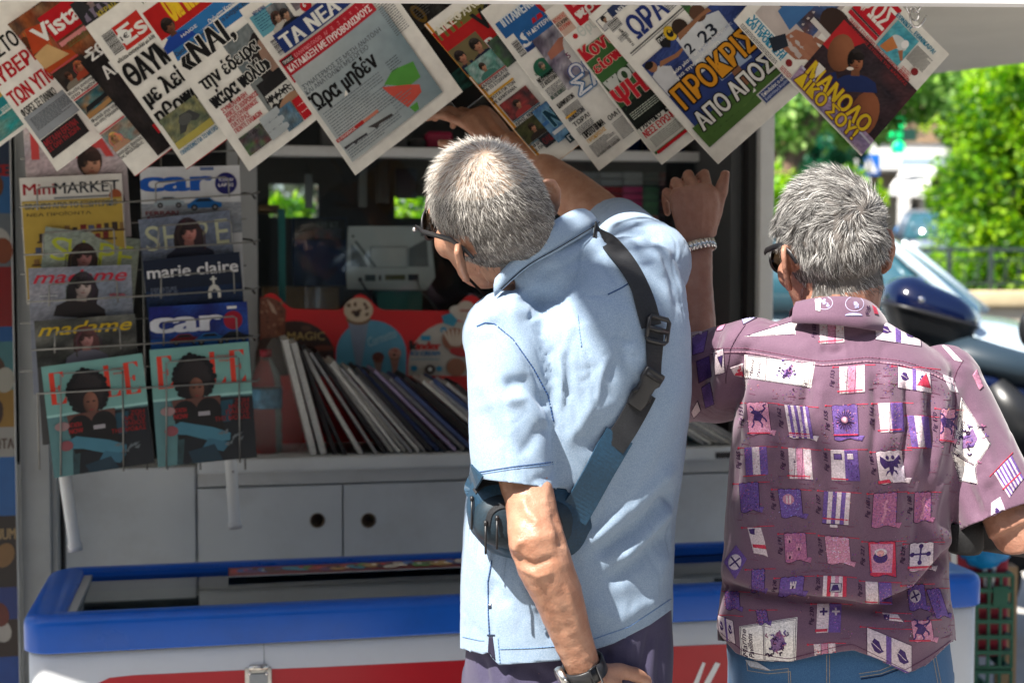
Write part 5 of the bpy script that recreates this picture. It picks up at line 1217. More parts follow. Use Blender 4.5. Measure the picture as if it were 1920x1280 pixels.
# above the transom
zsh = zb0 + 0.036
for (x0_, x1_, h_, c, lab) in ((800, 850, .05, (170,40,80), 'bright pink packet on the shelf above the window beside the raised hand'), (770, 800, .03, (60,60,64), 'small dark packet on the shelf above the window'), (880, 960, .07, (60,64,70), 'grey packet on the shelf behind the olive newspaper'), (600, 700, .06, (120,124,126), 'silver wrapped packet on the shelf behind the navy masthead paper'), (700, 765, .045, (84,88,92), 'crinkled grey packet on the shelf above the router'), (1150, 1210, .09, (16,46,110), 'blue tin on the shelf below the white sports paper'), (1215, 1262, .09, (14,40,96), 'second blue tin right of the first on the upper shelf'), (1270, 1330, .09, (14,40,100), 'blue tin behind the green newspaper tip on the upper shelf')):
    a, b = kx(x0_, DG+.1, 280), kx(x1_, DG+.1, 280); o = MB()
    if 'tin' in lab: o.lathe(((a+b)/2, DG+.15, zsh), [(0.001,0),((b-a)/2,0),((b-a)/2,h_),((b-a)/2-.004,h_+.006),(0.001,h_+.006)], 20)
    else: o.box((a, DG+.1, zsh), (b, DG+.2, zsh+h_), 0.01)
    tag(o.build('tin' if 'tin' in lab else 'packet', mat('shelf_pack', lin(c), 0.25), None, KM, KM @ Vector(((a+b)/2, DG+.15, zsh))), lab, 'tin' if 'tin' in lab else 'packet', 'packets and tins on the shelf above the window')
# ------------------------------------------------------------------ ground and street
def ground_h(x, y):
    a = max(0.0, y - 4.5)
    return min(a, 4.5)*0.06 + max(0.0, min(a - 4.5, 16))*0.016 + max(0.0, min(y - 25, 20))*0.055
M['asphalt'] = mat('asphalt', (0.075,0.076,0.08), 0.85, noise_=(5, 0.25), bump=(220, 0.5, 0.006), dirt=(0.8, 0.6, (0.16,0.155,0.15)))
M['paving'] = mat('paving', (0.38,0.36,0.33), 0.85, noise_=(3, 0.12), bump=(90, 0.3, 0.004), dirt=(1.5, 0.4, (0.2,0.19,0.17)))
M['earth'] = mat('earth', (0.10,0.12,0.045), 0.95, noise_=(2, 0.3))
def sheet(name, xs, ys, m, dz=0.0, kind='structure', hf=ground_h):
    mb = MB(); mb.smooth = True; nx = len(xs)
    V = [(x, y, hf(x, y) + dz) for y in ys for x in xs]
    mb.add(V, [(j*nx+i, j*nx+i+1, (j+1)*nx+i+1, (j+1)*nx+i) for j in range(len(ys)-1) for i in range(nx-1)])
    return tag(mb.build(name, m, None, ID, (0,0,0)), kind=kind)
lin_ = lambda a, b, n: [a + (b-a)*i/(n-1) for i in range(n)]
sheet('ground', lin_(-300, 300, 21), [-300, -100, -40, -10, 0, 4.5, 6, 8, 10, 14, 18, 22, 25, 28, 32, 36, 40, 45, 60, 120, 300], M['asphalt'])
sheet('pavement', lin_(-12, 4.2, 8), [-12, -6, -2, 0, 2, 4.4, 5.0, 6.0, 7.0], M['paving'], 0.004)

# ------------------------------------------------------------------ foliage
def leaf_fill(mb, centre, rad, n, size, cols, seed=1, shape='ball', droop=0.0):
    """many small folded leaves gathered in clumps through the crown's volume"""
    r = np.random.default_rng(seed)
    nc = max(6, n // 60); C = []
    while len(C) < nc:
        q = r.uniform(-1, 1, 3)
        if shape == 'box' or np.dot(q, q) < 1: C.append(q)
    C = np.array(C); rad = np.array(rad); col = [lin(c) for c in cols]
    for k in range(n):
        ci = r.integers(nc); q = C[ci]*rad + r.normal(0, 1, 3)*rad.min()*0.16
        if shape == 'box': q = np.clip(q, -rad*1.03, rad*1.03)
        p = Vector(q) + Vector(centre)
        s = size * r.uniform(0.6, 1.3)
        a = Vector(r.normal(0, 1, 3)); a.z -= droop; a.normalize(); b = a.cross(Vector(r.normal(0, 1, 3))).normalized(); c = a.cross(b)
        base = col[(ci + (r.random() < 0.25)) % len(col)]; t = r.uniform(0.75, 1.25)
        cc = tuple(v*t for v in base)
        mb.add([p, p + a*s*0.5 + b*s*0.26 + c*s*0.08, p + a*s, p + a*s*0.5 - b*s*0.26 + c*s*0.08], [(0,1,2),(0,2,3)], [cc, cc])
def leafy(name, centre, rad, n, size, cols, parent=None, seed=1, shape='ball', droop=0.0):
    mb = MB(); leaf_fill(mb, centre, rad, n, size, cols, seed, shape, droop)
    return mb.build(name, M['leaf'], parent)
def leaf_mat():
    m = bpy.data.materials.new('leaf'); m.use_nodes = True; nt = m.node_tree; b = nt.nodes['Principled BSDF']
    a = nt.nodes.new('ShaderNodeAttribute'); a.attribute_name = 'Col'; nt.links.new(a.outputs['Color'], b.inputs['Base Color'])
    b.inputs['Roughness'].default_value = 0.45
    tr = nt.nodes.new('ShaderNodeBsdfTranslucent'); hs = nt.nodes.new('ShaderNodeHueSaturation'); hs.inputs['Value'].default_value = 1.7; hs.inputs['Saturation'].default_value = 1.1
    nt.links.new(a.outputs['Color'], hs.inputs['Color']); nt.links.new(hs.outputs[0], tr.inputs[0])
    mx = nt.nodes.new('ShaderNodeMixShader'); mx.inputs[0].default_value = 0.45
    nt.links.new(b.outputs[0], mx.inputs[1]); nt.links.new(tr.outputs[0], mx.inputs[2]); nt.links.new(mx.outputs[0], nt.nodes['Material Output'].inputs[0])
    return m
M['leaf'] = leaf_mat()
M['bark'] = mat('bark', (0.16,0.10,0.065), 0.9, noise_=(8, 0.4), bump=(18, 0.8, 0.03))
LIME = [(140,180,26),(112,160,26),(164,198,44),(80,130,22),(52,100,22)]
GRN_ = [(84,130,50),(60,104,40),(110,150,70),(46,84,36)]
DRK = [(44,84,50),(30,64,40),(60,104,60)]
def shrub(label, c, rad, n, size, cols, seed, shape='ball', name='shrub', cat='shrub', z0=None):
    z0 = ground_h(c.x, c.y)
    t = thing(name, label, cat, (c.x, c.y, z0))
    leafy('foliage', c, rad, n, size, cols, t, seed, shape=shape)
    mb = MB()
    for k in range(4): mb.tube([(c.x + (k-1.5)*0.12, c.y, z0-0.02), (c.x + (k-1.5)*0.2, c.y+0.05, c.z)], [0.03, 0.015], 6)
    mb.build('stem', M['bark'], t)
    return t
# tall hedge at the right, behind the railing
hc = P(1905, 330, 24.5)
shrub('tall bright green hedge rising behind the railing at the right edge', hc, (1.32, 0.9, 1.9), 23000, 0.15, LIME, 3, 'box', 'hedge', 'hedge')
hc2 = P(2090, 330, 24.0)
def gp(px, py, d):
    p = P(px, py, d); return Vector((p.x, p.y, ground_h(p.x, p.y)))
def tree(label, base, pts, r0, crowns, seed, name='tree', size=0.2, cols=GRN_, droop=0.0, n=5000):
    t = thing(name, label, 'tree', base)
    mb = MB(); K = len(pts)
    mb.tube([base + Vector((0,0,-0.1))] + pts, [r0*1.25] + [r0*(1 - 0.6*i/K) for i in range(K)], 12)
    for k, (c, rad) in enumerate(crowns):
        a = pts[-1] if k % 2 else pts[max(0, K-2)]; mb.tube([a, a.lerp(c, 0.5) + Vector((0,0,0.15)), c], [r0*0.45, r0*0.28, r0*0.08], 8)
    mb.build('trunk', M['bark'], t)
    o = MB()
    for k, (c, rad) in enumerate(crowns): leaf_fill(o, c, rad, n // len(crowns), size, cols, seed + k, droop=droop)
    o.build('crown', M['leaf'], t)
    return t
# leaning trunk and crown left of the second man's head
b0 = gp(1446, 600, 17)
tree('leaning brown tree with hanging light foliage just right of the kiosk post', b0, [P(1452, 340, 17), P(1476, 290, 17.2), P(1520, 225, 17.4), P(1560, 120, 17.6)], 0.21,
     [(P(1455, 190, 17.4), (0.6,0.8,0.55)), (P(1560, 215, 18), (0.75,0.8,0.4)), (P(1660, 150, 17.6), (0.8,0.8,0.5)), (P(1500, 60, 18), (1.2,1,0.8)), (P(1640, 40, 18), (1.2,1,0.8))], 11, size=0.15, cols=[(130,170,84),(106,150,66),(150,184,100),(84,124,60)], droop=0.9, n=9000)
# feathery tree at upper right
b1 = gp(1990, 600, 29)
tree('feathery tree whose branches hang over the hedge at the upper right', b1, [P(1985, 300, 29), P(1960, 120, 29), P(1930, 20, 29)], 0.3,
     [(P(1840, 190, 28), (1.1,0.9,0.55)), (P(1800, 215, 28.4), (0.4,0.7,0.5)), (P(1900, 60, 29), (1.7,1.2,1.0)), (P(1770, 90, 29), (1.4,1,0.9)), (P(1880, 150, 28), (1.1,0.9,0.5)), (P(1765, 160, 29), (0.4,0.6,0.35))], 21, size=0.17, cols=[(120,150,76),(90,124,60),(150,176,104),(64,96,46)], droop=0.8, n=11000)
shrub('bright lime bush behind the head of the man in the printed shirt, left part', P(1480, 395, 14), (0.38,0.5,0.42), 2600, 0.09, LIME, 31)
shrub('rounded lime bush showing right of the grey haired head', P(1598, 372, 15), (0.30,0.5,0.26), 2200, 0.09, LIME, 32)
shrub('dark green cypress-like shrub behind the paper corner', P(1556, 262, 26), (0.5,0.6,0.85), 3000, 0.14, [(40,110,80),(30,90,64),(60,130,90)], 33)
shrub('tangled green undergrowth along the foot of the railing', P(1738, 528, 23.5), (0.52,0.3,0.28), 1800, 0.1, GRN_, 34)
for i, (px, py, d, rx, rz, n_, cols) in enumerate(((1470,250,34,1.6,1.6,4000,DRK),(1520,330,33,1.2,1.3,3500,DRK),(1700,90,47.5,2.6,1.9,5000,GRN_),(1850,40,44,3.0,2.0,6000,GRN_),(1440,120,40,2.0,2.5,5000,GRN_))):
    base = gp(px, 600, d); c = P(px, py, d)
    tree(('dark leafy tree far behind the kiosk post','dark leafy tree far behind the man\'s grey hair','pale green tree in the distance above the pharmacy','pale green distant tree under the awning at right','light distant tree beside the awning and post')[i], base, [base.lerp(c, 0.5), c], 0.16, [(c + Vector((-rx*.3,0,0)), (rx*.7,1.2,rz)), (c + Vector((rx*.35,0.2,.2)), (rx*.7,1.2,rz*.9))], 50 + i, size=0.24, cols=cols, n=n_)
# greenery seen right through the kiosk
shrub('sunlit lime bush seen through the back opening of the kiosk', P(790, 400, 9), (0.42,0.4,0.35), 1800, 0.07, LIME, 41)
shrub('lime bush seen through the left back opening of the kiosk', P(530, 408, 9), (0.2,0.4,0.1), 800, 0.06, LIME, 42)
shrub('grey green far bush behind the left back opening', P(570, 350, 12), (0.7,0.5,0.45), 2400, 0.09, [(96,104,84),(80,90,72)], 43)

# ------------------------------------------------------------------ railing on its low wall
M['iron'] = mat('iron', (0.03,0.045,0.04), 0.45, noise_=(20, 0.2))
M['stone'] = mat('stone', (0.52,0.42,0.26), 0.85, noise_=(3, 0.15), bump=(25, 0.4, 0.01), dirt=(2, 0.3, (0.3,0.24,0.16)))
M['render_'] = mat('plaster', (0.60,0.52,0.40), 0.85, noise_=(2, 0.1))
ry = 22.5
wl = thing('garden_wall', 'low plastered wall with a yellow stone coping under the railing', 'wall', (P(1860, 600, ry).x, ry, ground_h(0, ry)))
zt_, zc_ = P(1800, 545, ry).z, P(1800, 575, ry).z
xa, xb = P(1560, 560, ry).x, P(2300, 560, ry).x
mb = MB(); mb.box((xa, ry-0.05, ground_h(0, ry)-0.2), (xb, ry+0.2, zc_)); mb.build('wall_face', M['render_'], wl)
mb = MB(); mb.box((xa-0.05, ry-0.16, zc_), (xb+0.05, ry+0.3, zt_), 0.03); mb.build('coping', M['stone'], wl)
fr = thing('railing', 'dark green iron railing with scroll panels on the low stone wall', 'railing', (P(1860, 545, ry).x, ry+0.06, zt_))
zr1, zr0 = P(1800, 468, ry).z, P(1800, 532, ry).z
mb = MB(); mb.box((xa, ry+0.04, zr1-0.03), (xb, ry+0.1, zr1+0.03), 0.008); mb.build('top_rail', M['iron'], fr)
mb = MB(); zm = zr1 - 0.15; mb.box((xa, ry+0.055, zm-0.012), (xb, ry+0.085, zm+0.012)); mb.build('middle_rail', M['iron'], fr)
mb = MB(); mb.box((xa, ry+0.055, zr0-0.015), (xb, ry+0.085, zr0+0.015)); mb.build('bottom_rail', M['iron'], fr)
xx = P(1702, 500, ry).x - 1.3
while xx < xb:
    mb = MB(); mb.box((xx-0.035, ry+0.035, zt_), (xx+0.035, ry+0.105, zr1+0.05), 0.006); mb.build('post', M['iron'], fr)
    for k in range(3):
        cx = xx + 0.13 + k*0.21; mb = MB()
        for sgn in (-1, 1): mb.tube([(cx + sgn*(0.015 + 0.085*math.sin(t*math.pi)**0.8), ry+0.07, zr0 + (zm - zr0)*t) for t in [i/10 for i in range(11)]], 0.009, 6)
        mb.build('scroll', M['iron'], fr)
    xx += 0.66
# ------------------------------------------------------------------ shop building, awning, cross, sign
bd = 47
def bthing(*a, **k): return thing(*a, **k)
bz = ground_h(0, bd)
shop = thing('shop_building', 'pale plastered shop building with pillars across the street', 'building', (P(1720, 500, bd).x, bd+2, bz))
pl = mat('pale_plaster', (0.62,0.56,0.46), 0.8, noise_=(1, 0.08)); pl2 = mat('pink_plaster', (0.55,0.36,0.27), 0.8, noise_=(1, 0.1)); wt = mat('white_paint', (0.75,0.74,0.72), 0.7); dk = mat('shop_dark', (0.07,0.065,0.06), 0.4)
def bb(name, x0, y0, x1, y1, dd, dep, m):
    a, b = P(x0, y1, dd), P(x1, y0, dd); o = MB(); o.box((a.x, dd, a.z), (b.x, dd+dep, b.z)); return o.build(name, m, shop)
bb('upper_wall', 1560, 150, 1960, 232, bd, 3, pl); bb('brown_band', 1640, 232, 1960, 268, bd-0.1, 3, mat('brown_band', (0.30,0.20,0.12), 0.7)); bb('pink_band', 1640, 200, 1960, 222, bd-0.15, 0.1, pl2)
bb('wall', 1560, 268, 1960, 318, bd-0.02, 3, wt); bb('back_wall', 1560, 318, 1960, 560, bd+2, 1, mat('shop_beige', (0.42,0.36,0.27), 0.8))
for (x0, x1, m) in ((1688, 1708, wt), (1724, 1738, pl), (1600, 1624, pl), (1850, 1880, wt)): bb('pillar', x0, 312, x1, 560, bd, 0.5, m)
bb('shop_window', 1738, 340, 1764, 470, bd+1.9, 0.08, dk); bb('shop_window', 1712, 380, 1724, 470, bd+1.9, 0.08, dk)
bb('glazed_band', 1690, 296, 1770, 316, bd-0.06, 0.04, mat('blue_grey_glass', (0.30,0.38,0.45), 0.15))
aw = thing('shop_awning', 'bright white cloth awning over the shop front', 'awning', P(1706, 340, bd-1))
A = [P(1668, 352, bd-2.2), P(1738, 356, bd-2.2), P(1762, 312, bd-0.2), P(1694, 312, bd-0.2)]
mb = MB(); mb.prism([(0,0)], (0,0,0)) if False else mb.add(A + [q + Vector((0,0,-0.04)) for q in A], [(0,1,2,3),(7,6,5,4),(0,4,5,1),(1,5,6,2),(2,6,7,3),(3,7,4,0)]); mb.build('canvas', wt, aw)
B0, B1 = P(1668, 366, bd-2.2), P(1738, 371, bd-2.2)
mb = MB(); mb.add([A[0], A[1], B1, B0] + [q + Vector((0,.03,0)) for q in (A[0], A[1], B1, B0)], [(0,1,2,3),(7,6,5,4),(0,4,5,1),(1,5,6,2),(2,6,7,3),(3,7,4,0)]); mb.build('valance', wt, aw)
mb = MB(); 
for q in (A[0], A[1]): mb.tube([q, q + Vector((0, 2.1, -0.3))], 0.03, 6)
mb.build('arm', M['iron'], aw)
cr = thing('pharmacy_cross', 'lit green pharmacy cross sign on the brown band of the shop', 'sign', P(1685, 285, 45))
M['green_led'] = mat('green_led', (0.0,0.25,0.08), 0.4, emit=((0.0, 0.85, 0.22), 1.1)); M['green_dim'] = mat('green_dim', (0.01,0.05,0.035), 0.5)
cc, a_ = P(1685, 253, 45), 0.19
mb = MB(); th = 0.12
mb.box((cc.x-3*a_, 45, cc.z-a_), (cc.x+3*a_, 45+th, cc.z+a_)); mb.box((cc.x-a_, 45.001, cc.z-3*a_), (cc.x+a_, 45+th-.001, cc.z+3*a_)); mb.build('case', M['green_dim'], cr)
for (dx, dz) in ((-2,0),(0,2),(0,-2)):
    mb = MB(); mb.lathe((cc.x+dx*a_, 44.99, cc.z+dz*a_), [(0.001,0.0),(a_*1.02,0.0),(a_*1.02,-0.02),(0.001,-0.02)], 14, 'Y'); mb.build('lamp', M['green_led'], cr)
mb = MB(); mb.box((cc.x-a_*.6, 44.97, cc.z-a_*.6), (cc.x+a_*.6, 44.99, cc.z+a_*.6)); mb.build('lamp', mat('green_led_half', (0.0,0.2,0.06), 0.4, emit=((0.0,0.6,0.15), 0.5)), cr)
mb = MB(); mb.box((cc.x+3*a_, 45.04, cc.z-.03), (cc.x+3*a_+.3, 45.1, cc.z+.03)); mb.build('bracket', M['iron'], cr)
sg = thing('crossing_sign', 'blue pedestrian crossing sign with a white triangle on a thin pole', 'sign', gp(1630, 500, 36))
c0 = P(1630, 309, 36); s_ = 0.27
mb = MB(); mb.box((c0.x-s_, 36, c0.z-s_), (c0.x+s_, 36.02, c0.z+s_), 0.008); mb.build('plate', mat('sign_blue', (0.01,0.13,0.50), 0.4), sg)
mb = MB(); mb.prism([(-s_*.78,-s_*.72),(s_*.78,-s_*.72),(0,s_*.74)], (0,-0.004,0), X3, Z3, (c0.x, 35.998, c0.z)); mb.build('triangle', wt, sg)
mb = MB(); mb.prism([(-.05,-.18),(-.02,-.18),(0,-.06),(.04,-.18),(.07,-.18),(.03,-.02),(.03,.06),(-.03,.06),(-.03,-.04)], (0,-0.003,0), X3, Z3, (c0.x, 35.993, c0.z)); mb.lathe((c0.x, 35.993, c0.z+.09), [(0.001,0),(.028,0),(.028,-.003),(.001,-.003)], 10, 'Y'); mb.build('walking_figure', M['black_plastic'], sg)
mb = MB(); g_ = gp(1630, 500, 36); mb.tube([g_, Vector((c0.x, 36.06, c0.z+s_))], 0.03, 8); mb.build('pole', M['grey_metal'], sg)

# ------------------------------------------------------------------ cars
M['car_glass'] = mat('car_glass', (0.03,0.09,0.12), 0.05, spec=0.8, coat=0.6)
M['tyre'] = mat('tyre', (0.015,0.015,0.016), 0.8); M['rim'] = mat('wheel_rim', (0.45,0.46,0.47), 0.3, metal=0.9)
M['lamp_glass'] = mat('lamp_glass', (0.75,0.78,0.8), 0.1, coat=0.8); M['amber'] = mat('amber', (0.9,0.25,0.02), 0.25, coat=0.5)
def car(name, label, org, yaw, paint, L=4.1, Wd=1.72, H=1.46):
    """small hatchback: body lofted from cross-sections along its length (front = +x)"""
    t = thing(name, label, 'car', org, yaw)
    Fm = Matrix.Translation(org) @ Matrix.Rotation(yaw, 4, 'Z')
    mb = MB(); mb.smooth = True; rings = []
    prof = [(-2.02,.36,.62,.50),(-1.98,.30,.90,.74),(-1.8,.28,.98,.82),(-1.2,.26,.98,.86),(-0.2,.25,.96,.86),(0.7,.25,.93,.86),(1.2,.26,.88,.85),(1.7,.28,.78,.80),(1.98,.32,.66,.70),(2.05,.38,.56,.52)]
    for x, zb, zt, hw in prof:
        x *= L/4.1; hw *= Wd/1.72
        ring = []
        for (u, v) in ((-.92,0),(-1,.18),(-1,.55),(-.97,.8),(-.86,.96),(-.5,1),(0,1.02),(.5,1),(.86,.96),(.97,.8),(1,.55),(1,.18),(.92,0),(0,-.02)):
            ring.append(Vector((x, u*hw, zb + (zt-zb)*v)))
        rings.append(ring)
    mb.loft(rings); mb.build('body', paint, t, Fm, auto=True)
    # cabin: glass house and roof
    cab = [(-1.92,.96,.70),(-1.35,1.38,.60),(-.9,1.46,.58),(0.0,1.44,.58),(0.35,1.36,.60),(1.02,.93,.76)]
    mb = MB(); mb.smooth = True
    base = [(-1.92,.93),(-1.4,.95),(-.9,.95),(0,.94),(.45,.93),(1.04,.90)]
    rings = []
    for (x, z, hw), (xb, zb) in zip(cab, base):
        k = H/1.46
        rings.append([Vector((xb*L/4.1, -.82*Wd/1.72, zb)), Vector(((x*.5+xb*.5)*L/4.1, -(hw*.45+.82*.55)*Wd/1.72, zb+(z*k-zb)*.5)), Vector((x*L/4.1, -hw*Wd/1.72, z*k)), Vector((x*L/4.1, 0, z*k+.025)), Vector((x*L/4.1, hw*Wd/1.72, z*k)), Vector(((x*.5+xb*.5)*L/4.1, (hw*.45+.82*.55)*Wd/1.72, zb+(z*k-zb)*.5)), Vector((xb*L/4.1, .82*Wd/1.72, zb))])
    mb.loft(rings, True, closed=True); mb.build('glasshouse', M['car_glass'], t, Fm, auto=True)
    mb = MB(); mb.smooth = True; off = Vector((0,0,.012))
    rr = [[r[2]+off, r[3]+off, r[4]+off] for r in rings[1:5]]
    rr = [[q + Vector((0, (0.02 if q.y > 0 else -0.02) if abs(q.y) > .1 else 0, 0)) for q in r] for r in rr]
    mb.loft(rr, False, closed=False); mb.build('roof', paint, t, Fm)
    for s in (0, 6):
        for (i0, w_) in ((5, .045), (3, .035), (1, .06)):
            a, b = rings[i0][s], rings[i0][2 if s == 0 else 4]; m_ = rings[i0][1 if s == 0 else 5]; o_ = Vector((0, -.012 if s == 0 else .012, .004))
            top = rings[4][2 if s == 0 else 4] if i0 == 5 else b
            o = MB(); o.tube([a + o_, (a.lerp(top, .5) if i0 == 5 else m_) + o_*2.2, top + o_], w_*.8, 8); o.build('pillar', paint, t, Fm)
    for (x, y) in ((-1.25,-.80),(-1.25,.80),(1.28,-.80),(1.28,.80)):
        o = MB(); x *= L/4.1; y *= Wd/1.72; sg_ = -1 if y < 0 else 1
        o.lathe((x, y, .30), [(.05,-.09),(.26,-.10),(.30,-.07),(.30,.07),(.26,.10),(.05,.09)], 24, 'Y'); w = o.build('wheel', M['tyre'], t, Fm)
        o = MB(); o.lathe((x, y + sg_*.085, .30), [(.001,.0),(.2,.0),(.2,sg_*.02),(.001,sg_*.03)], 20, 'Y'); o.build('rim', M['rim'], w, Fm)
    for s in (-1, 1):
        o = MB(); o.sphere((1.86*L/4.1, s*.56*Wd/1.72, .64), (.16,.17,.08), 14, 9); hl = o.build('headlight', M['lamp_glass'], t, Fm)
        o = MB(); o.sphere((1.84*L/4.1, s*.70*Wd/1.72, .60), (.10,.06,.05), 10, 7); o.build('indicator', M['amber'], hl, Fm)
        o = MB(); o.sphere((.72*L/4.1, s*.94*Wd/1.72, .98), (.07,.10,.07), 12, 8); o.build('mirror', paint, t, Fm)
        o = MB(); o.box((-.1, s*.862*Wd/1.72, .80), (.08, s*.885*Wd/1.72, .83), .008); o.build('door_handle', paint, t, Fm)
        o = MB(); o.box((-1.98*L/4.1, s*.5, .70), (-1.93*L/4.1, s*.74, .88), .02); o.build('tail_light', mat('tail_red', (.35,.01,.01), .2), t, Fm)
    return t
org = gp(1600, 640, 10.0)
car('parked_car', 'silver blue parked car beyond the motorcycle, right of the kiosk post', Vector((2.3, 9.7, ground_h(0, 9.7)+0.04)), R(-20), mat('paint_silver_blue', (0.55,0.66,0.72), 0.22, metal=0.35, coat=0.7), L=3.4, H=1.50)
org = gp(1742, 500, 38)
car('parked_car', 'small grey and blue van parked far off below the white awning', Vector((P(1742, 480, 37).x, 37, ground_h(0, 37)+.1)), R(80), mat('paint_slate', (0.13,0.17,0.23), 0.3, coat=0.5), L=3.8, H=1.7)
kb = thing('recycling_bin', 'bright blue recycling bin far off behind the grey car', 'bin', (P(1722, 440, 39).x, 39, ground_h(0, 39)))
c = P(1724, 445, 39); zb = ground_h(0, 39)
mb = MB(); mb.box((c.x-.45, 39, zb+.1), (c.x+.45, 39.7, c.z), .05); mb.build('tub', mat('bin_blue', (0.02,0.20,0.62), 0.5), kb)
mb = MB(); mb.box((c.x-.5, 38.95, c.z+.005), (c.x+.5, 39.75, c.z+.32), .1); mb.build('lid', mat('bin_lid', (0.05,0.30,0.75), 0.45), kb)
mb = MB()
for x in (-.35, .35): mb.lathe((c.x+x, 39.2, zb+.08), [(.01,-.03),(.08,-.03),(.08,.03),(.01,.03)], 10)
mb.build('wheel', M['tyre'], kb)

# ------------------------------------------------------------------ motorcycle with a top case
md = 5.6
mo = Vector((P(1850, 700, md).x, md, 0.03))
mc = thing('motorcycle', 'dark motorcycle with a blue and black top case parked behind the man', 'motorcycle', mo, 0)
M['moto_blue'] = mat('moto_blue', (0.002,0.005,0.028), 0.12, coat=0.8); M['moto_black'] = mat('moto_black', (0.014,0.015,0.017), 0.35, bump=(60, 0.1, 0.002)); M['seat_leather'] = mat('seat_leather', (0.02,0.035,0.05), 0.45, bump=(120, 0.2, 0.002))
def ml(px, py, d): return P(px, py, d)
# top case: lower black shell, smoked blue lid
cx_, cz_ = P(1753, 596, md), 0
def case_ring(z, k, n=30):
    L0, L1 = P(1668, z, md), P(1838, z, md)
    c = (L0 + L1)/2; hw = (L1.x-L0.x)/2*k; out = []
    for i in range(n):
        a = 2*math.pi*i/n; ca, sa = math.cos(a), math.sin(a); e = 0.62
        x, y = math.copysign(abs(ca)**e, ca)*hw, math.copysign(abs(sa)**e, sa)*hw*0.92
        sl = 0.13*x/ max(hw, .01)*0.2
        out.append(c + Vector((x, y + 0.1, -sl*1.0 - x*0.12)))
    return out
mb = MB(); mb.smooth = True; mb.loft([case_ring(p_, k) for p_, k in ((652,.62),(648,.72),(625,.86),(596,.98),(592,1.0))]); mb.build('top_case', M['moto_black'], mc)
mb = MB(); mb.smooth = True; mb.loft([case_ring(p_, k) for p_, k in ((591,1.01),(586,1.015),(572,.99),(556,.90),(543,.74),(535,.50),(532,.2))]); tcl = mb.build('case_lid', M['moto_blue'], mc)
mb = MB(); mb.smooth = True; mb.loft([case_ring(p_, k) for p_, k in ((597,1.005),(594,1.03),(590,1.03),(588,1.0))], cap=False); mb.build('case_seam', M['black_plastic'], tcl)
mb = MB(); mb.sphere(P(1728, 562, md-.22), (.012,.008,.012), 10, 6); mb.build('lock', M['chrome'], tcl)
# seat, tail, tank, wheels, frame
S = lambda px, py, d: P(px, py, d)
mb = MB(); mb.tube([S(1760,676,md+.05), S(1810,668,md), S(1870,690,md), S(1930,700,md+.05), S(2000,680,md+.1)], [(.13,.07),(.15,.085),(.17,.09),(.16,.08),(.12,.06)], 16, up=(0,0,1)); mb.build('seat', M['seat_leather'], mc)
mb = MB(); mb.tube([S(1756,690,md+.03), S(1830,730,md), S(1900,790,md), S(1990,800,md+.1)], [(.12,.07),(.16,.14),(.18,.18),(.16,.16)], 16, up=(0,0,1)); mb.build('tail_fairing', M['moto_blue'], mc)
mb = MB(); mb.tube([S(1860,720,md-.12), S(1905,790,md-.14), S(1950,850,md-.12)], [(.05,.05),(.08,.1),(.07,.08)], 12); mb.build('side_panel', M['moto_black'], mc)
mb = MB(); mb.tube([S(1990,690,md+.1), S(2080,650,md+.1), S(2170,680,md+.15)], [(.12,.1),(.18,.15),(.12,.1)], 14, up=(0,0,1)); mb.build('tank', M['moto_blue'], mc)
for (x, nm_) in ((P(1790,0,md).x, 'rear'), (P(2330,0,md).x, 'front')):
    o = MB(); pts = [(x + .27*math.cos(t), md+.06, .33 + .27*math.sin(t)) for t in [2*math.pi*i/32 for i in range(33)]]; o.tube(pts, .055, 10); w = o.build('wheel', M['tyre'], mc)
    o = MB(); o.lathe((x, md+.06, .33), [(.02,-.05),(.06,-.05),(.06,.05),(.02,.05)], 14, 'Y')
    for k in range(8): a = k*math.pi/4; o.tube([(x, md+.06, .33), (x+.22*math.cos(a), md+.06, .33+.22*math.sin(a))], .012, 6)
    o.build('rim', M['rim'], w)
x0, x1 = P(1790,0,md).x, P(2330,0,md).x
mb = MB(); mb.tube([(x0, md+.06, .33), (x0+.5, md+.06, .40), (x0+.75, md+.06, .55), (x1-.35, md+.06, .9)], .045, 10); mb.tube([(x1, md+.06, .33), (x1-.25, md+.06, 1.02)], .035, 10); mb.tube([(x1-.27, md-.3, 1.05), (x1-.25, md+.42, 1.05)], .016, 8); mb.build('frame', M['moto_black'], mc)
mb = MB(); mb.box((x0+.45, md-.08, .25), (x0+.85, md+.2, .6), .05); mb.build('engine', M['grey_metal'], mc)
mb = MB(); mb.tube([(x0+.35, md-.1, .62), (x0+.2, md-.02, .75), S(1770,690,md)+Vector((0,0,-.05))], .02, 8); mb.tube([S(1753,656,md+.1), S(1760,690,md+.06)], .05, 8); mb.build('carrier', M['moto_black'], mc)
mb = MB(); mb.sphere((x1-.3, md-.32, 1.2), (.04,.07,.09), 12, 8); mb.build('mirror', M['moto_black'], mc)
# dark rounded thing at the right edge: mirror of the motorcycle
mb = MB(); mb.sphere(P(1932, 618, 5.2), (.045,.03,.07), 14, 10); mb.tube([P(1930, 640, 5.2), P(1950, 720, 5.3)], .008, 6); mb.build('mirror', M['moto_black'], mc)

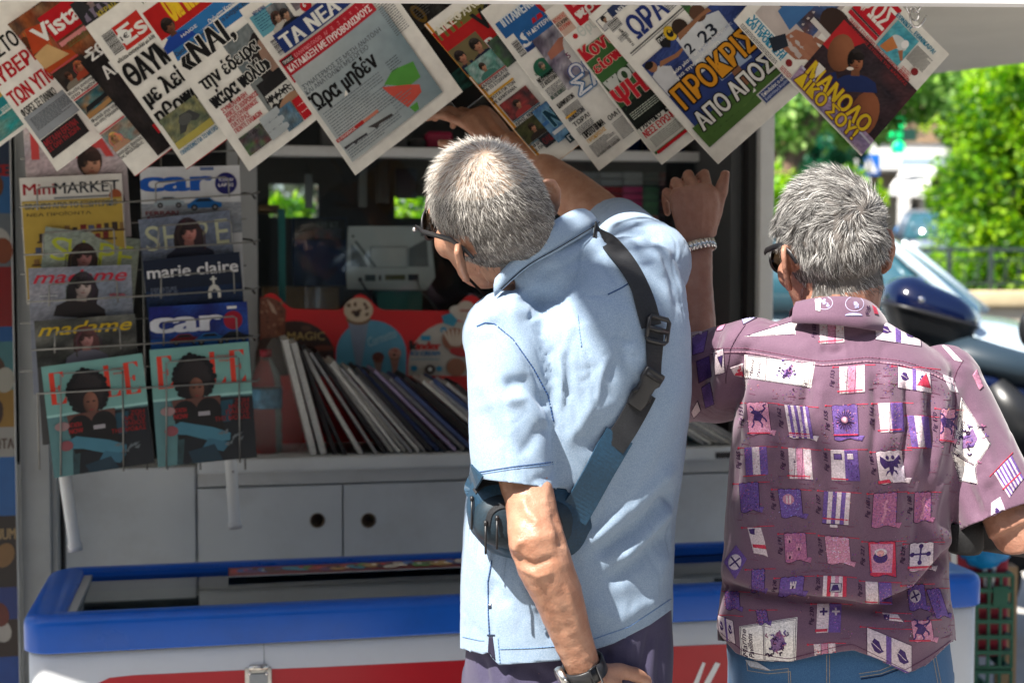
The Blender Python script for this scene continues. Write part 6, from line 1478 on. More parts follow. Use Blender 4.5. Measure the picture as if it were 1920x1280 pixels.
# ------------------------------------------------------------------ crate, cool box, bag and board at the lower right
gd = 3.95
M['crate_green'] = mat('crate_green', (0.01,0.12,0.07), 0.5, noise_=(8, 0.15))
ct = thing('fruit_crate', 'dark green plastic crate standing on end beside the freezer', 'crate', (P(1872, 1200, gd).x, gd, 0))
xa, xb, za, zb_ = P(1700, 1200, gd).x, P(1898, 1200, gd).x, P(1880, 1252, gd).z, P(1880, 1078, gd).z
za0 = 0.0
mb = MB(); t_ = 0.012
zs_ = [za + (zb_-za)*k/6 for k in range(7)]; 
kk = 0
for yy in (gd, gd+.30):
    for z in zs_: mb.box((xa, yy, z-.006), (xb, yy+t_, z+.006))
    n_ = 9
    for k in range(n_+1): x = xa + (xb-xa)*k/n_; mb.box((x-.004, yy+.002, za), (x+.004, yy+t_-.002, zb_))
for xx_ in (xa, xb-t_):
    for z in zs_: mb.box((xx_, gd+t_, z-.006), (xx_+t_, gd+.30, z+.006))
    for k in range(1, 6): y = gd + .3*k/6; mb.box((xx_+.002, y-.004, za), (xx_+t_-.002, y+.004, zb_))
mb.build('lattice', M['crate_green'], ct)
mb = MB(); mb.box((xa+.002, gd+.28, za), (xb-.002, gd+.295, zb_)); mb.build('base_panel', mat('crate_dark', (0.006,0.06,0.04), 0.6), ct)
mb = MB(); a, b = P(1868, 1102, gd), P(1886, 1140, gd); mb.box((P(1862,1100,gd).x, gd-.004, P(0,1136,gd).z), (P(1890,1100,gd).x, gd-.001, P(0,1098,gd).z), .001); mb.build('handle', M['crate_green'], ct)
# crate rests on a second one
ct2 = thing('fruit_crate', 'lower green crate under the first one, mostly below the photo edge', 'crate', (P(1872, 1200, gd).x, gd+.15, 0))
mb = MB(); zt2 = za - 0.008
for k in range(5):
    z = 0.02 + (zt2-.02)*k/4; mb.box((xa, gd, z-.008), (xb, gd+t_, z+.006)); mb.box((xa, gd+.29, z-.008), (xb, gd+.30, z+.006)); mb.box((xa, gd+t_, z-.008), (xa+t_, gd+.29, z+.006)); mb.box((xb-t_, gd+t_, z-.008), (xb, gd+.29, z+.006))
for k in range(10): x = xa + (xb-xa)*k/9; mb.box((x-.004, gd+.002, 0), (x+.004, gd+t_-.002, zt2)); mb.box((x-.004, gd+.291, 0), (x+.004, gd+.299, zt2))
mb.build('lattice', M['crate_green'], ct2)
bx_ = thing('wooden_board', 'plain light brown board standing behind the green crate', 'board', (P(1900, 1200, gd+.34).x, gd+.34, 0))
a, b = P(1868, 1214, gd+.34), P(1909, 1062, gd+.34)
mb = MB(); mb.box((a.x, gd+.34, 0.0), (b.x, gd+.36, b.z), .002); mb.build('panel', mat('plywood', (0.45,0.31,0.17), 0.75, noise_=(3, 0.2), bump=(30, .1, .002)), bx_)
mb = MB(); mb.box((b.x-.012, gd+.362, 0.0), (b.x, gd+.40, b.z)); mb.build('batten', mat('plywood_edge', (0.36,0.24,0.13), 0.8), bx_)
tb = thing('cool_bag', 'red bag with pale stripes sitting in the green crate', 'bag', (P(1810, 1080, gd+.15).x, gd+.15, za+.02))
a, b = P(1735, 1096, gd+.1), P(1879, 1022, gd+.1)
mb = MB(); mb.box((a.x, gd+.03, za+.02), (b.x, gd+.26, b.z), .02); mb.build('bag_body', mat('bag_red', (0.36,0.015,0.04), 0.6, noise_=(9, .1), bump=(20, .3, .01)), tb)
for (p0, p1, q0, q1) in ((1782,1794,1788,1796),(1842,1852,1846,1850),(1866,1872,1858,1864)):
    o = MB(); A_ = [P(p0,1030,gd+.02), P(p1,1030,gd+.02), P(q1,1100,gd+.02), P(q0,1100,gd+.02)]; o.add(A_ + [v + Vector((0,.012,0)) for v in A_], [(0,1,2,3),(7,6,5,4),(0,4,5,1),(1,5,6,2),(2,6,7,3),(3,7,4,0)]); o.build('stripe', M['freezer_white'], tb)
bm = bmesh.new(); bmesh.ops.create_uvsphere(bm, u_segments=36, v_segments=22, radius=1)
c = P(1846, 1036, gd+.02)
for v in bm.verts:
    s = v.co.copy(); nz = noise.noise(s*2.2)*.2 + noise.noise(s*6)*.1
    v.co = Vector((s.x*.062*(1+nz), s.y*.06*(1+nz), s.z*.040*(1+nz*1.2)))
mb = MB(); mb.bm(bm, True); bm.free(); mb.v = [tuple(Vector(p_) + c) for p_ in mb.v]
tag(mb.build('plastic_bag', mat('bag_blue', (0.01,0.28,0.66), .35, bump=(60, .6, .006), trans=.1), None, ID, c), 'crumpled bright blue plastic bag on top of the red bag', 'bag')

# ------------------------------------------------------------------ unseen building behind the camera, added to darken the kiosk glass and sky fill
ob_ = thing('unseen_building', 'shaded apartment building across the street, seen only as a reflection in the kiosk window', 'building', (0, -11, 0))
fac = mat('facade', (0.20,0.19,0.17), 0.8, noise_=(0.6, 0.15)); fw = mat('facade_glass', (0.02,0.025,0.03), 0.15)
holes = []
for i in range(12):
    for k in range(3): holes.append((-23 + i*4, -21.2 + i*4, 1.0 + k*3.0, 2.6 + k*3.0))
o = wall_with_holes(-26, 26, 0, 9.5, -11.3, holes, 0.3); o.build('wall', fac, ob_)
for h in holes:
    o = MB(); o.box((h[0]-.02, -11.2, h[2]-.02), (h[1]+.02, -11.15, h[3]+.02)); o.build('window', fw, ob_)

# ------------------------------------------------------------------ street tree just left of the photo, its branch dapples the second man's back
st = thing('street_tree', 'street tree left of and behind the photographer whose branch dapples the printed shirt', 'tree', (-3.4, -0.9, 0))
r = random.Random(17); tg = [(1335,700,2.2,3.0,.10)]
for y in range(800, 1250, 46):
    for x in range(1345, 1800, 46):
        if (x < 1365 + (y-790)*.73 or x > 1800 - (y-930)*1.0 or y > 1120) and r.random() < .84: tg.append((x+r.uniform(-14,14), y+r.uniform(-14,14), 1.98, r.uniform(2.9,3.3), .038))
cl = [(P(*q[:3]) + SUN_DIR*q[3], q[4]) for q in tg]
mb = MB(); bp = [Vector((-3.4,-.9,-.1)), Vector((-3.35,-.85,1.6)), Vector((-3.2,-.6,3.0)), Vector((-2.4,.3,3.9)), cl[0][0] + Vector((-.2,-.1,.08))]
mb.tube(bp, [.19,.15,.11,.06,.02], 12); mb.tube([bp[2], Vector((-3.6,-1.2,4.4)), Vector((-3.8,-1.4,5.4))], [.1,.07,.03], 10)
for c, r_ in cl[::4]: mb.tube([bp[4], bp[4].lerp(c, .6) + Vector((0,0,.04)), c], [.012,.008,.004], 6)
mb.build('trunk', M['bark'], st)
mb = MB()
for k, (c, r_) in enumerate(cl): leaf_fill(mb, c, (r_*1.5, r_*1.5, r_*1.2), int(20 + r_*700), .05, GRN_, 90 + k)
leaf_fill(mb, (-3.9,-1.5,5.6), (1.2,1.2,.9), 3000, .09, GRN_, 120); leaf_fill(mb, (-3.3,-1.6,4.9), (.8,.8,.6), 1500, .09, GRN_, 121)
mb.build('crown', M['leaf'], st)
# ------------------------------------------------------------------ people: tools
def proj(V):
    V = np.asarray(V); zr = V[:,2] - CAM_Z
    f = V[:,1]*CP - zr*SP; u = V[:,1]*SP + zr*CP
    return np.stack([960 + FPX*V[:,0]/f, 640 - FPX*u/f], 1)
def solid(mb, voxel, it=6, fac=0.5):
    """fuse overlapping closed shapes into one continuous surface"""
    me = bpy.data.meshes.new('fuse'); me.from_pydata([tuple(v) for v in mb.v], [], mb.f)
    ob = bpy.data.objects.new('fuse', me); COL.objects.link(ob)
    bm = bmesh.new(); bm.from_mesh(me); bmesh.ops.recalc_face_normals(bm, faces=bm.faces); bm.to_mesh(me); bm.free()
    m = ob.modifiers.new('r', 'REMESH'); m.mode = 'VOXEL'; m.voxel_size = voxel
    if it:
        s = ob.modifiers.new('s', 'SMOOTH'); s.factor = fac; s.iterations = it
    r = bpy.data.meshes.new_from_object(ob.evaluated_get(bpy.context.evaluated_depsgraph_get()))
    V, F = arrays(r); bpy.data.objects.remove(ob); bpy.data.meshes.remove(me); bpy.data.meshes.remove(r)
    return V, F
def arrays(r):
    V = np.empty(len(r.vertices)*3); r.vertices.foreach_get('co', V); V = V.reshape(-1, 3)
    return V, [list(p.vertices) for p in r.polygons]
def normals(V, F):
    me = bpy.data.meshes.new('n'); me.from_pydata(V.tolist(), [], F)
    N = np.empty(len(V)*3, dtype=np.float32); me.vertex_normals.foreach_get('vector', N); N = N.reshape(-1, 3).astype(float)
    bpy.data.meshes.remove(me); return N
def seg_dist(Q, pts):
    """distance of 2D points to a polyline, and the position along it (0..1)"""
    best = np.full(len(Q), 1e9); tt = np.zeros(len(Q)); n = len(pts) - 1
    for i in range(n):
        a, b = np.array(pts[i], float), np.array(pts[i+1], float); d = b - a; L = d @ d
        t = np.clip(((Q - a) @ d) / max(L, 1e-9), 0, 1); D = np.linalg.norm(Q - (a + t[:,None]*d), axis=1)
        m = D < best; best[m] = D[m]; tt[m] = (i + t[m]) / n
    return best, tt
def folds(V, F, L, view=True):
    """raise (A>0) or sink (A<0) the cloth along lines measured in the photo; each is (points, width, A[, dmin, dmax])"""
    N = normals(V, F); Q = proj(V); D = np.zeros(len(V))
    cam_ = np.array([0, 0, CAM_Z]); w = cam_ - V; w /= np.linalg.norm(w, axis=1)[:,None]
    face = np.clip(((N*w).sum(1) - 0.02) / 0.35, 0, 1)
    for f in L:
        pts, wd, A = f[:3]; d, t = seg_dist(Q, pts)
        e = np.clip(np.minimum(t, 1-t)*6, 0.15, 1) if len(f) < 6 or not f[5] else 1.0
        g = A*np.exp(-(d/wd)**2)*e
        if len(f) > 4: g = g*((V[:,1] > f[3]) & (V[:,1] < f[4]))
        D += g
    return V + N*(D*face)[:,None]
def ripple(V, F, amp, sc, seed=0, stretch=(1,1,1)):
    N = normals(V, F); o = Vector((seed*7.3, seed*3.1, seed*1.7))
    D = np.array([noise.noise(Vector((v[0]*sc*stretch[0], v[1]*sc*stretch[1], v[2]*sc*stretch[2])) + o) for v in V])
    return V + N*(D*amp)[:,None]
def creases(V, F, amp, sc, seed, stretch=(1,1,1)):
    N = normals(V, F); o = Vector((seed*5.1, seed*2.7, seed)); D = np.zeros(len(V))
    for i, v in enumerate(V):
        q = Vector((v[0]*sc*stretch[0], v[1]*sc*stretch[1], v[2]*sc*stretch[2])) + o; w = noise.noise(q*.6)
        k = abs(noise.noise(q + Vector((w, w*.5, -w))*1.4)); D[i] = -max(0, 1 - k*5.5)**1.5*max(0, .25 + noise.noise(q*.45 + o))
    return V + N*(D*amp)[:,None]
def trim(V, F, inside, p, n):
    """cut cloth off along a plane (only where inside() holds) leaving a clean edge"""
    s = (V - np.array(p)) @ np.array(n); reg = inside(V); out = (s > 0) & reg
    F2 = [f for f in F if not all(out[k] for k in f)]
    V = V.copy(); used = np.zeros(len(V), bool)
    for f in F2: used[f] = True
    m = out & used
    V[m] -= s[m][:,None]*np.array(n)
    return compact(V, F2)
def trim_z(V, F, zfun):
    z = zfun(V); out = V[:,2] < z
    F2 = [f for f in F if not all(out[k] for k in f)]
    V = V.copy(); V[out, 2] = z[out]
    return compact(V, F2)
def compact(V, F):
    used = np.zeros(len(V), bool)
    for f in F: used[f] = True
    ix = -np.ones(len(V), int); ix[used] = np.arange(used.sum())
    return V[used], [[int(ix[k]) for k in f] for f in F]
def largest(V, F):
    par = list(range(len(V)))
    def root(a):
        while par[a] != a: par[a] = par[par[a]]; a = par[a]
        return a
    for f in F:
        a = root(f[0])
        for k in f[1:]:
            b = root(k)
            if a != b: par[b] = a
    from collections import Counter
    best = Counter(root(f[0]) for f in F).most_common(1)[0][0]
    return compact(V, [f for f in F if root(f[0]) == best])
class Skin_:
    """a finished surface to print, sew and lay things on"""
    def __init__(self, V, F):
        self.V, self.F = V, F; self.bvh = BVHTree.FromPolygons([tuple(v) for v in V], F)
    def at(self, px, py):
        x, y = (px-960)/FPX, (640-py)/FPX; g = Vector((x, CP + y*SP, y*CP - SP)).normalized()
        h = self.bvh.ray_cast(Vector((0,0,CAM_Z)), g)
        if h[0] is None: return None, None
        n = h[1]
        return h[0], (n if n.dot(g) < 0 else -n)
def mesh_obj(name, V, F, mats, parent, mi=None, thick=0.0, inks=None, surf=None, edge=6.0, lift=0.0004, smooth=True):
    V = [tuple(v) for v in V]; F = [list(f) for f in F]; nb = len(F); cols = []; mi = list(mi) if mi is not None else [0]*nb
    if inks is not None:
        for P_, F_, C_, n in inks.it:
            P2, F2, C2 = fine(P_, F_, C_, edge); h = [surf.at(a, -b) for a, b in P2]; o = len(V)
            V.extend([tuple(q[0] + q[1]*(lift + min(n, 40)*0.00005)) if q[0] is not None else (0,0,0) for q in h])
            for f, c in zip(F2, C2):
                if any(h[k][0] is None for k in f): continue
                ys = [h[k][0].y for k in f]
                if max(ys) - min(ys) > 0.03: continue
                a, b, e = (h[k][0] for k in f[:3]); g = [o+k for k in f]
                F.append(g if (b-a).cross(e-a).dot(h[f[0]][1]) > 0 else g[::-1]); mi.append(len(mats)-1); cols.append(c)
    me = bpy.data.meshes.new(name); A = np.array(WM(parent).inverted()) if parent is not None else np.eye(4)
    VV = np.array(V) @ A[:3,:3].T + A[:3,3]
    me.from_pydata(VV.tolist(), [], F)
    for m in mats: me.materials.append(m)
    me.polygons.foreach_set('material_index', mi); me.polygons.foreach_set('use_smooth', [smooth]*nb + [True]*(len(F)-nb))
    if cols:
        at = me.color_attributes.new('Col', 'FLOAT_COLOR', 'CORNER'); buf = np.ones((len(me.loops), 4), dtype=np.float32)
        for k, c in enumerate(cols):
            p = me.polygons[nb+k]; buf[p.loop_start:p.loop_start+p.loop_total, :3] = c
        at.data.foreach_set('color', buf.ravel())
    o = bpy.data.objects.new(name, me); COL.objects.link(o); o.parent = parent
    if thick:
        m = o.modifiers.new('thickness', 'SOLIDIFY'); m.thickness = thick; m.offset = -1
    return o
def ribbon(surf, pts, w, th=0.002, lift=0.002, n=40, smooth=4):
    """a strap laid along photo points over a surface; returns a MB"""
    L = [0]
    for a, b in zip(pts, pts[1:]): L.append(L[-1] + math.dist(a, b))
    C, Nn = [], []
    for i in range(n+1):
        s = L[-1]*i/n; k = max(j for j in range(len(pts)) if L[j] <= s + 1e-9); k = min(k, len(pts)-2); t = (s - L[k])/max(1e-9, L[k+1]-L[k])
        q = (pts[k][0]*(1-t)+pts[k+1][0]*t, pts[k][1]*(1-t)+pts[k+1][1]*t); h, nn = surf.at(*q)
        if h is None: continue
        C.append(h); Nn.append(nn)
    for _ in range(smooth):
        C = [C[0]] + [(C[i-1]+C[i]*2+C[i+1])/4 for i in range(1, len(C)-1)] + [C[-1]]; Nn = [Nn[0]] + [((Nn[i-1]+Nn[i]+Nn[i+1])).normalized() for i in range(1, len(Nn)-1)] + [Nn[-1]]
    mb = MB(); rings = []
    for i, c in enumerate(C):
        t = (C[min(i+1, len(C)-1)] - C[max(i-1, 0)]).normalized(); nn = (Nn[i] - t*Nn[i].dot(t)).normalized(); sd = t.cross(nn)
        rings.append([c + sd*(w/2) + nn*lift, c + sd*(w/2) + nn*(lift+th), c - sd*(w/2) + nn*(lift+th), c - sd*(w/2) + nn*lift])
    mb.loft(rings); return mb, C, Nn
def hand(mb, W, a, t, n, s=1.0, curls=((20,25,15),)*4, spread=(8,3,-2,-8), thumb=(50, 18, 20, 20), flat=0.5):
    """W wrist, a towards the fingers, t towards the thumb, n out of the back of the hand; curls in degrees per joint"""
    a = Vector(a).normalized(); n = Vector(n); n = (n - a*n.dot(a)).normalized(); t0 = n.cross(a); t = t0 if t0.dot(Vector(t)) > 0 else -t0
    up = n
    def q(x, y, z): return W + (a*x + t*y + n*z)*s
    mb.tube([q(-.02,0,0), q(.012,.001,0), q(.035,.002,0), q(.06,.002,.001), q(.085,.001,.001), q(.097,0,-.002)], [(.024*s,.019*s),(.027*s,.018*s),(.035*s,.017*s),(.0405*s,.0155*s),(.0405*s,.0135*s),(.034*s,.010*s)], 18, up=n)
    mb.sphere(q(.04,.026,-.010), (.020*s,.016*s,.014*s), 12, 8)
    ln = ((.044,.026,.021),(.049,.030,.023),(.046,.029,.023),(.036,.021,.020)); ys = (.0275,.009,-.0095,-.0265); xs = (.088,.092,.089,.080); rr = (.0093,.0096,.0092,.0080)
    tips = []
    for k in range(4):
        p = q(xs[k]-.012, ys[k], .001); d0 = (a*math.cos(R(spread[k])) + t*math.sin(R(spread[k]))); ang = 0; pts = [p]; r = [rr[k]*1.12*s]
        for j in range(3):
            ang += curls[min(k, len(curls)-1)][j]; d = d0*math.cos(R(ang)) - n*math.sin(R(ang)); L = ln[k][j]*s + (.012*s if j == 0 else 0)
            pts.append(p + d*L*0.5); r.append(rr[k]*(.97 - .08*j)*s); p = p + d*L; pts.append(p); r.append(rr[k]*(1.02 - .11*j)*s)
        mb.tube(pts, r, 12, up=t); mb.sphere(p, rr[k]*.80*s, 10, 7); tips.append((p, d, rr[k]*.8*s, (n*math.cos(R(ang)) + d0*math.sin(R(ang)))))
    al, be, c1, c2 = thumb
    p = q(.018,.022,-.006); d0 = (a*math.cos(R(al)) + t*math.sin(R(al)) - n*math.sin(R(be))).normalized(); pts = [p]; r = [.0145*s]; ax = d0
    for j, (L, c) in enumerate(((.040,0),(.034,c1),(.028,c2))):
        ax = (ax*math.cos(R(c)) + a*math.sin(R(c))).normalized(); pts.append(p + ax*L*s*.5); r.append((.0128,.0108,.0102)[j]*s); p = p + ax*L*s; pts.append(p); r.append((.0122,.0112,.0078)[j]*s)
    mb.tube(pts, r, 12, up=n); mb.sphere(p, .0085*s, 10, 7); tips.append((p, ax, .0085*s, n))
    return tips
def nails(tips, name, parent, s=1.0):
    for p, d, r, nn in tips:
        mb = MB(); sd = d.cross(nn).normalized(); nn = sd.cross(d).normalized(); c = p + nn*r*.80 - d*r*.15; rows = []
        for i in range(6):
            v = -1 + 2*i/5; rows.append([c + d*(v*r*.85) + sd*(u*r*.72*(1-.18*v*v)) - nn*(r*.30*u*u + .12*r*max(0, v)**2) for u in (-1,-.5,0,.5,1)])
        mb.smooth = True; mb.loft(rows, False, closed=False); mb.build(name, M['nail'], parent)
def head_parts(mb, H, flare=.74):
    R3 = H.to_3x3()
    S = lambda c, r, n=20, m=14: mb.sphere(H @ Vector(c), r, n, m, R3)
    S((0,-.002,.037), (.0755,.096,.093), 28, 20); S((0,-.036,.018), (.066,.064,.062)); S((0,.042,-.018), (.061,.054,.085)); S((0,.045,-.064), (.053,.048,.044)); S((0,.082,-.094), (.022,.018,.016))
    S((0,.080,.034), (.050,.017,.011)); S((-.041,.064,-.016), (.024,.024,.026)); S((.041,.064,-.016), (.024,.024,.026))
    mb.tube([H @ Vector(v) for v in ((0,.090,.026),(0,.101,.008),(0,.113,-.014),(0,.108,-.024))], [.008,.009,.0125,.009], 10)
    for sx in (-1, 1): S((sx*.011,.099,-.018), (.009,.011,.008), 10, 8)
    S((0,.090,-.048), (.024,.011,.0055), 12, 8); S((0,.088,-.059), (.021,.011,.006), 12, 8)
    for sx in (-1, 1):
        c = Vector((sx*.0775, -.014, -.004) if flare > .5 else (sx*.072, .004, -.006)); u = Vector((0,-.16,.99)).normalized(); b = Vector((sx*flare,-.67,0)).normalized(); o = u.cross(b) * (1 if sx > 0 else -1)
        W = lambda x, y, z=0: H @ (c + b*x + u*y + o*z)
        mb.tube([W(*p) for p in ((.002,.010),(.005,.027),(.014,.034),(.024,.030),(.028,.016),(.0275,.002),(.023,-.012),(.016,-.024),(.008,-.029),(.002,-.022))], [.004,.0046,.005,.005,.0046,.0044,.0044,.005,.006,.0045], 10)
        q = Matrix((b, o, u)).transposed(); mb.sphere(W(.012,.003,-.001), (.015,.0036,.027), 14, 9, R3 @ q); mb.sphere(W(.010,-.021), (.008,.005,.009), 10, 7, R3 @ q)
        mb.tube([W(.004,-.004), W(.013,-.010), W(.020,.002), W(.018,.018)], [.003,.0035,.0035,.003], 8)
def frame_axes(hr, hf_hint, pitch=0.0):
    """right axis and a forward hint to a head matrix; pitch > 0 looks up"""
    hr = Vector(hr).normalized(); f = Vector(hf_hint); f = (f - hr*f.dot(hr)).normalized(); u = hr.cross(f)
    c, s = math.cos(pitch), math.sin(pitch); f2 = f*c + u*s; u2 = u*c - f*s
    return Matrix((hr, f2, u2)).transposed()
def hair(name, surf, H, mask, flow, length, lift, colour, n, parent, width=0.0007, seed=1, clump=0, curl=0.0, wave=0.0):
    r = np.random.default_rng(seed); mb = MB(); Hi = H.inverted(); C = H @ Vector((0,0,.03)); R3 = H.to_3x3(); made = 0; cl = []
    if clump:
        for _ in range(clump): v = Vector(r.normal(0, 1, 3)).normalized(); cl.append((v, Vector(r.normal(0, 1, 3))))
        ca = np.array([c[0] for c in cl])
    while made < n:
        v = Vector(r.normal(0, 1, 3)).normalized(); h = surf.bvh.ray_cast(C, R3 @ v)
        if h[0] is None: continue
        q = Hi @ h[0]; k = mask(q)
        if k <= 0 or r.random() > k: continue
        made += 1; nn = h[1] if h[1].dot(h[0]-C) > 0 else -h[1]
        t = R3 @ flow(q); t = (t - nn*t.dot(nn)); t = t.normalized() if t.length > 1e-5 else nn.orthogonal()
        rnd = Vector(r.normal(0, 1, 3))
        if clump: rc = cl[int(np.argmax(ca @ np.array(v)))][1]; rnd = rnd*.45 + rc*.9
        L = length(q)*r.uniform(.65, 1.2); lf = lift(q)
        d = (t*(1-lf) + nn*lf + rnd*curl); d = (d - nn*min(0, d.dot(nn)-.05)).normalized()
        p = h[0] - nn*.0006; pts = [p]; side = d.cross(nn).normalized()
        for j in range(4):
            p = p + d*L/4; pts.append(p); bend = t*0.30 - nn*(.16 if j > 0 else 0) + side*(wave*math.sin(j*1.6 + made)) + rnd*curl*.25
            d = (d + bend*0.55).normalized()
        ws = [width, width*.95, width*.8, width*.55, width*.12]; sd = (side*r.normal() + nn*r.normal()*.5); c = colour(q, r)
        A, B = [], []
        for j, p in enumerate(pts):
            tt = (pts[min(j+1,4)] - pts[max(j-1,0)]).normalized(); s_ = (sd - tt*sd.dot(tt)); s_ = s_.normalized() if s_.length > 1e-6 else side
            A.append(p + s_*ws[j]*.5); B.append(p - s_*ws[j]*.5)
        mb.smooth = True; mb.add(A + B, [(j, j+1, 5+j+1, 5+j) for j in range(4)], [c]*4)
    return mb.build(name, M['hair'], parent)

def hair_mat():
    m = bpy.data.materials.new('hair'); m.use_nodes = True; nt = m.node_tree; b = nt.nodes['Principled BSDF']
    a = nt.nodes.new('ShaderNodeAttribute'); a.attribute_name = 'Col'; nt.links.new(a.outputs['Color'], b.inputs['Base Color'])
    b.inputs['Roughness'].default_value = 0.42; b.inputs['Specular IOR Level'].default_value = 0.6
    tr = nt.nodes.new('ShaderNodeBsdfTranslucent'); nt.links.new(a.outputs['Color'], tr.inputs[0]); mx = nt.nodes.new('ShaderNodeMixShader'); mx.inputs[0].default_value = 0.25
    nt.links.new(b.outputs[0], mx.inputs[1]); nt.links.new(tr.outputs[0], mx.inputs[2]); nt.links.new(mx.outputs[0], nt.nodes['Material Output'].inputs[0]); return m
def skin_mat(name, base, mottled):
    m = mat(name, base, 0.42, spec=0.45, noise_=(38, 0.5, mottled), sss=0.10, bump=(300, 0.45, 0.0016), dirt=(95, 0.28, tuple(v*.62 for v in mottled)), rvar=.12)
    nt = m.node_tree; b = nt.nodes['Principled BSDF']; tc = nt.nodes['Texture Coordinate'] if 'Texture Coordinate' in nt.nodes else [n for n in nt.nodes if n.type == 'TEX_COORD'][0]
    # fine crossing creases
    v = nt.nodes.new('ShaderNodeTexVoronoi'); v.feature = 'DISTANCE_TO_EDGE'; v.inputs['Scale'].default_value = 260
    nt.links.new(tc.outputs['Object'], v.inputs['Vector']); bn = nt.nodes.new('ShaderNodeBump'); bn.inputs['Strength'].default_value = 0.25; bn.inputs['Distance'].default_value = 0.0008
    old = [l for l in nt.links if l.to_socket == b.inputs['Normal']][0].from_socket
    nt.links.new(v.outputs['Distance'], bn.inputs['Height']); nt.links.new(old, bn.inputs['Normal']); nt.links.new(bn.outputs[0], b.inputs['Normal']); return m
def cloth_mat(name, a, b_, sc=650, rough=0.85, bump=0.35, dist=0.0008, sheen=0.1, big=None):
    m = mat(name, a, rough, spec=0.2, noise_=(sc, 0.5, b_), bump=(sc*1.4, bump, dist), sheen=sheen); return m
M['hair'] = hair_mat()
M['nail'] = mat('nail', (0.58,0.36,0.29), 0.28, spec=0.5)
M['skin_tan'] = skin_mat('skin_tan', (0.43,0.235,0.155), (0.33,0.155,0.095))
M['skin_ruddy'] = skin_mat('skin_ruddy', (0.37,0.195,0.135), (0.29,0.130,0.085))
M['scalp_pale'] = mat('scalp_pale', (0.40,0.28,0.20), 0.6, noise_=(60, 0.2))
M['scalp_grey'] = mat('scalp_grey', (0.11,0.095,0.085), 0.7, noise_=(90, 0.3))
M['polo'] = cloth_mat('polo', (0.20,0.285,0.40), (0.32,0.405,0.51))
M['polo_seam'] = mat('polo_seam', (0.2,0.3,0.45), 0.9, attr='Col')
M['mauve'] = cloth_mat('mauve', (0.104,0.054,0.090), (0.152,0.084,0.126), 900, 0.7, 0.2, 0.0005, 0.3)
M['shirt_print'] = mat('shirt_print', (0.5,0.4,0.45), 0.75, spec=0.2, attr='Col', noise_=(420, 0.28), bump=(900, 0.2, 0.0005))
M['trouser'] = cloth_mat('trouser', (0.050,0.044,0.085), (0.070,0.062,0.112), 700, 0.8, 0.25, 0.0006)
M['denim'] = cloth_mat('denim', (0.028,0.085,0.19), (0.06,0.14,0.26), 800, 0.85, 0.4, 0.0008)
M['shoe'] = mat('shoe', (0.05,0.035,0.025), 0.5)
M['eye_white'] = mat('eye_white', (0.7,0.68,0.64), 0.15); M['iris'] = mat('iris', (0.08,0.05,0.03), 0.1)
M['lens_dark'] = mat('lens_dark', (0.035,0.022,0.012), 0.05, spec=0.7, trans=0.35)
M['teal_nylon'] = mat('teal_nylon', (0.006,0.036,0.072), 0.6, noise_=(300, 0.25), bump=(700, 0.35, 0.0007), sheen=0.03)
M['dark_nylon'] = mat('dark_nylon', (0.008,0.022,0.035), 0.6, noise_=(300, 0.25), bump=(700, 0.3, 0.0007))
M['webbing'] = mat('webbing', (0.009,0.010,0.013), 0.65, noise_=(500, 0.4), bump=(800, 0.5, 0.0008), sheen=0.02)
M['black_cloth'] = mat('black_cloth', (0.010,0.010,0.011), 0.85, noise_=(400, 0.3), bump=(500, 0.4, 0.001), sheen=0.02)
def eyes(H, parent):
    for sx in (-1, 1):
        mb = MB(); c = H @ Vector((sx*.032, .0785, .016)); mb.sphere(c, .0125, 16, 10); e = mb.build('eye', M['eye_white'], parent)
        mb = MB(); mb.sphere(H @ Vector((sx*.032, .0865, .016)), (.006,.006,.006), 12, 8); mb.build('iris', M['iris'], e)
        mb = MB(); mb.tube([H @ Vector((sx*x, y, z)) for x, y, z in ((.014,.097,.041),(.030,.098,.046),(.048,.085,.040))], [.003,.0035,.002], 8); mb.build('eyebrow', M['scalp_grey'], parent)
def legs(mb, hips, hw, ankles, r0, dy=0.0):
    for sx, an in zip((-1, 1), ankles):
        h = hips + Vector((sx*hw*.5, 0, 0)); k = h.lerp(an, .52) + Vector((0, .02, 0))
        mb.tube([h + Vector((0,0,.06)), h, h.lerp(k, .4), k, k.lerp(an, .4), an], [r0*.95, r0, r0*.88, r0*.66, r0*.64, r0*.45], 16)
def shoe(an, yaw, parent, m):
    mb = MB(); f = Vector((-math.sin(yaw), math.cos(yaw), 0)); b = Vector((an.x, an.y, 0))
    mb.tube([b - f*.07 + Vector((0,0,.045)), b + Vector((0,0,.055)), b + f*.08 + Vector((0,0,.045)), b + f*.16 + Vector((0,0,.032)), b + f*.20 + Vector((0,0,.026))], [(.034,.042),(.042,.052),(.046,.042),(.044,.030),(.025,.018)], 16, up=(0,0,1))
    mb.v = [(x, y, max(z, 0.002)) for x, y, z in mb.v]; mb.build('shoe', m, parent)
def ring_(px, py, d, hw, b, yaw=0.0, roll=0.0, n=44, e=0.85, fwd=0.0):
    """torso cross-section: hw half width in photo pixels, b half depth in metres"""
    c = P(px, py, d); s = d / FPX; lat = Vector((math.cos(yaw)*math.cos(roll), math.sin(yaw)*math.cos(roll), math.sin(roll))); fw = Vector((-math.sin(yaw), math.cos(yaw), fwd)).normalized()
    cy_ = abs(math.cos(yaw)); a = math.sqrt(max(1e-6, ((hw*s)**2 - (b*math.sin(yaw))**2))) / cy_
    out = []
    for i in range(n):
        t = 2*math.pi*i/n; ct, st = math.cos(t), math.sin(t)
        out.append(c + lat*(a*math.copysign(abs(ct)**e, ct)) + fw*(b*math.copysign(abs(st)**e, st)))
    return out
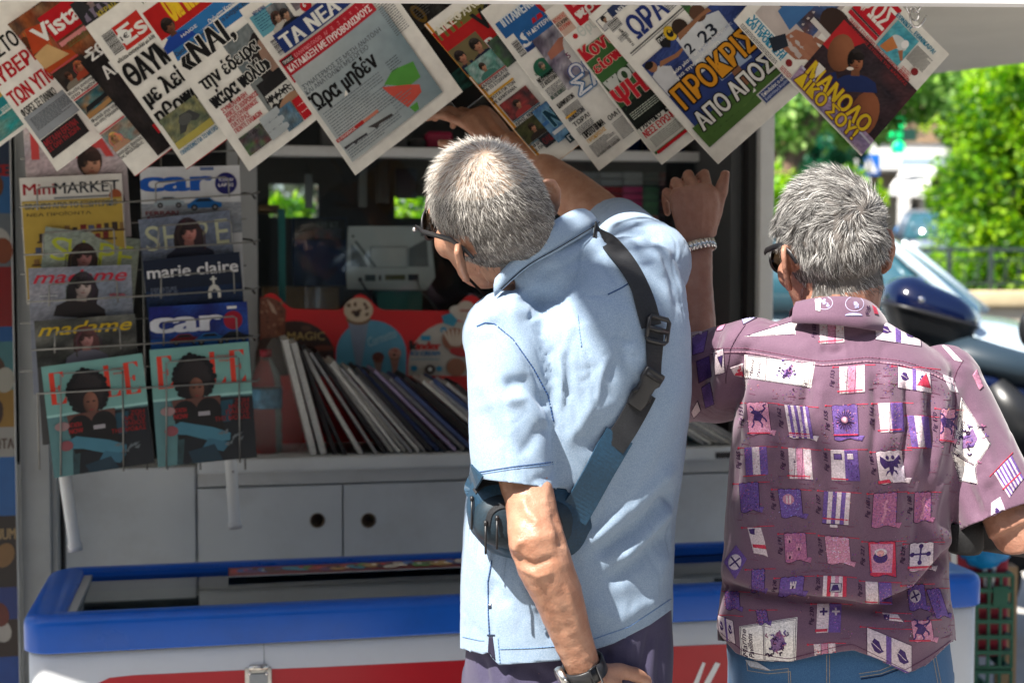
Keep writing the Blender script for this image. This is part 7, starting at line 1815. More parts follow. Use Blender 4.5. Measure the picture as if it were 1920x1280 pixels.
# ------------------------------------------------------------------ the man in the light blue polo shirt
m1 = thing('person', 'grey haired man in a light blue polo shirt leaning left and reaching up', 'person', (P(1060, 1200, 2.1).x, 2.1, 0))
YW = R(24)
H1 = frame_axes((.706,.47,.53), (-.384,.877,-.267), R(33)).to_4x4(); H1.translation = P(929, 425, 2.03)
# body: one continuous surface
mb = MB(); head_parts(mb, H1)
neck = [H1 @ Vector((0,-.012,.01)), H1 @ Vector((0,-.020,-.05)), P(988, 494, 2.062), P(1040, 560, 2.09)]
mb.tube(neck, [.056,.052,.054,.056], 20)
tr = lambda y, c, hw, b, ro=0: mb_t.append(ring_(c, y, 2.09, hw, b, YW, R(ro)))
mb_t = []
for a in ((1330,1062,150,.10),(1180,1064,150,.095),(1000,1075,150,.10),(820,1090,155,.105,2),(680,1098,158,.11,6),(590,1095,150,.105,14),(530,1090,120,.085,22),(490,1082,70,.06,27)): tr(*a)
mb.loft(mb_t)
Ls, Le, Lw = P(946, 620, 1.985), P(1003, 985, 1.88), P(1094, 1250, 1.925)
mb.sphere(P(956, 630, 1.99), .036); mb.tube([P(956, 630, 1.99), P(956, 760, 1.955), P(968, 850, 1.942), P(990, 925, 1.924)], [(.034,.034),(.034,.034),(.033,.034),(.035,.035)], 20)
mb.tube([P(988, 895, 1.930), P(998, 965, 1.900), P(1005, 1010, 1.882), P(1022, 1060, 1.884), P(1046, 1115, 1.896), P(1071, 1190, 1.913), Lw, P(1110, 1284, 1.93)], [(.033,.034),(.035,.036),(.0385,.039),(.0375,.038),(.0335,.036),(.0275,.030),(.0235,.027),(.024,.026)], 22)
mb.sphere(P(985, 1012, 1.868), (.020,.018,.030)); mb.sphere(P(1024, 1002, 1.872), (.014,.012,.02))
tL = hand(mb, Lw.lerp(P(1110,1284,1.93), .4), P(1150, 1370, 1.97) - Lw, Vector((1,-.2,.5)), Vector((.25,-.95,.1)), 0.98, ((24,30,20),(28,36,24),(32,40,26),(36,40,26)))
Rs, Re, Rw = P(1212, 500, 2.20), P(1150, 425, 2.50), P(952, 272, 2.70)
mb.sphere(Rs, .046); mb.tube([Rs, Rs.lerp(Re, .5), Re], [.046,.044,.041], 20)
mb.tube([Rs.lerp(Re,.8), Re, Re.lerp(Rw,.15), Re.lerp(Rw,.38), Re.lerp(Rw,.7), Rw], [(.038,.040),(.040,.042),(.043,.045),(.042,.044),(.032,.036),(.025,.030)], 22)
tR = hand(mb, Rw, P(850, 182, 2.73) - Rw, Vector((-.3,0,-1)), Vector((.30,-.80,.52)), 1.0, ((16,26,14),(24,32,18),(36,38,22),(44,42,24)), (10,2,-5,-12), (34, 34, 14, 18))
legs(mb, P(1062, 1290, 2.1), .13, (Vector((-.03, 2.10, .07)), Vector((.19, 2.16, .07))), .066)
V, F = solid(mb, 0.003, 5)
V = folds(V, F, [(((975,925),(990,960),(1020,985)), 9, 0.0027), (((960,1040),(1000,1060),(1046,1042)), 7, -0.0037), (((968,1060),(1008,1080),(1040,1070)), 6, 0.0027), (((975,1010),(965,1035)), 8, 0.0034), (((1035,950),(1050,1000),(1056,1030)), 8, -0.0034),
                 (((1010,1090),(1040,1150),(1062,1200)), 7, -0.0027), (((1060,1090),(1078,1150),(1090,1200)), 7, 0.0024), (((1030,900),(1020,950)), 7, 0.0017),
                 (((905,195),(930,235),(960,262)), 5, 0.0027), (((880,205),(910,245),(945,280)), 5, 0.0020), (((895,200),(920,240),(950,270)), 4, -0.0020)])
V = ripple(V, F, .0007, 90, 3); 
surf1 = Skin_(V, F)
Hi = np.array(H1.inverted()); Lc = V @ Hi[:3,:3].T + Hi[:3,3]
def mask1(q):
    if q.z < -.064 or (q.y > .055 and q.z < .075) or (q.y > .035 and q.z < .045): return 0
    if abs(q.x) > .0785 or abs(q.x) > .066 and -.036 < q.y < .06 and q.z < .036: return 0
    if q.y > .02 and q.z < .03: return 0
    k = 1.0
    if q.z < -.05: k *= max(0, 1 - (-.05 - q.z)/.014)
    if q.z < -.03 and q.y > -.045: k *= .12
    if q.z > .105: k *= .8
    return k
fc = np.array([Lc[f].mean(0) for f in F])
near = np.linalg.norm(fc, axis=1) < .2
mi = np.zeros(len(F), int)
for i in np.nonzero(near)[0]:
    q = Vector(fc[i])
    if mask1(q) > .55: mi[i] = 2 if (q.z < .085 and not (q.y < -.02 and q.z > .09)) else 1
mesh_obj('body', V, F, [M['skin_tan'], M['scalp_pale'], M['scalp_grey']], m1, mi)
nails(tL, 'fingernail', m1); nails(tR, 'fingernail', m1); eyes(H1, m1)
Wc = Vector((.004, -.030, .125))
def flow1(q):
    d = q - Wc; d2 = Vector((d.x, d.y, d.z)); s = Vector((q.x, q.y, q.z-.03)).cross(d2)
    return d2.normalized() + s.normalized()*.35 if s.length > 1e-6 else d2
def col1(q, r):
    top = min(1, max(0, (q.z - .045)/.06)); low = min(1, max(0, (.03 - q.z)/.08))
    u = r.random()
    if u < .30 + .5*top - .15*low: c = r.uniform(.50, .78); return (c*1.0, c*.95, c*.87)
    if u < .76: c = r.uniform(.18, .38); return (c, c*.96, c*.92)
    c = r.uniform(.025, .09); return (c, c*.92, c*.85)
hair('hair', surf1, H1, mask1, flow1, lambda q: .017 if q.z > .09 else (.013 if q.z > .02 else .009), lambda q: .30 if q.z > .095 else (.20 if q.z > .06 else .10), col1, 24000, m1, .00052, 5, 0, .20)
# shirt
mb = MB(); Rg = []
for (y, x0, x1, b, ro, d) in ((1330,864,1262,.125,-2,2.10),(1240,864,1260,.122,-2,2.10),(1100,866,1261,.118,0,2.095),(980,872,1266,.120,0,2.09),(860,886,1281,.126,1,2.085),(740,896,1293,.132,3,2.08),(650,902,1291,.134,8,2.08),(580,908,1284,.130,15,2.085),(528,926,1262,.112,23,2.085),(496,970,1214,.084,28,2.085),(478,1010,1150,.060,30,2.085)):
    Rg.append(ring_((x0+x1)/2, y, d, (x1-x0)/2, b, YW, R(ro)))
mb.loft(Rg)
mb.sphere(P(947, 628, 1.995), (.062,.066,.064)); mb.sphere(P(1212, 492, 2.15), (.070,.075,.066))
mb.tube([P(950, 610, 2.0), P(951, 680, 1.975), P(954, 770, 1.955), P(960, 860, 1.94), P(970, 960, 1.928)], [(.060,.062),(.0575,.060),(.0565,.058),(.0565,.058),(.058,.060)], 30)
mb.tube([P(1205, 500, 2.15), P(1185, 475, 2.26), P(1162, 445, 2.40), P(1140, 420, 2.53)], [.072,.066,.062,.060], 26)
mb.tube([P(966, 538, 2.03), P(1022, 508, 2.035), P(1100, 478, 2.085)], [.048,.055,.055], 20)
V, F = solid(mb, 0.0042, 9, .55)
V = folds(V, F, [
    (((893,616),(925,607),(962,637),(1000,690),(1032,748)), 6, -.0040, 0, 3), (((893,630),(925,622),(955,648),(990,700)), 10, .0025),
    (((1030,640),(1036,700),(1048,790)), 10, -.008), (((1062,650),(1066,710),(1056,800)), 7, -.004), (((1048,640),(1052,720),(1050,790)), 9, .004),
    (((940,722),(985,716),(1034,770)), 13, -.008), (((940,750),(985,748),(1030,815)), 13, .007), (((900,700),(930,760),(975,830)), 16, .004), (((1020,790),(995,830),(975,850)), 12, -.004), (((905,760),(935,840)), 18, -.003),
    (((985,545),(1010,600)), 20, -.006), (((955,570),(1000,585)), 16, .004), (((1090,560),(1095,610)), 9, -.003),
    (((1276,866),(1190,945),(1085,1035)), 13, .008), (((1280,910),(1195,985),(1110,1050)), 13, -.008), (((1266,945),(1215,1000),(1152,1062)), 12, .008), (((1262,990),(1200,1050),(1130,1100)), 16, -.007), (((1258,1030),(1230,1090),(1218,1150)), 14, .005),
    (((1215,700),(1160,790),(1090,860)), 22, -.006), (((1280,700),(1220,860),(1150,960)), 16, .004), (((1140,660),(1110,760),(1060,840)), 14, .005), (((1180,620),(1140,720)), 12, -.004),
    (((905,1020),(925,1060),(918,1140)), 9, -.005), (((950,1070),(935,1100),(950,1140)), 12, -.005), (((965,1050),(985,1110),(1010,1150)), 13, .004), (((890,960),(880,1060),(876,1180)), 12, .003), (((1100,1130),(1160,1160),(1230,1120)), 20, .004), (((1070,1120),(1090,1170),(1080,1230)), 12, -.005),
    (((1170,430),(1200,450),(1235,455)), 9, -.006), (((1240,470),(1262,520),(1274,590)), 9, -.005), (((1215,450),(1250,520)), 10, .003), (((1120,455),(1180,520),(1190,560)), 12, .002),
    (((1010,515),(1060,500),(1110,478)), 10, -.004), (((940,560),(920,600)), 16, .003)])
V = ripple(V, F, .0016, 16, 1); V = ripple(V, F, .0007, 40, 2); V = creases(V, F, .004, 15, 3, (1.2,1.2,.5)); V = creases(V, F, .002, 34, 4, (1,1,.6))
# sleeve ends and hem
ax = np.array(P(966, 905, 1.934)); dn = (np.array(P(970, 960, 1.928)) - np.array(P(954, 770, 1.955))); dn /= np.linalg.norm(dn); dn = dn + np.array([-.20, .05, .0]); dn /= np.linalg.norm(dn)
V, F = trim(V, F, lambda q: (np.linalg.norm(q - ax, axis=1) < .15) & (q[:,1] < 2.02) & (proj(q)[:,0] < 1062) & (proj(q)[:,1] > 840), ax + dn*.0, dn)
dr = np.array(Re - Rs); dr /= np.linalg.norm(dr); pr = np.array(Rs.lerp(Re, .80))
V, F = trim(V, F, lambda q: np.linalg.norm(q - np.array(Re), axis=1) < .17, pr, dr)
def hem1(V):
    Q = proj(V)[:,0]; y = np.interp(Q, [860, 905, 916, 922, 935, 1050, 1150, 1220, 1262], [1214, 1226, 1222, 1232, 1246, 1238, 1206, 1170, 1140])
    y = np.where(V[:,1] > 2.10, 1215, y); u = (640 - y)/FPX
    return CAM_Z + V[:,1]/(CP + u*SP)*(u*CP - SP)
V, F = largest(*trim_z(V, F, hem1))
polo = Skin_(V, F)
ink = Ink(); sm = (104, 136, 178); sd = (44, 74, 118)
def stitch(pts, w=1.6, c=sm, k=6):
    out = []
    for (a, b), (d, e) in zip(pts, pts[1:]):
        m = max(1, int(math.hypot(d-a, e-b)/k)); out += [(a+(d-a)*i/m, -(b+(e-b)*i/m)) for i in range(m)]
    out.append((pts[-1][0], -pts[-1][1])); ink.line(out, w, c)
stitch([(894,612),(910,605),(927,607),(962,636),(1000,690),(1028,742),(1038,790)], 2.6, sd)
stitch([(891,886),(960,875),(1036,866)], 2.0, sd); stitch([(890,890),(960,879),(1038,870)], 1.0)
stitch([(989,484),(1040,458),(1106,424)], 3.0, sd)
stitch([(1140,552),(1165,540),(1190,524)], 2.4, sd)
stitch([(868,1193),(900,1200),(908,1200)], 1.4); stitch([(938,1216),(1000,1214),(1055,1210)], 1.4); stitch([(1105,1200),(1180,1174),(1258,1122)], 1.2)
stitch([(922,1050),(915,1090),(916,1150),(918,1190)], 2.0, sd); stitch([(934,1195),(938,1244)], 1.2); stitch([(1083,590),(1090,650)], 1.2, (120,150,190))
ink.rect(916, -1140, 6, 9, (28,40,60)); ink.rect(917, -1134, 4, 2, (220,224,230)); ink.rect(914, -1191, 14, 2.4, (30,44,66))
ink.poly([(917,-1193),(924,-1193),(931,-1250),(914,-1250)], (34,30,52))
mesh_obj('polo_shirt', V, F, [M['polo'], M['polo_seam']], m1, None, .0022, ink, polo, 4)
# collar folded round the neck
A = [(928,522,1.965),(975,470,1.968),(1030,420,1.985),(1074,394,2.04),(1098,392,2.12),(1070,402,2.17),(1000,440,2.17),(945,490,2.10)]
B = [(928,556,1.955),(988,498,1.95),(1048,464,1.965),(1108,428,2.02),(1122,420,2.12),(1090,432,2.19),(1000,480,2.19),(930,520,2.10)]
mb = MB(); mb.smooth = True; rows = []
def cat(L, n=48):
    out = []; N = len(L)
    for i in range(n):
        s = i*(N-1)/(n-1); k = min(int(s), N-2); t = s-k; p = [Vector(L[max(0,min(N-1,k+j))]) for j in (-1,0,1,2)]
        out.append(0.5*((2*p[1]) + (p[2]-p[0])*t + (2*p[0]-5*p[1]+4*p[2]-p[3])*t*t + (3*p[1]-p[0]-3*p[2]+p[3])*t**3))
    return out
BB = []
for i, q in enumerate(B):
    h, nn = polo.at(q[0], q[1] + 6) if 0 < i < 4 else (None, None)
    BB.append(h + nn*.0025 if h is not None and abs(h.y - q[2]) < .09 else P(*q))
ca, cb = cat([P(*q) for q in A]), cat(BB); cen = P(1010, 470, 2.08)
for t, o in ((0,-.010),(0,0.0),(.3,.004),(.65,.004),(1,.001),(1,-.002),(.6,-.001),(.12,-.006)):
    rows.append([a.lerp(b, t) + (a - cen).normalized()*o + Vector((0,0,.0)) for a, b in zip(ca, cb)])
n = len(rows[0]); fs = []
for k in range(len(rows)):
    k2 = (k+1) % len(rows)
    for i in range(n-1): fs.append((k*n+i, k*n+i+1, k2*n+i+1, k2*n+i))
mb.add([p for r_ in rows for p in r_], fs); co = mb.build('collar', M['polo'], m1, auto=True)
mb = MB(); mb.tube([b_ + (b_-cen).normalized()*.0035 - (b_-a_)*.10 for a_, b_ in list(zip(ca, cb))[2:26]], .0007, 5); mb.build('collar_stitching', M['polo_seam'], co)
# trousers
mb = MB(); Rg = [ring_((x0+x1)/2, y, 2.105, (x1-x0)/2, b, YW*.6, 0) for (y, x0, x1, b) in ((1060,884,1250,.106),(1130,880,1260,.114),(1220,874,1263,.120),(1300,872,1260,.126),(1380,876,1250,.124))]
mb.loft(Rg)
hp = P(1062, 1330, 2.105)
for an, hx in ((Vector((-.03,2.10,.06)), -.066), (Vector((.19,2.16,.06)), .066)):
    h = hp + Vector((hx,0,0)); k = h.lerp(an, .55) + Vector((0,.01,0)); mb.tube([h + Vector((0,0,.06)), h.lerp(k,.25), k, an + Vector((0,0,.03))], [(.074,.09),(.078,.09),(.078,.082),(.072,.075)], 22)
V, F = solid(mb, 0.006, 6)
V = folds(V, F, [(((1140,1210),(1136,1290)), 8, -.006), (((1180,1190),(1170,1290)), 10, .006), (((1225,1170),(1200,1290)), 9, -.006), (((905,1230),(915,1290)), 8, -.005), (((990,1250),(1030,1275),(1010,1290)), 8, -.005), (((960,1255),(950,1290)), 9, .005), (((1090,1230),(1100,1290)), 10, -.005), (((1240,1180),(1236,1290)), 8, -.004)])
V = ripple(V, F, .004, 14, 5, (1,1,.4))
mesh_obj('trousers', V, F, [M['trouser']], m1)
shoe(Vector((-.03,2.10,0)), R(30), m1, M['shoe']); shoe(Vector((.19,2.16,0)), R(10), m1, M['shoe'])
# wrist watch with black strap
a0, a1 = Lw, P(1110, 1284, 1.93); wc = a0.lerp(a1, .10); wa = (a1 - P(1071,1190,1.913)).normalized()
sx_ = wa.cross(Vector((0,-1,0))).normalized(); sy_ = sx_.cross(wa).normalized()
def band(c, ax_, e1, e2, rx, ry, w, th, name, m, parent, n=40):
    o = MB(); o.smooth = True; rs = []
    for k in range(n):
        t = 2*math.pi*k/n; rd = e1*math.cos(t)*rx + e2*math.sin(t)*ry; u = rd.normalized()
        rs.append([c + rd + ax_*(-w/2), c + rd + u*th + ax_*(-w/2+.001), c + rd + u*th + ax_*(w/2-.001), c + rd + ax_*(w/2)])
    V_ = [p for r_ in rs for p in r_]; Fc = []
    for k in range(n):
        k2 = (k+1) % n
        for j in range(4): Fc.append((k*4+j, k*4+(j+1)%4, k2*4+(j+1)%4, k2*4+j))
    o.add(V_, Fc); return o.build(name, m, parent, auto=True)
w1 = band(wc, wa, sx_, sy_, .0275, .0295, .022, .0032, 'wristwatch', M['black_plastic'], m1)
ux = (-sx_ if sx_.x > 0 else sx_); fcn = (ux*.93 - Vector((0,.2,0))).normalized(); fcn = (fcn - wa*fcn.dot(wa)).normalized(); fsd = fcn.cross(wa)
mb = MB(); c = wc + fcn*.0285
mb.smooth = True; mb.loft([[c + fcn*h + wa*(r_*math.cos(t)) + fsd*(r_*math.sin(t)) for t in [2*math.pi*k/24 for k in range(24)]] for r_, h in ((.010,0),(.0185,0),(.0195,.004),(.0185,.009),(.016,.010),(.001,.010))]); mb.build('watch_case', M['steel'], w1)
mb = MB()
for k in (-1, 1): mb.tube([c + fsd*(.0195) + wa*(k*.008) + fcn*.004, c + fsd*.0225 + wa*(k*.008) + fcn*.004], .0022, 8)
mb.build('watch_crown', M['steel'], w1)
mb = MB(); bc = wc - fcn*.012 - Vector((0,.030,0)); bq = (bc - wc); bq = (bq - wa*bq.dot(wa)).normalized(); bs = bq.cross(wa); c = wc + (sx_*sx_.dot(bq)*.0275 + sy_*sy_.dot(bq)*.0295) + bq*.0036
mb.tube([c + bs*.006 - wa*.013, c + bs*.006 + wa*.013, c - bs*.006 + wa*.013, c - bs*.006 - wa*.013, c + bs*.006 - wa*.013], .0016, 6); mb.build('buckle', M['black_plastic'], w1)
# glasses pushed on the ears, with a neck cord
def glasses(H, parent, lens, fr=.0019, cord=False, s=1.0, dark=False):
    T = lambda x, y, z: H @ Vector((x, y, z))
    o = MB()
    for sx in (-1, 1): o.tube([T(sx*.070,.090,.022), T(sx*.079,.06,.026), T(sx*.0815,.02,.030), T(sx*.0815,-.008,.031), T(sx*.078,-.026,.018), T(sx*.074,-.036,.002)], [(.0017,.004),(.0017,.0045),(.0017,.0045),(.002,.005),(.002,.004),(.002,.003)], 10, up=H.to_3x3() @ Vector((0,0,1)))
    for sx in (-1, 1): o.tube([T(sx*(.036 + .030*math.cos(t)*s), .100 - .012*math.cos(t)**2 - .004*abs(math.cos(t)), .008 + .023*math.sin(t)*s) for t in [2*math.pi*k/28 for k in range(29)]], fr, 8)
    o.tube([T(-.012,.101,.014), T(0,.106,.018), T(.012,.101,.014)], fr, 8); g = o.build('glasses', M['black_plastic'], parent)
    for sx in (-1, 1):
        o = MB(); o.smooth = True; n = 24; o.loft([[T(sx*(.036 + .029*r_*math.cos(t)*s), .100 - .010*(r_*math.cos(t))**2 - .002 + .002*(1-r_), .008 + .022*r_*math.sin(t)*s) for t in [2*math.pi*k/n for k in range(n)]] for r_ in (1.0, .6, .02)], True); o.build('lens', lens, g)
    if cord:
        o = MB(); o.tube([T(-.078,-.026,.018), T(-.083,-.022,-.004), T(-.080,-.010,-.03), T(-.066,-.006,-.062), T(-.055,-.012,-.095), T(-.030,-.06,-.125)], [(.0012,.0034)]*6, 10); o.build('neck_cord', M['black_cloth'], g)
        o = MB(); o.sphere(T(-.0835,.074,.030), .0032, 10, 7); o.build('hinge', M['chrome'], g)
    return g
glasses(H1, m1, M['lens_dark'], cord=True)

# ------------------------------------------------------------------ the teal crossbody bag
bag = thing('crossbody_bag', 'teal crossbody bag with black strap and buckles worn across the polo shirt', 'bag', P(1010, 950, 1.98))
yb = R(20); lx = Vector((math.cos(yb), math.sin(yb), 0)); ly = Vector((-math.sin(yb), math.cos(yb), 0)); cb_ = P(1004, 950, 1.978)
rl = R(-7); lx2 = lx*math.cos(rl) + Z3*math.sin(rl); lz2 = Z3*math.cos(rl) - lx*math.sin(rl)
bm = bmesh.new(); bmesh.ops.create_uvsphere(bm, u_segments=64, v_segments=40, radius=1)
for v in bm.verts:
    x, y, z = v.co; e = .72
    X_ = math.copysign(abs(x)**e, x)*.098; Y_ = math.copysign(abs(y)**.8, y)*.047; Z_ = math.copysign(abs(z)**e, z)*.063
    Y_ *= 1 - .35*max(0, z)*.8; Z_ -= .012*(1 - (X_/.090)**2)*(-1 if z < 0 else 0)*-1
    nz = noise.noise(Vector((x*3, y*3, z*3)))*.003
    Y_ += .10*max(0, abs(X_) - .03)*abs(X_)*4
    v.co = cb_ + lx2*(X_ + nz) + ly*(Y_ + nz) + lz2*(Z_ + nz)
mb = MB(); mb.bm(bm, True); bs_ = Skin_(np.array(mb.v), mb.f); mb.build('bag_body', M['teal_nylon'], bag); bm.free()
# second, darker pocket on its front
bm = bmesh.new(); bmesh.ops.create_uvsphere(bm, u_segments=48, v_segments=30, radius=1)
cp_ = P(985, 975, 1.950)
for v in bm.verts:
    x, y, z = v.co
    v.co = cp_ + lx2*(math.copysign(abs(x)**.7, x)*.074) + ly*(math.copysign(abs(y)**.8, y)*.034) + lz2*(math.copysign(abs(z)**.75, z)*.041)
mb = MB(); mb.bm(bm, True); ps_ = Skin_(np.array(mb.v), mb.f); pk = mb.build('front_pocket', M['dark_nylon'], bag); bm.free()
def zipper(sf, pts, w, parent, pull=None):
    r_, C, Nn = ribbon(sf, pts, w, .0012, .0004, 36); zz = r_.build('zipper', M['webbing'], parent)
    o = MB(); 
    for i in range(0, len(C)-1, 1): o.sphere(C[i] + Nn[i]*.002, (.0014,.0014,.0014), 6, 4)
    if pull:
        for q in pull:
            h, nn = sf.at(*q)
            if h is None: continue
            h = h + nn*.003; k = MB(); k.tube([h, h + Vector((0,-.002,-.006))], .0026, 8); k.tube([h + Vector((0,-.002,-.004)), h + Vector((0,-.003,-.045))], [(.0016,.0016),(.0022,.0016)], 8); k.build('zip_pull', M['black_plastic'], zz)
    return zz
zipper(bs_, [(890,922),(905,905),(950,900),(1000,896),(1040,898),(1080,912),(1108,942)], .010, bag, [(888,930)])
zipper(ps_, [(914,985),(918,960),(935,948),(980,945),(1020,945),(1044,962),(1052,985)], .007, pk, [(912,975),(932,966)])
r_, C, Nn = ribbon(polo, [(1160,815),(1142,846),(1120,884),(1098,925),(1072,968)], .044, .003, .003, 24, 14); r_.build('wing_panel', M['teal_nylon'], bag)
r_, C, Nn = ribbon(polo, [(900,880),(893,905),(890,930)], .03, .003, .004, 12); r_.build('wing_panel', M['teal_nylon'], bag)
r_, C, Nn = ribbon(polo, [(1110,434),(1124,442),(1148,464),(1176,500),(1196,535),(1210,575),(1219,612)], .031, .0020, .003, 44, 14); r_.build('strap', M['webbing'], bag)
r_, C, Nn = ribbon(polo, [(1226,615),(1224,660),(1222,705)], .027, .0018, .0030, 16); r_.build('strap', M['webbing'], bag)
r_, C, Nn = ribbon(polo, [(1208,735),(1190,770),(1168,808),(1148,836)], .034, .0022, .004, 20, 8); r_.build('strap', M['webbing'], bag)
def on(q, lift): h, nn = polo.at(*q); return h + nn*lift, nn
c, nn = on((1229,619), .006); tx = (P(1235,600,2)-P(1224,640,2)).normalized(); tx = (tx - nn*tx.dot(nn)).normalized(); sx2 = tx.cross(nn)
mb = MB(); 
rr_ = [c + sx2*(x*.017) + tx*(y*.017) for x, y in ((-1,-.8),(-1,.8),(-.8,1),(.8,1),(1,.8),(1,-.8),(.8,-1),(-.8,-1),(-1,-.8))]; mb.tube(rr_, [(.0035,.0030)]*9, 8); mb.tube([c - sx2*.016, c + sx2*.016], .0042, 8); sl = mb.build('strap_slider', M['black_plastic'], bag)
c, nn = on((1206,726), .008); tx = (P(1228,695,2)-P(1188,758,2)).normalized(); tx = (tx - nn*tx.dot(nn)).normalized(); sx2 = tx.cross(nn)
mb = MB()
mb.smooth = True; prof = [(-.030,.011),(-.028,.013),(-.012,.0155),(-.004,.0125),(.006,.0125),(.012,.0165),(.026,.0165),(.029,.015)]
mb.loft([[c + tx*y + sx2*(x*math.copysign(abs(math.cos(t))**.6, math.cos(t))) + nn*(.0055*math.copysign(abs(math.sin(t))**.6, math.sin(t))) for t in [2*math.pi*k/24 for k in range(24)]] for y, x in prof])
bk = mb.build('side_release_buckle', M['black_plastic'], bag)
mb = MB(); mb.tube([c + tx*.019 - sx2*.012 + nn*.005, c + tx*.019 + sx2*.012 + nn*.005], .0035, 8); mb.tube([c - tx*.004 + sx2*.011 + nn*.003, c - tx*.014 + sx2*.0135 + nn*.003], .003, 8); mb.tube([c - tx*.004 - sx2*.011 + nn*.003, c - tx*.014 - sx2*.0135 + nn*.003], .003, 8); mb.build('buckle_prong', M['black_rubber'], bk)
# ------------------------------------------------------------------ the man in the printed mauve shirt
m2 = thing('person', 'grey haired man in sunglasses and a mauve flag-print shirt reaching up with his left hand', 'person', (P(1570, 1200, 2.1).x, 2.1, 0))
H2 = frame_axes((.965,.20,.165), (-.20,.98,0), R(-2)).to_4x4(); H2.translation = P(1563, 482, 2.12)
mb = MB(); head_parts(mb, H2, .42)
mb.tube([H2 @ Vector((0,-.012,.01)), H2 @ Vector((0,-.022,-.05)), P(1575, 590, 2.095), P(1578, 650, 2.11)], [.057,.055,.055,.056], 20)
T2 = []
for (y, c, hw, b) in ((1320,1566,150,.10),(1150,1566,160,.10),(1000,1570,165,.10),(850,1582,175,.105),(740,1588,180,.10),(690,1588,140,.08),(650,1580,80,.055)): T2.append(ring_(c, y, 2.11, hw, b, 0, 0))
mb.loft(T2)
Ls, Le, Lw = P(1420, 665, 2.12), P(1300, 720, 2.36), P(1305, 462, 2.42)
mb.sphere(Ls, .045); mb.tube([Ls, Ls.lerp(Le,.5), Le], [.045,.042,.038], 18)
mb.tube([Ls.lerp(Le,.85), Le, Le.lerp(Lw,.15), Le.lerp(Lw,.4), Le.lerp(Lw,.75), Lw], [(.036,.038),(.040,.040),(.0415,.038),(.037,.034),(.029,.026),(.0285,.023)], 20)
tL = hand(mb, Lw, P(1297, 340, 2.42) - Lw, Vector((1,0,0)), Vector((.18,-1,.25)), 1.06, ((42,62,38),(52,70,40),(58,72,42),(60,70,40)), (9,2,-4,-10), (26, 4, 12, 8))
Rs, Re, Rw = P(1772, 730, 2.10), P(1905, 990, 2.02), P(2010, 950, 2.22)
mb.sphere(Rs, .042); mb.tube([Rs, Rs.lerp(Re,.5), Rs.lerp(Re,.85), Re], [.042,.040,.038,.040], 18)
mb.tube([Rs.lerp(Re,.86), Re, Re.lerp(Rw,.2), Re.lerp(Rw,.6), Rw], [(.037,.037),(.041,.040),(.041,.040),(.034,.033),(.027,.022)], 18)
tR = hand(mb, Rw, Rw - Re + Vector((-.02,.06,0)), Vector((-.3,0,1)), Vector((.9,-.3,.2)), 1.0, ((24,30,20),(28,34,22),(30,36,24),(34,38,24)))
legs(mb, P(1566, 1300, 2.1), .13, (Vector((.38, 2.08, .07)), Vector((.60, 2.13, .07))), .068)
V, F = solid(mb, 0.003, 5)
V = folds(V, F, [(((1275,330),(1285,380),(1290,430)), 4, .0013), (((1300,335),(1305,390),(1306,440)), 4, .0013), (((1318,350),(1318,400),(1312,440)), 4, .001), (((1287,340),(1294,395)), 5, -.0013), (((1335,350),(1345,385),(1340,420)), 6, .0014), (((1290,480),(1288,540),(1292,590)), 5, .001), (((1316,490),(1318,560)), 6, -.001)])
V = ripple(V, F, .0007, 90, 4)
surf2 = Skin_(V, F)
Hi = np.array(H2.inverted()); Lc = V @ Hi[:3,:3].T + Hi[:3,3]
def mask2(q):
    if q.z < -.062 or (q.y > .06 and q.z < .085) or (q.y > .035 and q.z < .05): return 0
    if abs(q.x) > .0785 or abs(q.x) > .064 and -.030 < q.y < .06 and q.z < .030: return 0
    if q.y > .018 and q.z < .028: return 0
    if q.z < -.03 and q.y > -.03: return .15
    if q.z < -.04: return max(.05, (q.z+.066)/.026)
    return 1.0
fc = np.array([Lc[f].mean(0) for f in F]); mi = np.zeros(len(F), int)
for i in np.nonzero(np.linalg.norm(fc, axis=1) < .2)[0]:
    if mask2(Vector(fc[i])) > .55: mi[i] = 1
mesh_obj('body', V, F, [M['skin_ruddy'], M['scalp_grey']], m2, mi)
nails(tL, 'fingernail', m2); nails(tR, 'fingernail', m2); eyes(H2, m2)
W2 = Vector((.012, -.088, .060))
def flow2(q):
    d = q - W2; n3 = Vector((q.x, q.y, q.z-.03)); s = n3.cross(d); k = noise.noise(q*26)*.9
    out = d.normalized()*.75 + (s.normalized()*(.45 + k) if s.length > 1e-6 else Vector())
    if q.z < .03: out += Vector((0,0,-.9))
    if q.z > .09: out += Vector((-.5,.5,0))
    return out
def col2(q, r):
    low = min(1, max(0, (.02 - q.z)/.06)); sd = min(1, max(0, (q.x - .01)/.06)); patch = noise.noise(q*34)*.25
    u = r.random() + patch
    if u < .36 - .14*low - .05*sd: c = r.uniform(.48, .80); return (c, c*.97, c*.92)
    if u < .63 - .10*low: c = r.uniform(.15, .34); return (c, c*.96, c*.93)
    c = r.uniform(.014, .07); return (c, c*.92, c*.86)
hair('hair', surf2, H2, mask2, flow2, lambda q: .022 if q.z > .05 else (.019 if q.z > -.01 else .012), lambda q: .13 if q.z > .04 else .10, col2, 27000, m2, .00058, 9, 800, .24, .34)

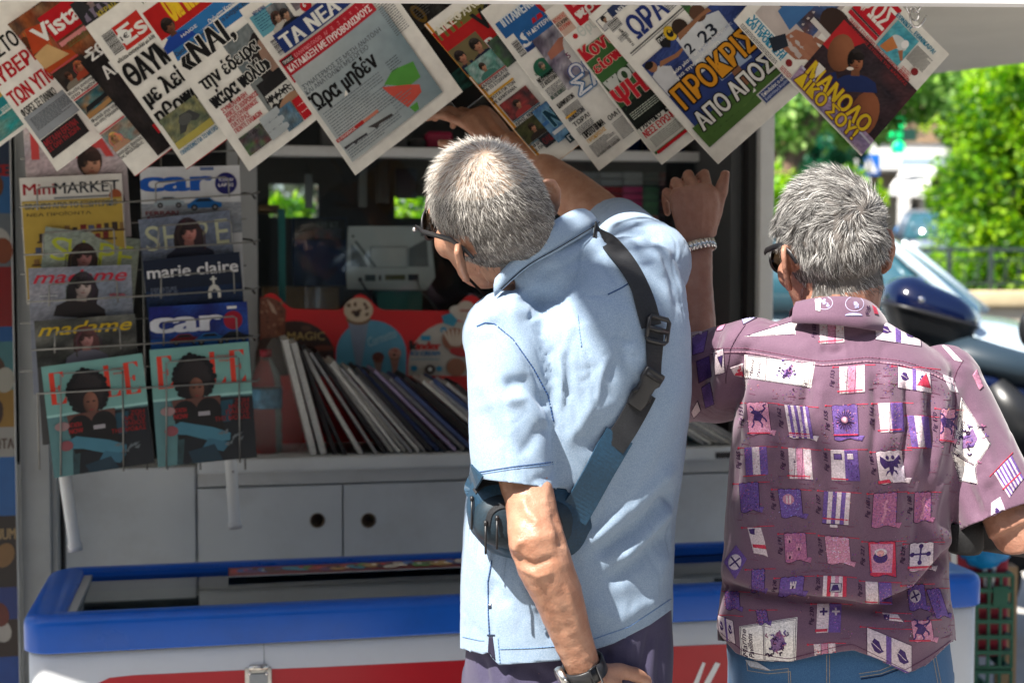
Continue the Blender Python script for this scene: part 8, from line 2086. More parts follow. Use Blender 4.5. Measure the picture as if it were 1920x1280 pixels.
# ---- shirt
mb = MB(); Rg = []
for (y, x0, x1, b, d) in ((1330,1346,1786,.128,2.105),(1240,1345,1787,.130,2.105),(1160,1345,1784,.126,2.105),(1110,1352,1776,.120,2.105),(1060,1357,1772,.124,2.10),(980,1360,1774,.128,2.10),(900,1368,1782,.132,2.10),(820,1374,1792,.134,2.10),(750,1382,1800,.130,2.10),(700,1392,1798,.122,2.10),(660,1404,1776,.104,2.10),(628,1430,1730,.086,2.10),(606,1470,1680,.074,2.095),(592,1490,1652,.066,2.09)):
    Rg.append(ring_((x0+x1)/2, y, d, (x1-x0)/2, b, 0, R(-2 if y > 700 else -5)))
mb.loft(Rg)
mb.sphere(P(1412, 668, 2.11), (.060,.064,.058)); mb.sphere(P(1768, 728, 2.10), (.058,.064,.066))
mb.tube([P(1430, 675, 2.11), P(1385, 690, 2.17), P(1338, 705, 2.27), P(1288, 708, 2.39), P(1262, 710, 2.44)], [(.066,.068),(.074,.072),(.078,.074),(.080,.076),(.080,.076)], 28)
mb.tube([P(1765, 725, 2.10), P(1800, 800, 2.085), P(1838, 880, 2.06), P(1872, 955, 2.035), P(1895, 1010, 2.02)], [(.058,.060),(.060,.062),(.060,.062),(.062,.064),(.062,.064)], 30)
V, F = solid(mb, 0.0042, 8, .5)
bl = [ # the blouse hanging over the belt
    (((1352,1060),(1420,1090),(1520,1105),(1620,1112),(1700,1080),(1768,1010)), 26, .012, 0, 3, 1), (((1350,1098),(1440,1118),(1540,1128),(1640,1146),(1720,1110),(1774,1040)), 11, -.020, 0, 3, 1), (((1350,1180),(1450,1190),(1560,1200),(1680,1200),(1780,1150)), 34, .010, 0, 3, 1),
    (((1660,1140),(1710,1130),(1760,1090)), 12, -.010), (((1690,1180),(1740,1150),(1776,1100)), 14, .007)]
V = folds(V, F, bl + [
    (((1516,700),(1508,770),(1496,860)), 9, -.008), (((1540,700),(1534,800),(1520,930)), 15, .006), (((1486,700),(1478,800)), 16, .004), (((1640,690),(1648,780),(1636,880)), 10, -.009), (((1662,690),(1668,780),(1656,900)), 11, .006), (((1700,700),(1706,790),(1690,900)), 9, -.010), (((1722,705),(1722,800),(1712,900)), 9, .008), (((1748,715),(1746,800),(1736,880)), 8, -.009), (((1770,735),(1762,830),(1742,930)), 9, .006),
    (((1395,690),(1386,740),(1380,800)), 11, -.009), (((1412,700),(1402,760),(1396,830)), 11, .006), (((1385,770),(1378,860),(1372,960)), 12, -.005), (((1440,870),(1470,940),(1540,1040)), 18, -.006), (((1420,930),(1440,1000),(1500,1070)), 18, .005), (((1600,860),(1590,960),(1560,1060)), 20, .005), (((1640,880),(1625,980),(1610,1080)), 18, -.005), (((1690,900),(1680,1000),(1660,1060)), 16, .005), (((1745,900),(1726,980),(1716,1050)), 13, -.007), (((1770,880),(1750,960),(1742,1030)), 10, .006),
    (((1536,652),(1560,660),(1585,654)), 9, -.006), (((1420,640),(1470,650),(1530,648)), 16, .003), (((1600,690),(1604,760),(1596,850)), 16, -.004),
    (((1782,690),(1794,720),(1792,770),(1786,830)), 6, -.006), (((1800,760),(1810,830),(1822,880)), 11, -.009), (((1830,770),(1850,850),(1868,910)), 14, .006), (((1795,850),(1815,920),(1838,980)), 12, -.010), (((1850,900),(1862,950),(1866,985)), 12, -.006), (((1880,860),(1896,920)), 12, .004),
    (((1350,610),(1330,650),(1316,700),(1310,770)), 14, -.009), (((1385,610),(1360,660),(1348,720),(1346,780)), 13, .008), (((1408,640),(1385,690),(1372,750)), 10, -.008), (((1310,640),(1300,690)), 10, .006)])
V = ripple(V, F, .0026, 13, 7, (1,1,.5)); V = ripple(V, F, .0008, 38, 8); V = creases(V, F, .005, 12, 9, (1,1,.5)); V = creases(V, F, .002, 30, 5)
dl = np.array(P(1262,710,2.44) - P(1338,705,2.27)); dl /= np.linalg.norm(dl)
V, F = trim(V, F, lambda q: (q[:,1] > 2.24) & (q[:,0] < P(1370,700,2.2).x), np.array(P(1286,708,2.395)), dl)
dr = np.array(P(1895,1010,2.02) - P(1800,800,2.085)); dr /= np.linalg.norm(dr); pr = np.array(P(1876, 968, 2.03))
V, F = trim(V, F, lambda q: (np.linalg.norm(q - pr, axis=1) < .16) & (proj(q)[:,0] > 1800), pr, dr)
def hem2(V):
    Q = proj(V)[:,0]; y = np.interp(Q, [1340,1352,1380,1420,1480,1540,1600,1650,1700,1740,1775,1790], [1170,1192,1224,1238,1240,1226,1218,1236,1262,1244,1210,1198])
    y = np.where(V[:,1] > 2.11, 1200, y); u = (640 - y)/FPX; return CAM_Z + V[:,1]/(CP + u*SP)*(u*CP - SP)
V, F = largest(*trim_z(V, F, hem2))
shirt = Skin_(V, F)
# ---- the print: small engraved flags, each with its rod and its figure number
ink = Ink(); WH, PK, VI, DV, RD, LN, DP_ = (190,174,180), (176,120,144), (98,74,134), (62,42,92), (176,52,74), (52,30,58), (150,92,124)
rp = random.Random(21)
def speck(x, y, w, h, c, n, sk=0.0):
    V, F, C = [], [], []
    for _ in range(n*2):
        a, b = rp.random(), rp.random(); s = rp.uniform(.8, 2.6); X_, Y_ = x + a*w*.96, y + b*h; o = len(V); V += [(X_,Y_),(X_+s,Y_+s*.3),(X_+s*.6,Y_+s)]; F.append([o,o+1,o+2]); C.append(lin(tuple(max(0, min(255, v + rp.randint(-34, 34))) for v in c)))
    ink.put(V, F, C)
def rod(x, y, w): ink.line([(x-10,-y),(x+w*.3,-y-1),(x+w*.7,-y+.6),(x+w+20,-y-.6)], 1.2, RD); ink.ell(x-11, -y, 2, 2, RD, n=8)
def fig(x, y, s='Fig 162', L=34, c=LN, h=7): ink.text(s, x, -y, h, c, w=L, rot=math.pi/2, bold=0.012, shear=.35)
def wavy(x, y, w, h, c, k=0.0, tail=True):
    """a cloth flag hanging from the rod, y down from its top"""
    top = [(x + w*i/6, -y + (1.2 if i % 2 else -.6)) for i in range(7)]; bot = [(x + k*h + w*i/6, -y - h - 2.4*math.sin(i*1.3)) for i in range(7)]
    ink.poly(top + bot[::-1], c); ink.line(top + bot[::-1] + [top[0]], .9, LN)
    if tail: ink.poly([(x+k*h+w*.86,-y-h+2),(x+k*h+w*1.12,-y-h-4),(x+k*h+w*1.22,-y-h+6),(x+k*h+w*1.02,-y-h+7)], c)
def flag(x, y, w, h, kind, k=0.0, f=None):
    ink.n = 0
    rod(x, y, w)
    if f: fig(x-7, y+h*.72, f, min(38, h*.62))
    def bars(cs):
        m = len(cs)
        for i, c in enumerate(cs): ink.poly([(x+w*i/m,-y),(x+w*(i+1)/m,-y),(x+w*(i+1)/m+k*h,-y-h),(x+w*i/m+k*h,-y-h)], c)
    if kind == 'stripes': wavy(x, y, w, h, WH, k); bars([WH,VI,WH,VI,WH,VI,WH,VI]); [ink.line([(x+3,-y-h*q),(x+w-2,-y-h*q)], 2.0, c) for q, c in ((.86,RD),(.93,PK))]; speck(x, -y-h, w, h, VI, 30)
    elif kind == 'bold': bars([VI,WH,VI,WH,VI,WH]); ink.line([(x,-y-h*.84),(x+w,-y-h*.84)], 2.6, RD); ink.line([(x,-y-h),(x+w,-y-h)], 1.2, LN); ink.rect(x+w*.3, -y-h-6, w*.3, 5, WH); speck(x, -y-h, w, h, PK, 20)
    elif kind == 'tri': bars([WH,PK,WH]); speck(x, -y-h, w, h, RD, 22); ink.line([(x,-y-h*.9),(x+w,-y-h*.9)], 2.4, RD); ink.line([(x+w*.33,-y),(x+w*.33,-y-h)], .8, LN); ink.line([(x+w*.66,-y),(x+w*.66,-y-h)], .8, LN)
    elif kind == 'vwv': bars([VI,WH,VI]); speck(x, -y-h, w, h, DP_, 30); ink.line([(x,-y-h),(x+w,-y-h)], 1.6, RD)
    elif kind == 'wv': bars([WH,VI]); speck(x, -y-h, w, h, PK, 26); ink.line([(x+w*.5,-y),(x+w*.5,-y-h)], .9, LN); ink.line([(x,-y-h*.92),(x+w,-y-h*.92)], 2.2, RD)
    elif kind == 'checker': bars([WH,VI]); ink.rect(x+w*.1, -y-h*.32, w*.3, h*.2, VI); ink.frame(x+w*.1, -y-h*.32, w*.3, h*.2, 1, LN); ink.rect(x+w*.6, -y-h*.3, w*.22, h*.18, WH); ink.line([(x,-y-h*.95),(x+w*.6,-y-h*.95)], 2.4, RD); speck(x+w*.5, -y-h, w*.5, h, DV, 24)
    elif kind == 'sun':
        wavy(x, y, w, h, VI, k); speck(x, -y-h, w, h, PK, 60); cx, cy = x+w*.52, -y-h*.42
        for q in range(20): a = q*math.pi/10; ink.line([(cx+5*math.cos(a),cy+5*math.sin(a)),(cx+(15+3*(q%2))*math.cos(a),cy+(17+3*(q%2))*math.sin(a))], .9, LN)
        ink.ell(cx, cy, 6, 6, PK); ink.ell(cx, cy, 4, 4, (206,170,180)); ink.line([(x,-y-h*.86),(x+w,-y-h*.86)], 2.4, RD)
    elif kind == 'beast':
        wavy(x, y, w, h, PK, k); speck(x, -y-h, w, h, (206,160,176), 30); cx, cy = x+w*.5, -y-h*.45
        ink.poly([(cx-9,cy-6),(cx+5,cy-9),(cx+11,cy+2),(cx+3,cy+10),(cx-7,cy+13),(cx-13,cy+8),(cx-6,cy+4)], DV)
        for a in ((-9,-6,-13,-20),(3,-8,6,-20),(9,0,16,-10),(-7,12,-14,20),(4,9,15,15)): ink.line([(cx+a[0],cy+a[1]),(cx+(a[0]+a[2])/2+3,cy+(a[1]+a[3])/2),(cx+a[2],cy+a[3])], 2.6, DV)
        ink.line([(cx+8,cy+6),(cx+16,cy+16),(cx+11,cy+21),(cx+17,cy+24)], 1.8, DV)
        ink.line([(x,-y-h*.96),(x+w,-y-h*.98)], 2.4, RD)
    elif kind == 'eagle':
        wavy(x, y, w, h, WH, k); ink.poly([(x+w*.55,-y-h),(x+w,-y-h),(x+w,-y-h*.5),(x+w*.55,-y-h*.45)], (196,180,192)); cx, cy = x+w*.5, -y-h*.45
        for s in (-1, 1):
            ink.poly([(cx+s*3,cy+6),(cx+s*18,cy+18),(cx+s*20,cy+8),(cx+s*15,cy+9),(cx+s*18,cy+1),(cx+s*12,cy+2),(cx+s*13,cy-6),(cx+s*4,cy-2)], DV); ink.poly([(cx+s*2,cy-8),(cx+s*12,cy-19),(cx+s*9,cy-10)], DV); ink.ell(cx+s*5, cy+14, 3, 4, DV, n=9)
        ink.poly([(cx-5,cy+8),(cx+5,cy+8),(cx+4,cy-10),(cx,cy-20),(cx-4,cy-10)], DV); ink.poly([(x,-y-h),(x+w*.5,-y-h),(x+w*.4,-y-h*.88),(x,-y-h*.92)], RD)
    elif kind == 'circle':
        wavy(x, y, w, h, VI, k); speck(x, -y-h, w, h, PK, 30); cx, cy = x+w*.45+k*h*.5, -y-h*.45; ink.ell(cx, cy, 11, 12, WH); 
        for a in (.4, 1.97): ink.line([(cx-9*math.cos(a),cy-10*math.sin(a)),(cx+9*math.cos(a),cy+10*math.sin(a))], 3.2, DV)
    elif kind == 'ring': wavy(x, y, w, h, VI, k); speck(x, -y-h, w, h, (140,130,190), 50); cx, cy = x+w*.45, -y-h*.36; ink.ell(cx, cy, 11, 10, PK); ink.rect(cx-4, cy-7, 3, 14, WH); ink.rect(cx+2, cy-7, 3, 14, WH)
    elif kind == 'figure': wavy(x, y, w, h, DP_, k); speck(x, -y-h, w, h, VI, 80); cx, cy = x+w*.5, -y-h*.5; ink.line([(cx-4,cy-22),(cx,cy-4),(cx-2,cy+12),(cx+4,cy+18)], 5, PK); ink.line([(cx,cy+4),(cx+9,cy-3)], 2.4, PK); ink.line([(cx,cy+6),(cx-8,cy+14)], 2.2, PK)
    elif kind == 'pale': wavy(x, y, w, h, PK, k); speck(x, -y-h, w, h, (196,180,206), 70); speck(x, -y-h*.35, w, h*.35, DP_, 20)
    elif kind == 'castle':
        wavy(x, y, w, h, DP_ if h > 48 else VI, k); speck(x, -y-h, w, h, VI, 30)
        for (dx, dy) in (((.2,.22),(.62,.5),(.22,.78)) if h > 48 else ((.55,.45),)): cx, cy = x+w*dx, -y-h*dy; ink.rect(cx-5, cy-6, 10, 9, WH if h < 48 else PK); [ink.rect(cx-6+q*4.4, cy+2, 2.8, 5, WH if h < 48 else PK) for q in range(3)]; ink.rect(cx-1.5, cy-6, 3, 5, LN)
    elif kind == 'portrait': wavy(x, y, w, h, RD, k, False); ink.poly([(x+4,-y-4),(x+w-4,-y-4),(x+w-6,-y-h+6),(x+6,-y-h+6)], PK); cx, cy = x+w*.48, -y-h*.36; ink.ell(cx, cy-6, 14, 11, DV); ink.ell(cx, cy+4, 12, 7, WH); ink.ell(cx, cy+2, 7, 6, (196,140,140)); speck(x, -y-h, w, h, VI, 40)
    elif kind == 'cross':
        wavy(x, y, w, h, WH, k); cx, cy = x+w*.5, -y-h*.42; ink.line([(cx,cy-14),(cx,cy+14)], 3.2, DV); ink.line([(cx-14,cy),(cx+14,cy)], 3.2, DV)
        for a, b in ((0,15),(0,-15),(15,0),(-15,0)): ink.ell(cx+a, cy+b, 4.2, 4.2, DV)
        ink.line([(x,-y-h*.88),(x+w,-y-h*.90)], 4, RD); ink.line([(x+2,-y-h*.97),(x+w,-y-h*.98)], 1.5, PK)
    elif kind == 'crosses':
        bars([WH,VI]); speck(x, -y-h, w, h, PK, 18); ink.line([(x,-y-h*.92),(x+w*.5,-y-h*.92)], 5, RD)
        for cx, c in ((x+w*.25, DV), (x+w*.75, WH)): cy = -y-h*.28; ink.line([(cx,cy-7),(cx,cy+7)], 3.4, c); ink.line([(cx-7,cy),(cx+7,cy)], 3.4, c)
    elif kind == 'pennant': ink.poly([(x,-y),(x+w*.8,-y-2),(x+w*.9,-y-h*.5),(x+w*1.1,-y-h),(x+w*.8,-y-h*.92),(x+w*.25,-y-h*.85)], WH); ink.poly([(x+w*.16,-y-h*.55),(x+w*.92,-y-h*.6),(x+w*.98,-y-h*.74),(x+w*.2,-y-h*.66)], RD); ink.poly([(x+2,-y-3),(x+14,-y-3),(x+12,-y-14),(x+4,-y-12)], DV)
    elif kind == 'emblem': bars([WH,RD,WH,PK,WH,RD]); ink.rect(x+w*.28, -y-h*.8, w*.5, h*.45, (170,160,170)); ink.frame(x+w*.28, -y-h*.8, w*.5, h*.45, 1.2, LN); ink.poly([(x+w*.34,-y-h*.74),(x+w*.7,-y-h*.7),(x+w*.6,-y-h*.42),(x+w*.4,-y-h*.46)], DV)
    elif kind == 'violet': wavy(x, y, w, h, VI, k); speck(x, -y-h, w, h, DV, 50); speck(x, -y-h, w, h, DP_, 30)
def heads(x, y, w, h, sl=0.0, c=WH):
    ink.n = 0
    rod(x, y, w); A_ = lambda u, v: (x + w*u + sl*h*v*.2, -y - h*v + sl*w*u*-1)
    ink.poly([A_(0,0),A_(1,0),A_(1,1),A_(0,1)], c); ink.line([A_(0,0),A_(1,0),A_(1,1),A_(0,1),A_(0,0)], .9, LN); ink.poly([A_(.44,0),A_(.56,0),A_(.56,1),A_(.44,1)], VI); ink.poly([A_(0,.78),A_(1,.78),A_(1,.95),A_(0,.95)], VI) if h > 50 else None
    for u0 in (.20, .76): ink.poly([A_(u0-.1,.42),A_(u0-.02,.22),A_(u0+.08,.26),A_(u0+.12,.44),A_(u0+.17,.50),A_(u0+.06,.62),A_(u0-.04,.60)], DV); ink.line([A_(u0-.08,.36),A_(u0+.10,.50)], 1.2, WH)
def panel(pts, words, em=True, split=.30):
    """a pale title cartouche; pts TL TR BR BL in photo pixels"""
    ink.n = 0
    A_ = lambda u, v: tuple(-q if k else q for k, q in enumerate(((pts[0][k]*(1-u)+pts[1][k]*u)*(1-v) + (pts[3][k]*(1-u)+pts[2][k]*u)*v) for k in (0,1)))
    B_ = lambda u, v: (lambda q: (q[0], q[1]))(tuple(A_(u, v)))
    ink.poly([B_(0,0),B_(1,0),B_(1,1),B_(0,1)], (216,210,206)); 
    for o in (.02, .05): ink.line([B_(o,o),B_(1-o,o),B_(1-o,1-o),B_(o,1-o),B_(o,o)], 1.2 if o < .03 else .7, LN)
    if split: ink.line([B_(split,.04),B_(split,.96)], 1.4, LN); ink.line([B_(split+.025,.04),B_(split+.025,.96)], .7, LN)
    p0, p1 = B_(.5,1), B_(.5,0); ang = math.atan2(p1[1]-p0[1], p1[0]-p0[0]); Lh = math.dist(p0, p1)
    for i, wd in enumerate(words):
        q = B_(.13 + .11*i, .90); ink.text(wd, q[0], q[1], Lh*.13, LN, w=Lh*(.72 - .1*i), rot=ang, shear=.3, bold=.006)
    if em:
        c = B_(split + (1-split)*.5 if split else .5, .5); r_ = random.Random(int(pts[0][0])); g = Lh*.34
        ink.poly([(c[0]-g*.5,c[1]-g*.7),(c[0]+g*.3,c[1]-g*.5),(c[0]+g*.5,c[1]+g*.1),(c[0]+g*.1,c[1]+g*.9),(c[0]-g*.2,c[1]+g*.5),(c[0]-g*.6,c[1]+g*.2)], (120,92,134)); 
        for _ in range(26): a, b = r_.gauss(0,.5)*g, r_.gauss(0,.62)*g; t = r_.uniform(0,6.3); ink.line([(c[0]+a,c[1]+b),(c[0]+a+g*.2*math.cos(t),c[1]+b+g*.2*math.sin(t)),(c[0]+a+g*.3*math.cos(t+.8),c[1]+b+g*.3*math.sin(t+.8))], r_.uniform(1.0,2.4), r_.choice((DV,LN,DP_,VI)))
panel([(1398,634),(1490,596),(1489,624),(1402,632)], [], False, 0); ink.line([(1440,-612),(1452,-606),(1462,-614)], 1.2, PK)
for (x, y, w, h, kd, k, f) in ((1533,600,46,42,'tri',.06,'Fig 153'),(1572,686,46,50,'tri',.08,'Fig 153'),(1398,758,42,58,'beast',.05,'Fig 151'),(1472,760,46,62,'stripes',.08,'Fig 162'),(1562,757,48,64,'sun',.02,'Fig 155'),(1648,758,44,54,'wv',.10,'Fig 164'),(1704,782,38,60,'vwv',.16,None),(1764,766,26,62,'beast',.0,'Fig 170'),
    (1396,840,40,52,'vwv',.10,'Fig 165'),(1476,842,42,58,'tri',.10,'Fig 180'),(1556,840,52,58,'checker',.02,'Fig 166'),(1644,846,50,58,'eagle',.05,'Fig 185'),(1390,905,36,52,'violet',0,None),(1462,920,42,52,'ring',.12,'Fig 184'),(1546,920,48,62,'bold',0,'Fig 187'),(1636,922,44,62,'figure',.02,'Fig 1681'),(1712,925,32,54,'figure',0,'Fig 188'),
    (1402,986,32,56,'pennant',.1,None),(1470,1002,42,52,'castle',.02,'Fig 191'),(1548,1006,46,52,'pale',.06,'Fig 219'),(1630,1012,50,64,'portrait',.02,'Fig 221'),(1706,1018,44,50,'cross',.04,'Fig 229'),(1408,1064,24,42,'violet',.05,None),(1460,1082,44,34,'castle',0,'Fig 240'),(1540,1082,44,38,'emblem',.02,'Fig 250'),(1620,1088,50,42,'wv',.04,'Fig 257'),(1700,1094,34,46,'circle',.06,None),(1738,1104,26,52,'violet',.25,None),
    (1532,1134,44,54,'crosses',.04,'Fig 230'),(1529,1208,40,24,'tri',0,None),(1362,1106,26,34,'violet',.1,None),(1420,1140,20,26,'violet',.2,None),(1650,1146,36,16,'pennant',0,None),(1704,1160,38,38,'beast',.2,None)): flag(x, y, w, h, kd, k, f)
for _ in range(170):
    ink.n = 0; x, y = rp.uniform(1380, 1780), rp.uniform(690, 1200); speck(x, -y, 22, 14, rp.choice(((118,74,102),(104,66,112),(146,98,122))), 5); ink.line([(x,-y-4),(x+rp.uniform(8,18),-y-rp.uniform(2,8))], .7, (110,60,84))
# collar-less yoke motifs, heads, cartouches
heads(1640, 604, 88, 36, .10); heads(1680, 690, 62, 40, .12); ink.poly([(1716,-724),(1734,-700),(1742,-728)], RD)
heads(1346, 1152, 30, 44, .35); heads(1624, 1176, 84, 66, .36)
panel([(1398,668),(1527,676),(1524,724),(1400,712)], ['Marine', 'Pavill'], True, .32); panel([(1388,1172),(1496,1156),(1492,1242),(1386,1236)], ['Marine', 'Pavillons'], True, .42)
panel([(1798,742),(1858,828),(1832,872),(1792,846)], ['Pavillons'], True, 0); panel([(1788,846),(1832,872),(1836,906),(1800,902)], ['Marine'], False, 0)
ink.n = 0
ink.poly([(1766,-640),(1782,-648),(1806,-676),(1790,-672)], (210,204,206)); ink.poly([(1766,-700),(1786,-706),(1794,-734),(1778,-730)], (200,190,196))
ink.poly([(1356,-1050),(1376,-1018),(1398,-1044),(1378,-1082)], VI); ink.ell(1377, -1050, 12, 15, WH); ink.line([(1368,-1058),(1386,-1042)], 3, DV); ink.line([(1369,-1040),(1386,-1060)], 3, DV)
ink.poly([(1372,-692),(1396,-684),(1394,-710),(1380,-706)], WH); ink.poly([(1380,-706),(1390,-688),(1398,-708)], RD)
ink.n = 0
# right sleeve
A_ = [(1866,884),(1898,852),(1922,896),(1896,930)]
for i in range(6):
    t0, t1 = i/6, (i+.5)/6; L0 = lambda t: (A_[0][0]*(1-t)+A_[1][0]*t, -(A_[0][1]*(1-t)+A_[1][1]*t)); L1 = lambda t: (A_[3][0]*(1-t)+A_[2][0]*t, -(A_[3][1]*(1-t)+A_[2][1]*t))
    ink.poly([L0(t0), L0(t1), L1(t1), L1(t0)], WH); ink.poly([L0(t1), L0(t0+1/6), L1(t0+1/6), L1(t1)], VI)
ink.line([(1884,-914),(1914,-884)], 2.4, RD); ink.line([(1858,-890),(1900,-846)], 1.0, RD)
ink.poly([(1858,-940),(1878,-928),(1890,-966),(1872,-986),(1856,-972)], (196,180,196)); ink.ell(1870, -958, 5, 10, DV, rot=.3); ink.poly([(1824,-700),(1832,-690),(1842,-722),(1834,-728)], PK); ink.line([(1812,-990),(1850,-986),(1884,-972)], 2.0, RD)
ink.n = 0
# left sleeve
for q, c in (([(1302,-630),(1330,-622),(1322,-660),(1300,-664)], VI), ([(1306,-676),(1332,-668),(1336,-706),(1310,-716)], DV), ([(1344,-606),(1366,-600),(1356,-622),(1346,-624)], PK), ([(1336,-612),(1350,-600),(1362,-596),(1350,-612)], WH), ([(1314,-724),(1332,-716),(1336,-756),(1320,-762)], VI), ([(1340,-662),(1360,-656),(1362,-700),(1344,-704)], WH), ([(1348,-672),(1358,-668),(1356,-690)], DV), ([(1294,-768),(1304,-748),(1312,-766),(1300,-780)], WH), ([(1386,-592),(1424,-586),(1414,-598),(1392,-612)], (150,150,184))): ink.poly(q, c); ink.line(list(q) + [q[0]], .9, LN)
for i in range(5):
    for j in range(3): ink.rect(1288 + i*7 + (j % 2)*3.5, -616 - j*6, 3.5, 4, (200,180,200))
ink.n = 0
# seams
def seam(pts, w, c): ink.line([(a, -b) for a, b in pts], w, c)
def dense(pts, k=6):
    out = []
    for (a, b), (c, d) in zip(pts, pts[1:]):
        m = max(1, int(math.hypot(c-a, d-b)/k)); out += [(a+(c-a)*i/m, b+(d-b)*i/m) for i in range(m)]
    return out + [pts[-1]]
yk = [(1336,656),(1400,656),(1470,664),(1540,674),(1620,672),(1690,680),(1750,694),(1790,712)]
seam(dense(yk), 1.6, (110,70,90)); seam(dense([(a, b+7) for a, b in yk]), 1.0, (190,150,165)); seam(dense([(a, b+9) for a, b in yk]), 1.2, (84,50,72))
seam(dense([(1786,712),(1794,690),(1806,672)]), 1.6, (90,56,76)); seam(dense([(1786,712),(1790,780),(1784,850)]), 1.6, (90,56,76)); seam(dense([(1396,612),(1372,660),(1362,720)]), 1.4, (60,38,56))
seam(dense([(1352,1186),(1390,1218),(1480,1231),(1600,1210),(1700,1252),(1780,1200)]), 1.0, (96,60,84))
ink.it = [([(a + 3.2*math.sin(b/37 + a/83) + 1.2*math.sin(b/11), b + 3.4*math.sin(a/43 + b/120)) for a, b in V_], F_, C_, n_) for V_, F_, C_, n_ in ink.it]
mesh_obj('printed_shirt', V, F, [M['mauve'], M['shirt_print']], m2, None, .0018, ink, shirt, 3.5)
# collar band
A = [(1494,566,2.045),(1530,559,2.03),(1575,556,2.025),(1622,562,2.035),(1648,583,2.07),(1640,600,2.14),(1575,600,2.17),(1510,590,2.14),(1488,576,2.09)]
B = [(1486,606,2.030),(1530,607,2.010),(1580,611,2.002),(1630,618,2.008),(1668,626,2.05),(1670,640,2.14),(1580,640,2.185),(1500,620,2.15),(1482,606,2.09)]
ca, cb = cat([P(*q) for q in A], 60), cat([P(*q) for q in B], 60); cen = P(1575, 590, 2.09); mb = MB(); mb.smooth = True; rows = []
for t, o in ((.15,-.008),(0,-.002),(0,.002),(.3,.005),(.65,.004),(1,.002),(1,.0),(.6,-.001)): rows.append([a.lerp(b, t) + (a - cen).normalized()*o for a, b in zip(ca, cb)])
n = len(rows[0]); fs = [(k*n+i, k*n+i+1, ((k+1)%len(rows))*n+i+1, ((k+1)%len(rows))*n+i) for k in range(len(rows)) for i in range(n-1)]
mb.add([p_ for r_ in rows for p_ in r_], fs); csurf = Skin_(np.array([tuple(v) for v in mb.v]), mb.f)
ink = Ink()
for (x, y, r_) in ((1546,568,15),(1602,570,17)): 
    ink.line([(x+r_*math.cos(t), -y+r_*.8*math.sin(t)) for t in [2*math.pi*k/22 for k in range(23)]], 1.1, (176,170,196))
    for q in range(7): ink.ell(x+rp.uniform(-.5,.5)*r_, -y+rp.uniform(-.42,.42)*r_, rp.uniform(2,4.5), rp.uniform(1.5,3.5), (150,146,180), n=8, rot=q)
ink.ell(1600, -592, 16, 5, (150,150,190), a0=0, a1=math.pi); ink.poly([(1634,-572),(1642,-578),(1646,-590),(1638,-588)], (170,60,80)); ink.poly([(1528,-562),(1540,-560),(1538,-584),(1530,-582)], (206,200,200)); ink.text('Fig', 1628, -590, 6, LN, rot=math.pi/2, w=16)
mesh_obj('collar', csurf.V, mb.f, [M['mauve'], M['shirt_print']], m2, None, 0, ink, csurf, 5)
# jeans
mb = MB(); mb.loft([ring_((x0+x1)/2, y, 2.10, (x1-x0)/2, b, 0, 0) for (y, x0, x1, b) in ((1120,1368,1768,.110),(1200,1362,1776,.118),(1290,1366,1784,.128),(1370,1372,1780,.128))])
hp = P(1574, 1330, 2.105)
for an, hx in ((Vector((.38,2.08,.06)), -.074), (Vector((.60,2.13,.06)), .074)):
    h = hp + Vector((hx,0,0)); k = h.lerp(an, .55) + Vector((0,.01,0)); mb.tube([h + Vector((0,0,.06)), h.lerp(k,.25), k, an + Vector((0,0,.03))], [(.080,.095),(.084,.095),(.080,.082),(.072,.075)], 22)
V, F = solid(mb, 0.005, 5); V = folds(V, F, [(((1562,1220),(1562,1290)), 4, -.002), (((1440,1260),(1480,1280)), 10, -.003)]); V = ripple(V, F, .003, 18, 6)
js = Skin_(V, F); ink = Ink(); ST = (150,140,120)
for pts in ([(1400,1236),(1402,1256),(1440,1262),(1482,1258),(1484,1300)], [(1406,1240),(1408,1250),(1440,1256),(1478,1252),(1480,1300)], [(1610,1262),(1650,1256),(1716,1228),(1752,1218),(1764,1280)], [(1612,1268),(1652,1262),(1720,1236),(1748,1226),(1758,1280)], [(1550,1226),(1550,1300)], [(1555,1226),(1555,1300)]): seam(dense(pts), 1.1, ST)
seam(dense([(1614,1272),(1652,1266),(1724,1240)]), 2.2, (16,30,60)); ink.poly([(1398,-1236),(1406,-1248),(1446,-1256),(1420,-1240)], (176,180,190))
mesh_obj('jeans', V, F, [M['denim'], M['shirt_print']], m2, None, 0, ink, js, 5)
shoe(Vector((.38,2.08,0)), R(20), m2, M['shoe']); shoe(Vector((.60,2.13,0)), R(0), m2, M['shoe'])
# sunglasses
glasses(H2, m2, M['lens_dark'], s=1.0)
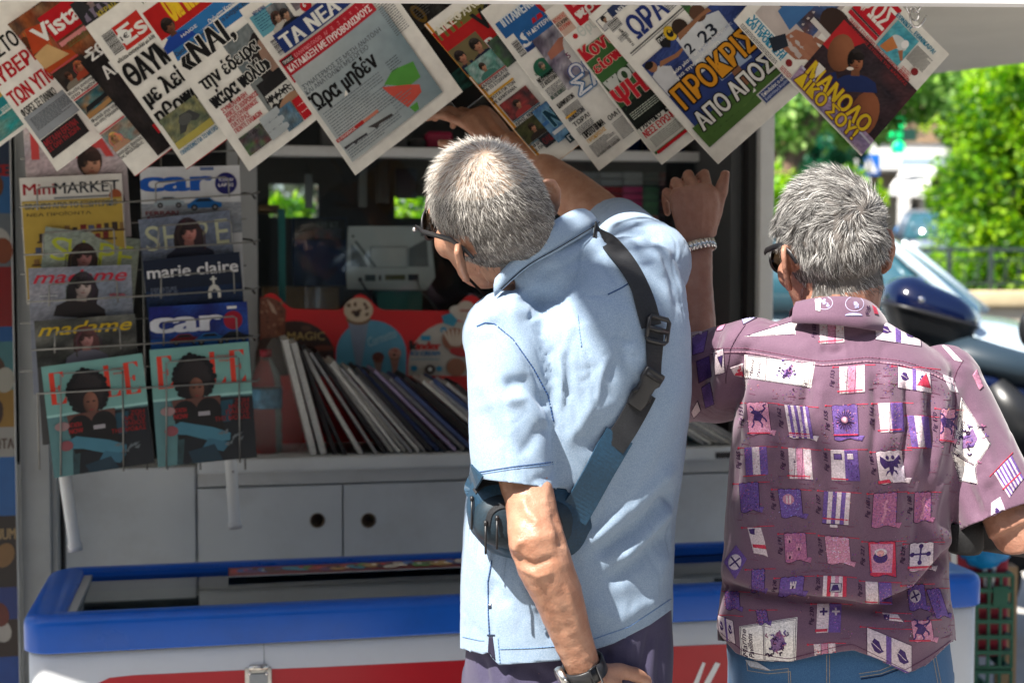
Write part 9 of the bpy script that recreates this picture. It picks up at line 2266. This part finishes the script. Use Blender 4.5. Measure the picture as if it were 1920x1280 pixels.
# steel bracelet watch
wa = (Lw - Le.lerp(Lw, .7)).normalized(); wa = (wa + Vector((-.30,0,0))).normalized(); wc = Le.lerp(Lw, .985); e1 = wa.cross(Vector((0,-1,0))).normalized(); e2 = e1.cross(wa).normalized()
w2 = band(wc, wa, e1, e2, .0325, .0275, .016, .0012, 'wristwatch', M['steel'], m2)
for k in range(26):
    t = 2*math.pi*k/26; rd = e1*math.cos(t)*.0332 + e2*math.sin(t)*.0282; u = rd.normalized(); td = wa.cross(u).normalized()
    o = MB(); cq = wc + rd; q = Matrix((td, u, wa)).transposed(); bm = bmesh.new(); bmesh.ops.create_cube(bm, size=1, matrix=Matrix.Translation(cq) @ q.to_4x4() @ Matrix.Diagonal((.0064,.0026,.0165,1))); bmesh.ops.bevel(bm, geom=bm.edges[:], offset=.0007, segments=2, affect='EDGES'); o.bm(bm, True); bm.free(); o.build('bracelet_link', M['chrome'], w2)
mb = MB(); u = -e2 if e2.y < 0 else e2; c = wc + u*.030; mb.smooth = True; sdx = wa.cross(u)
mb.loft([[c + u*h + wa*(r_*math.cos(t)) + sdx*(r_*math.sin(t)) for t in [2*math.pi*k/22 for k in range(22)]] for r_, h in ((.012,0),(.017,0),(.018,.004),(.016,.008),(.001,.008))]); mb.build('watch_case', M['steel'], w2)
# black jacket hung over the forearm
jk = thing('jacket', 'black jacket hanging under the arm of the man in the printed shirt, ribbed cuff down', 'jacket', P(1800, 1030, 2.06))
o = MB(); o.tube([P(1800, 855, 2.10), P(1796, 900, 2.08), P(1800, 950, 2.065), P(1804, 985, 2.06)], [(.022,.03),(.036,.034),(.038,.034),(.034,.03)], 20)
o.tube([P(1798, 900, 2.13), P(1850, 1000, 2.16), P(1930, 1010, 2.20)], [(.04,.03),(.05,.03),(.05,.03)], 16)
V, F = solid(o, .004, 4); V = folds(V, F, [(((1790,880),(1786,980)), 5, -.004), (((1808,890),(1810,980)), 5, -.004), (((1799,880),(1799,985)), 5, .004), (((1820,900),(1826,980)), 5, .003)]); mesh_obj('sleeve', V, F, [M['black_cloth']], jk)
o = MB(); o.tube([P(1803, 978, 2.058), P(1806, 1000, 2.056), P(1808, 1026, 2.056), P(1808, 1034, 2.056)], [(.036,.030),(.034,.028),(.032,.027),(.028,.022)], 40)
o.v = [tuple(v) for v in o.v]; cf = o.build('cuff', M['black_cloth'], jk)
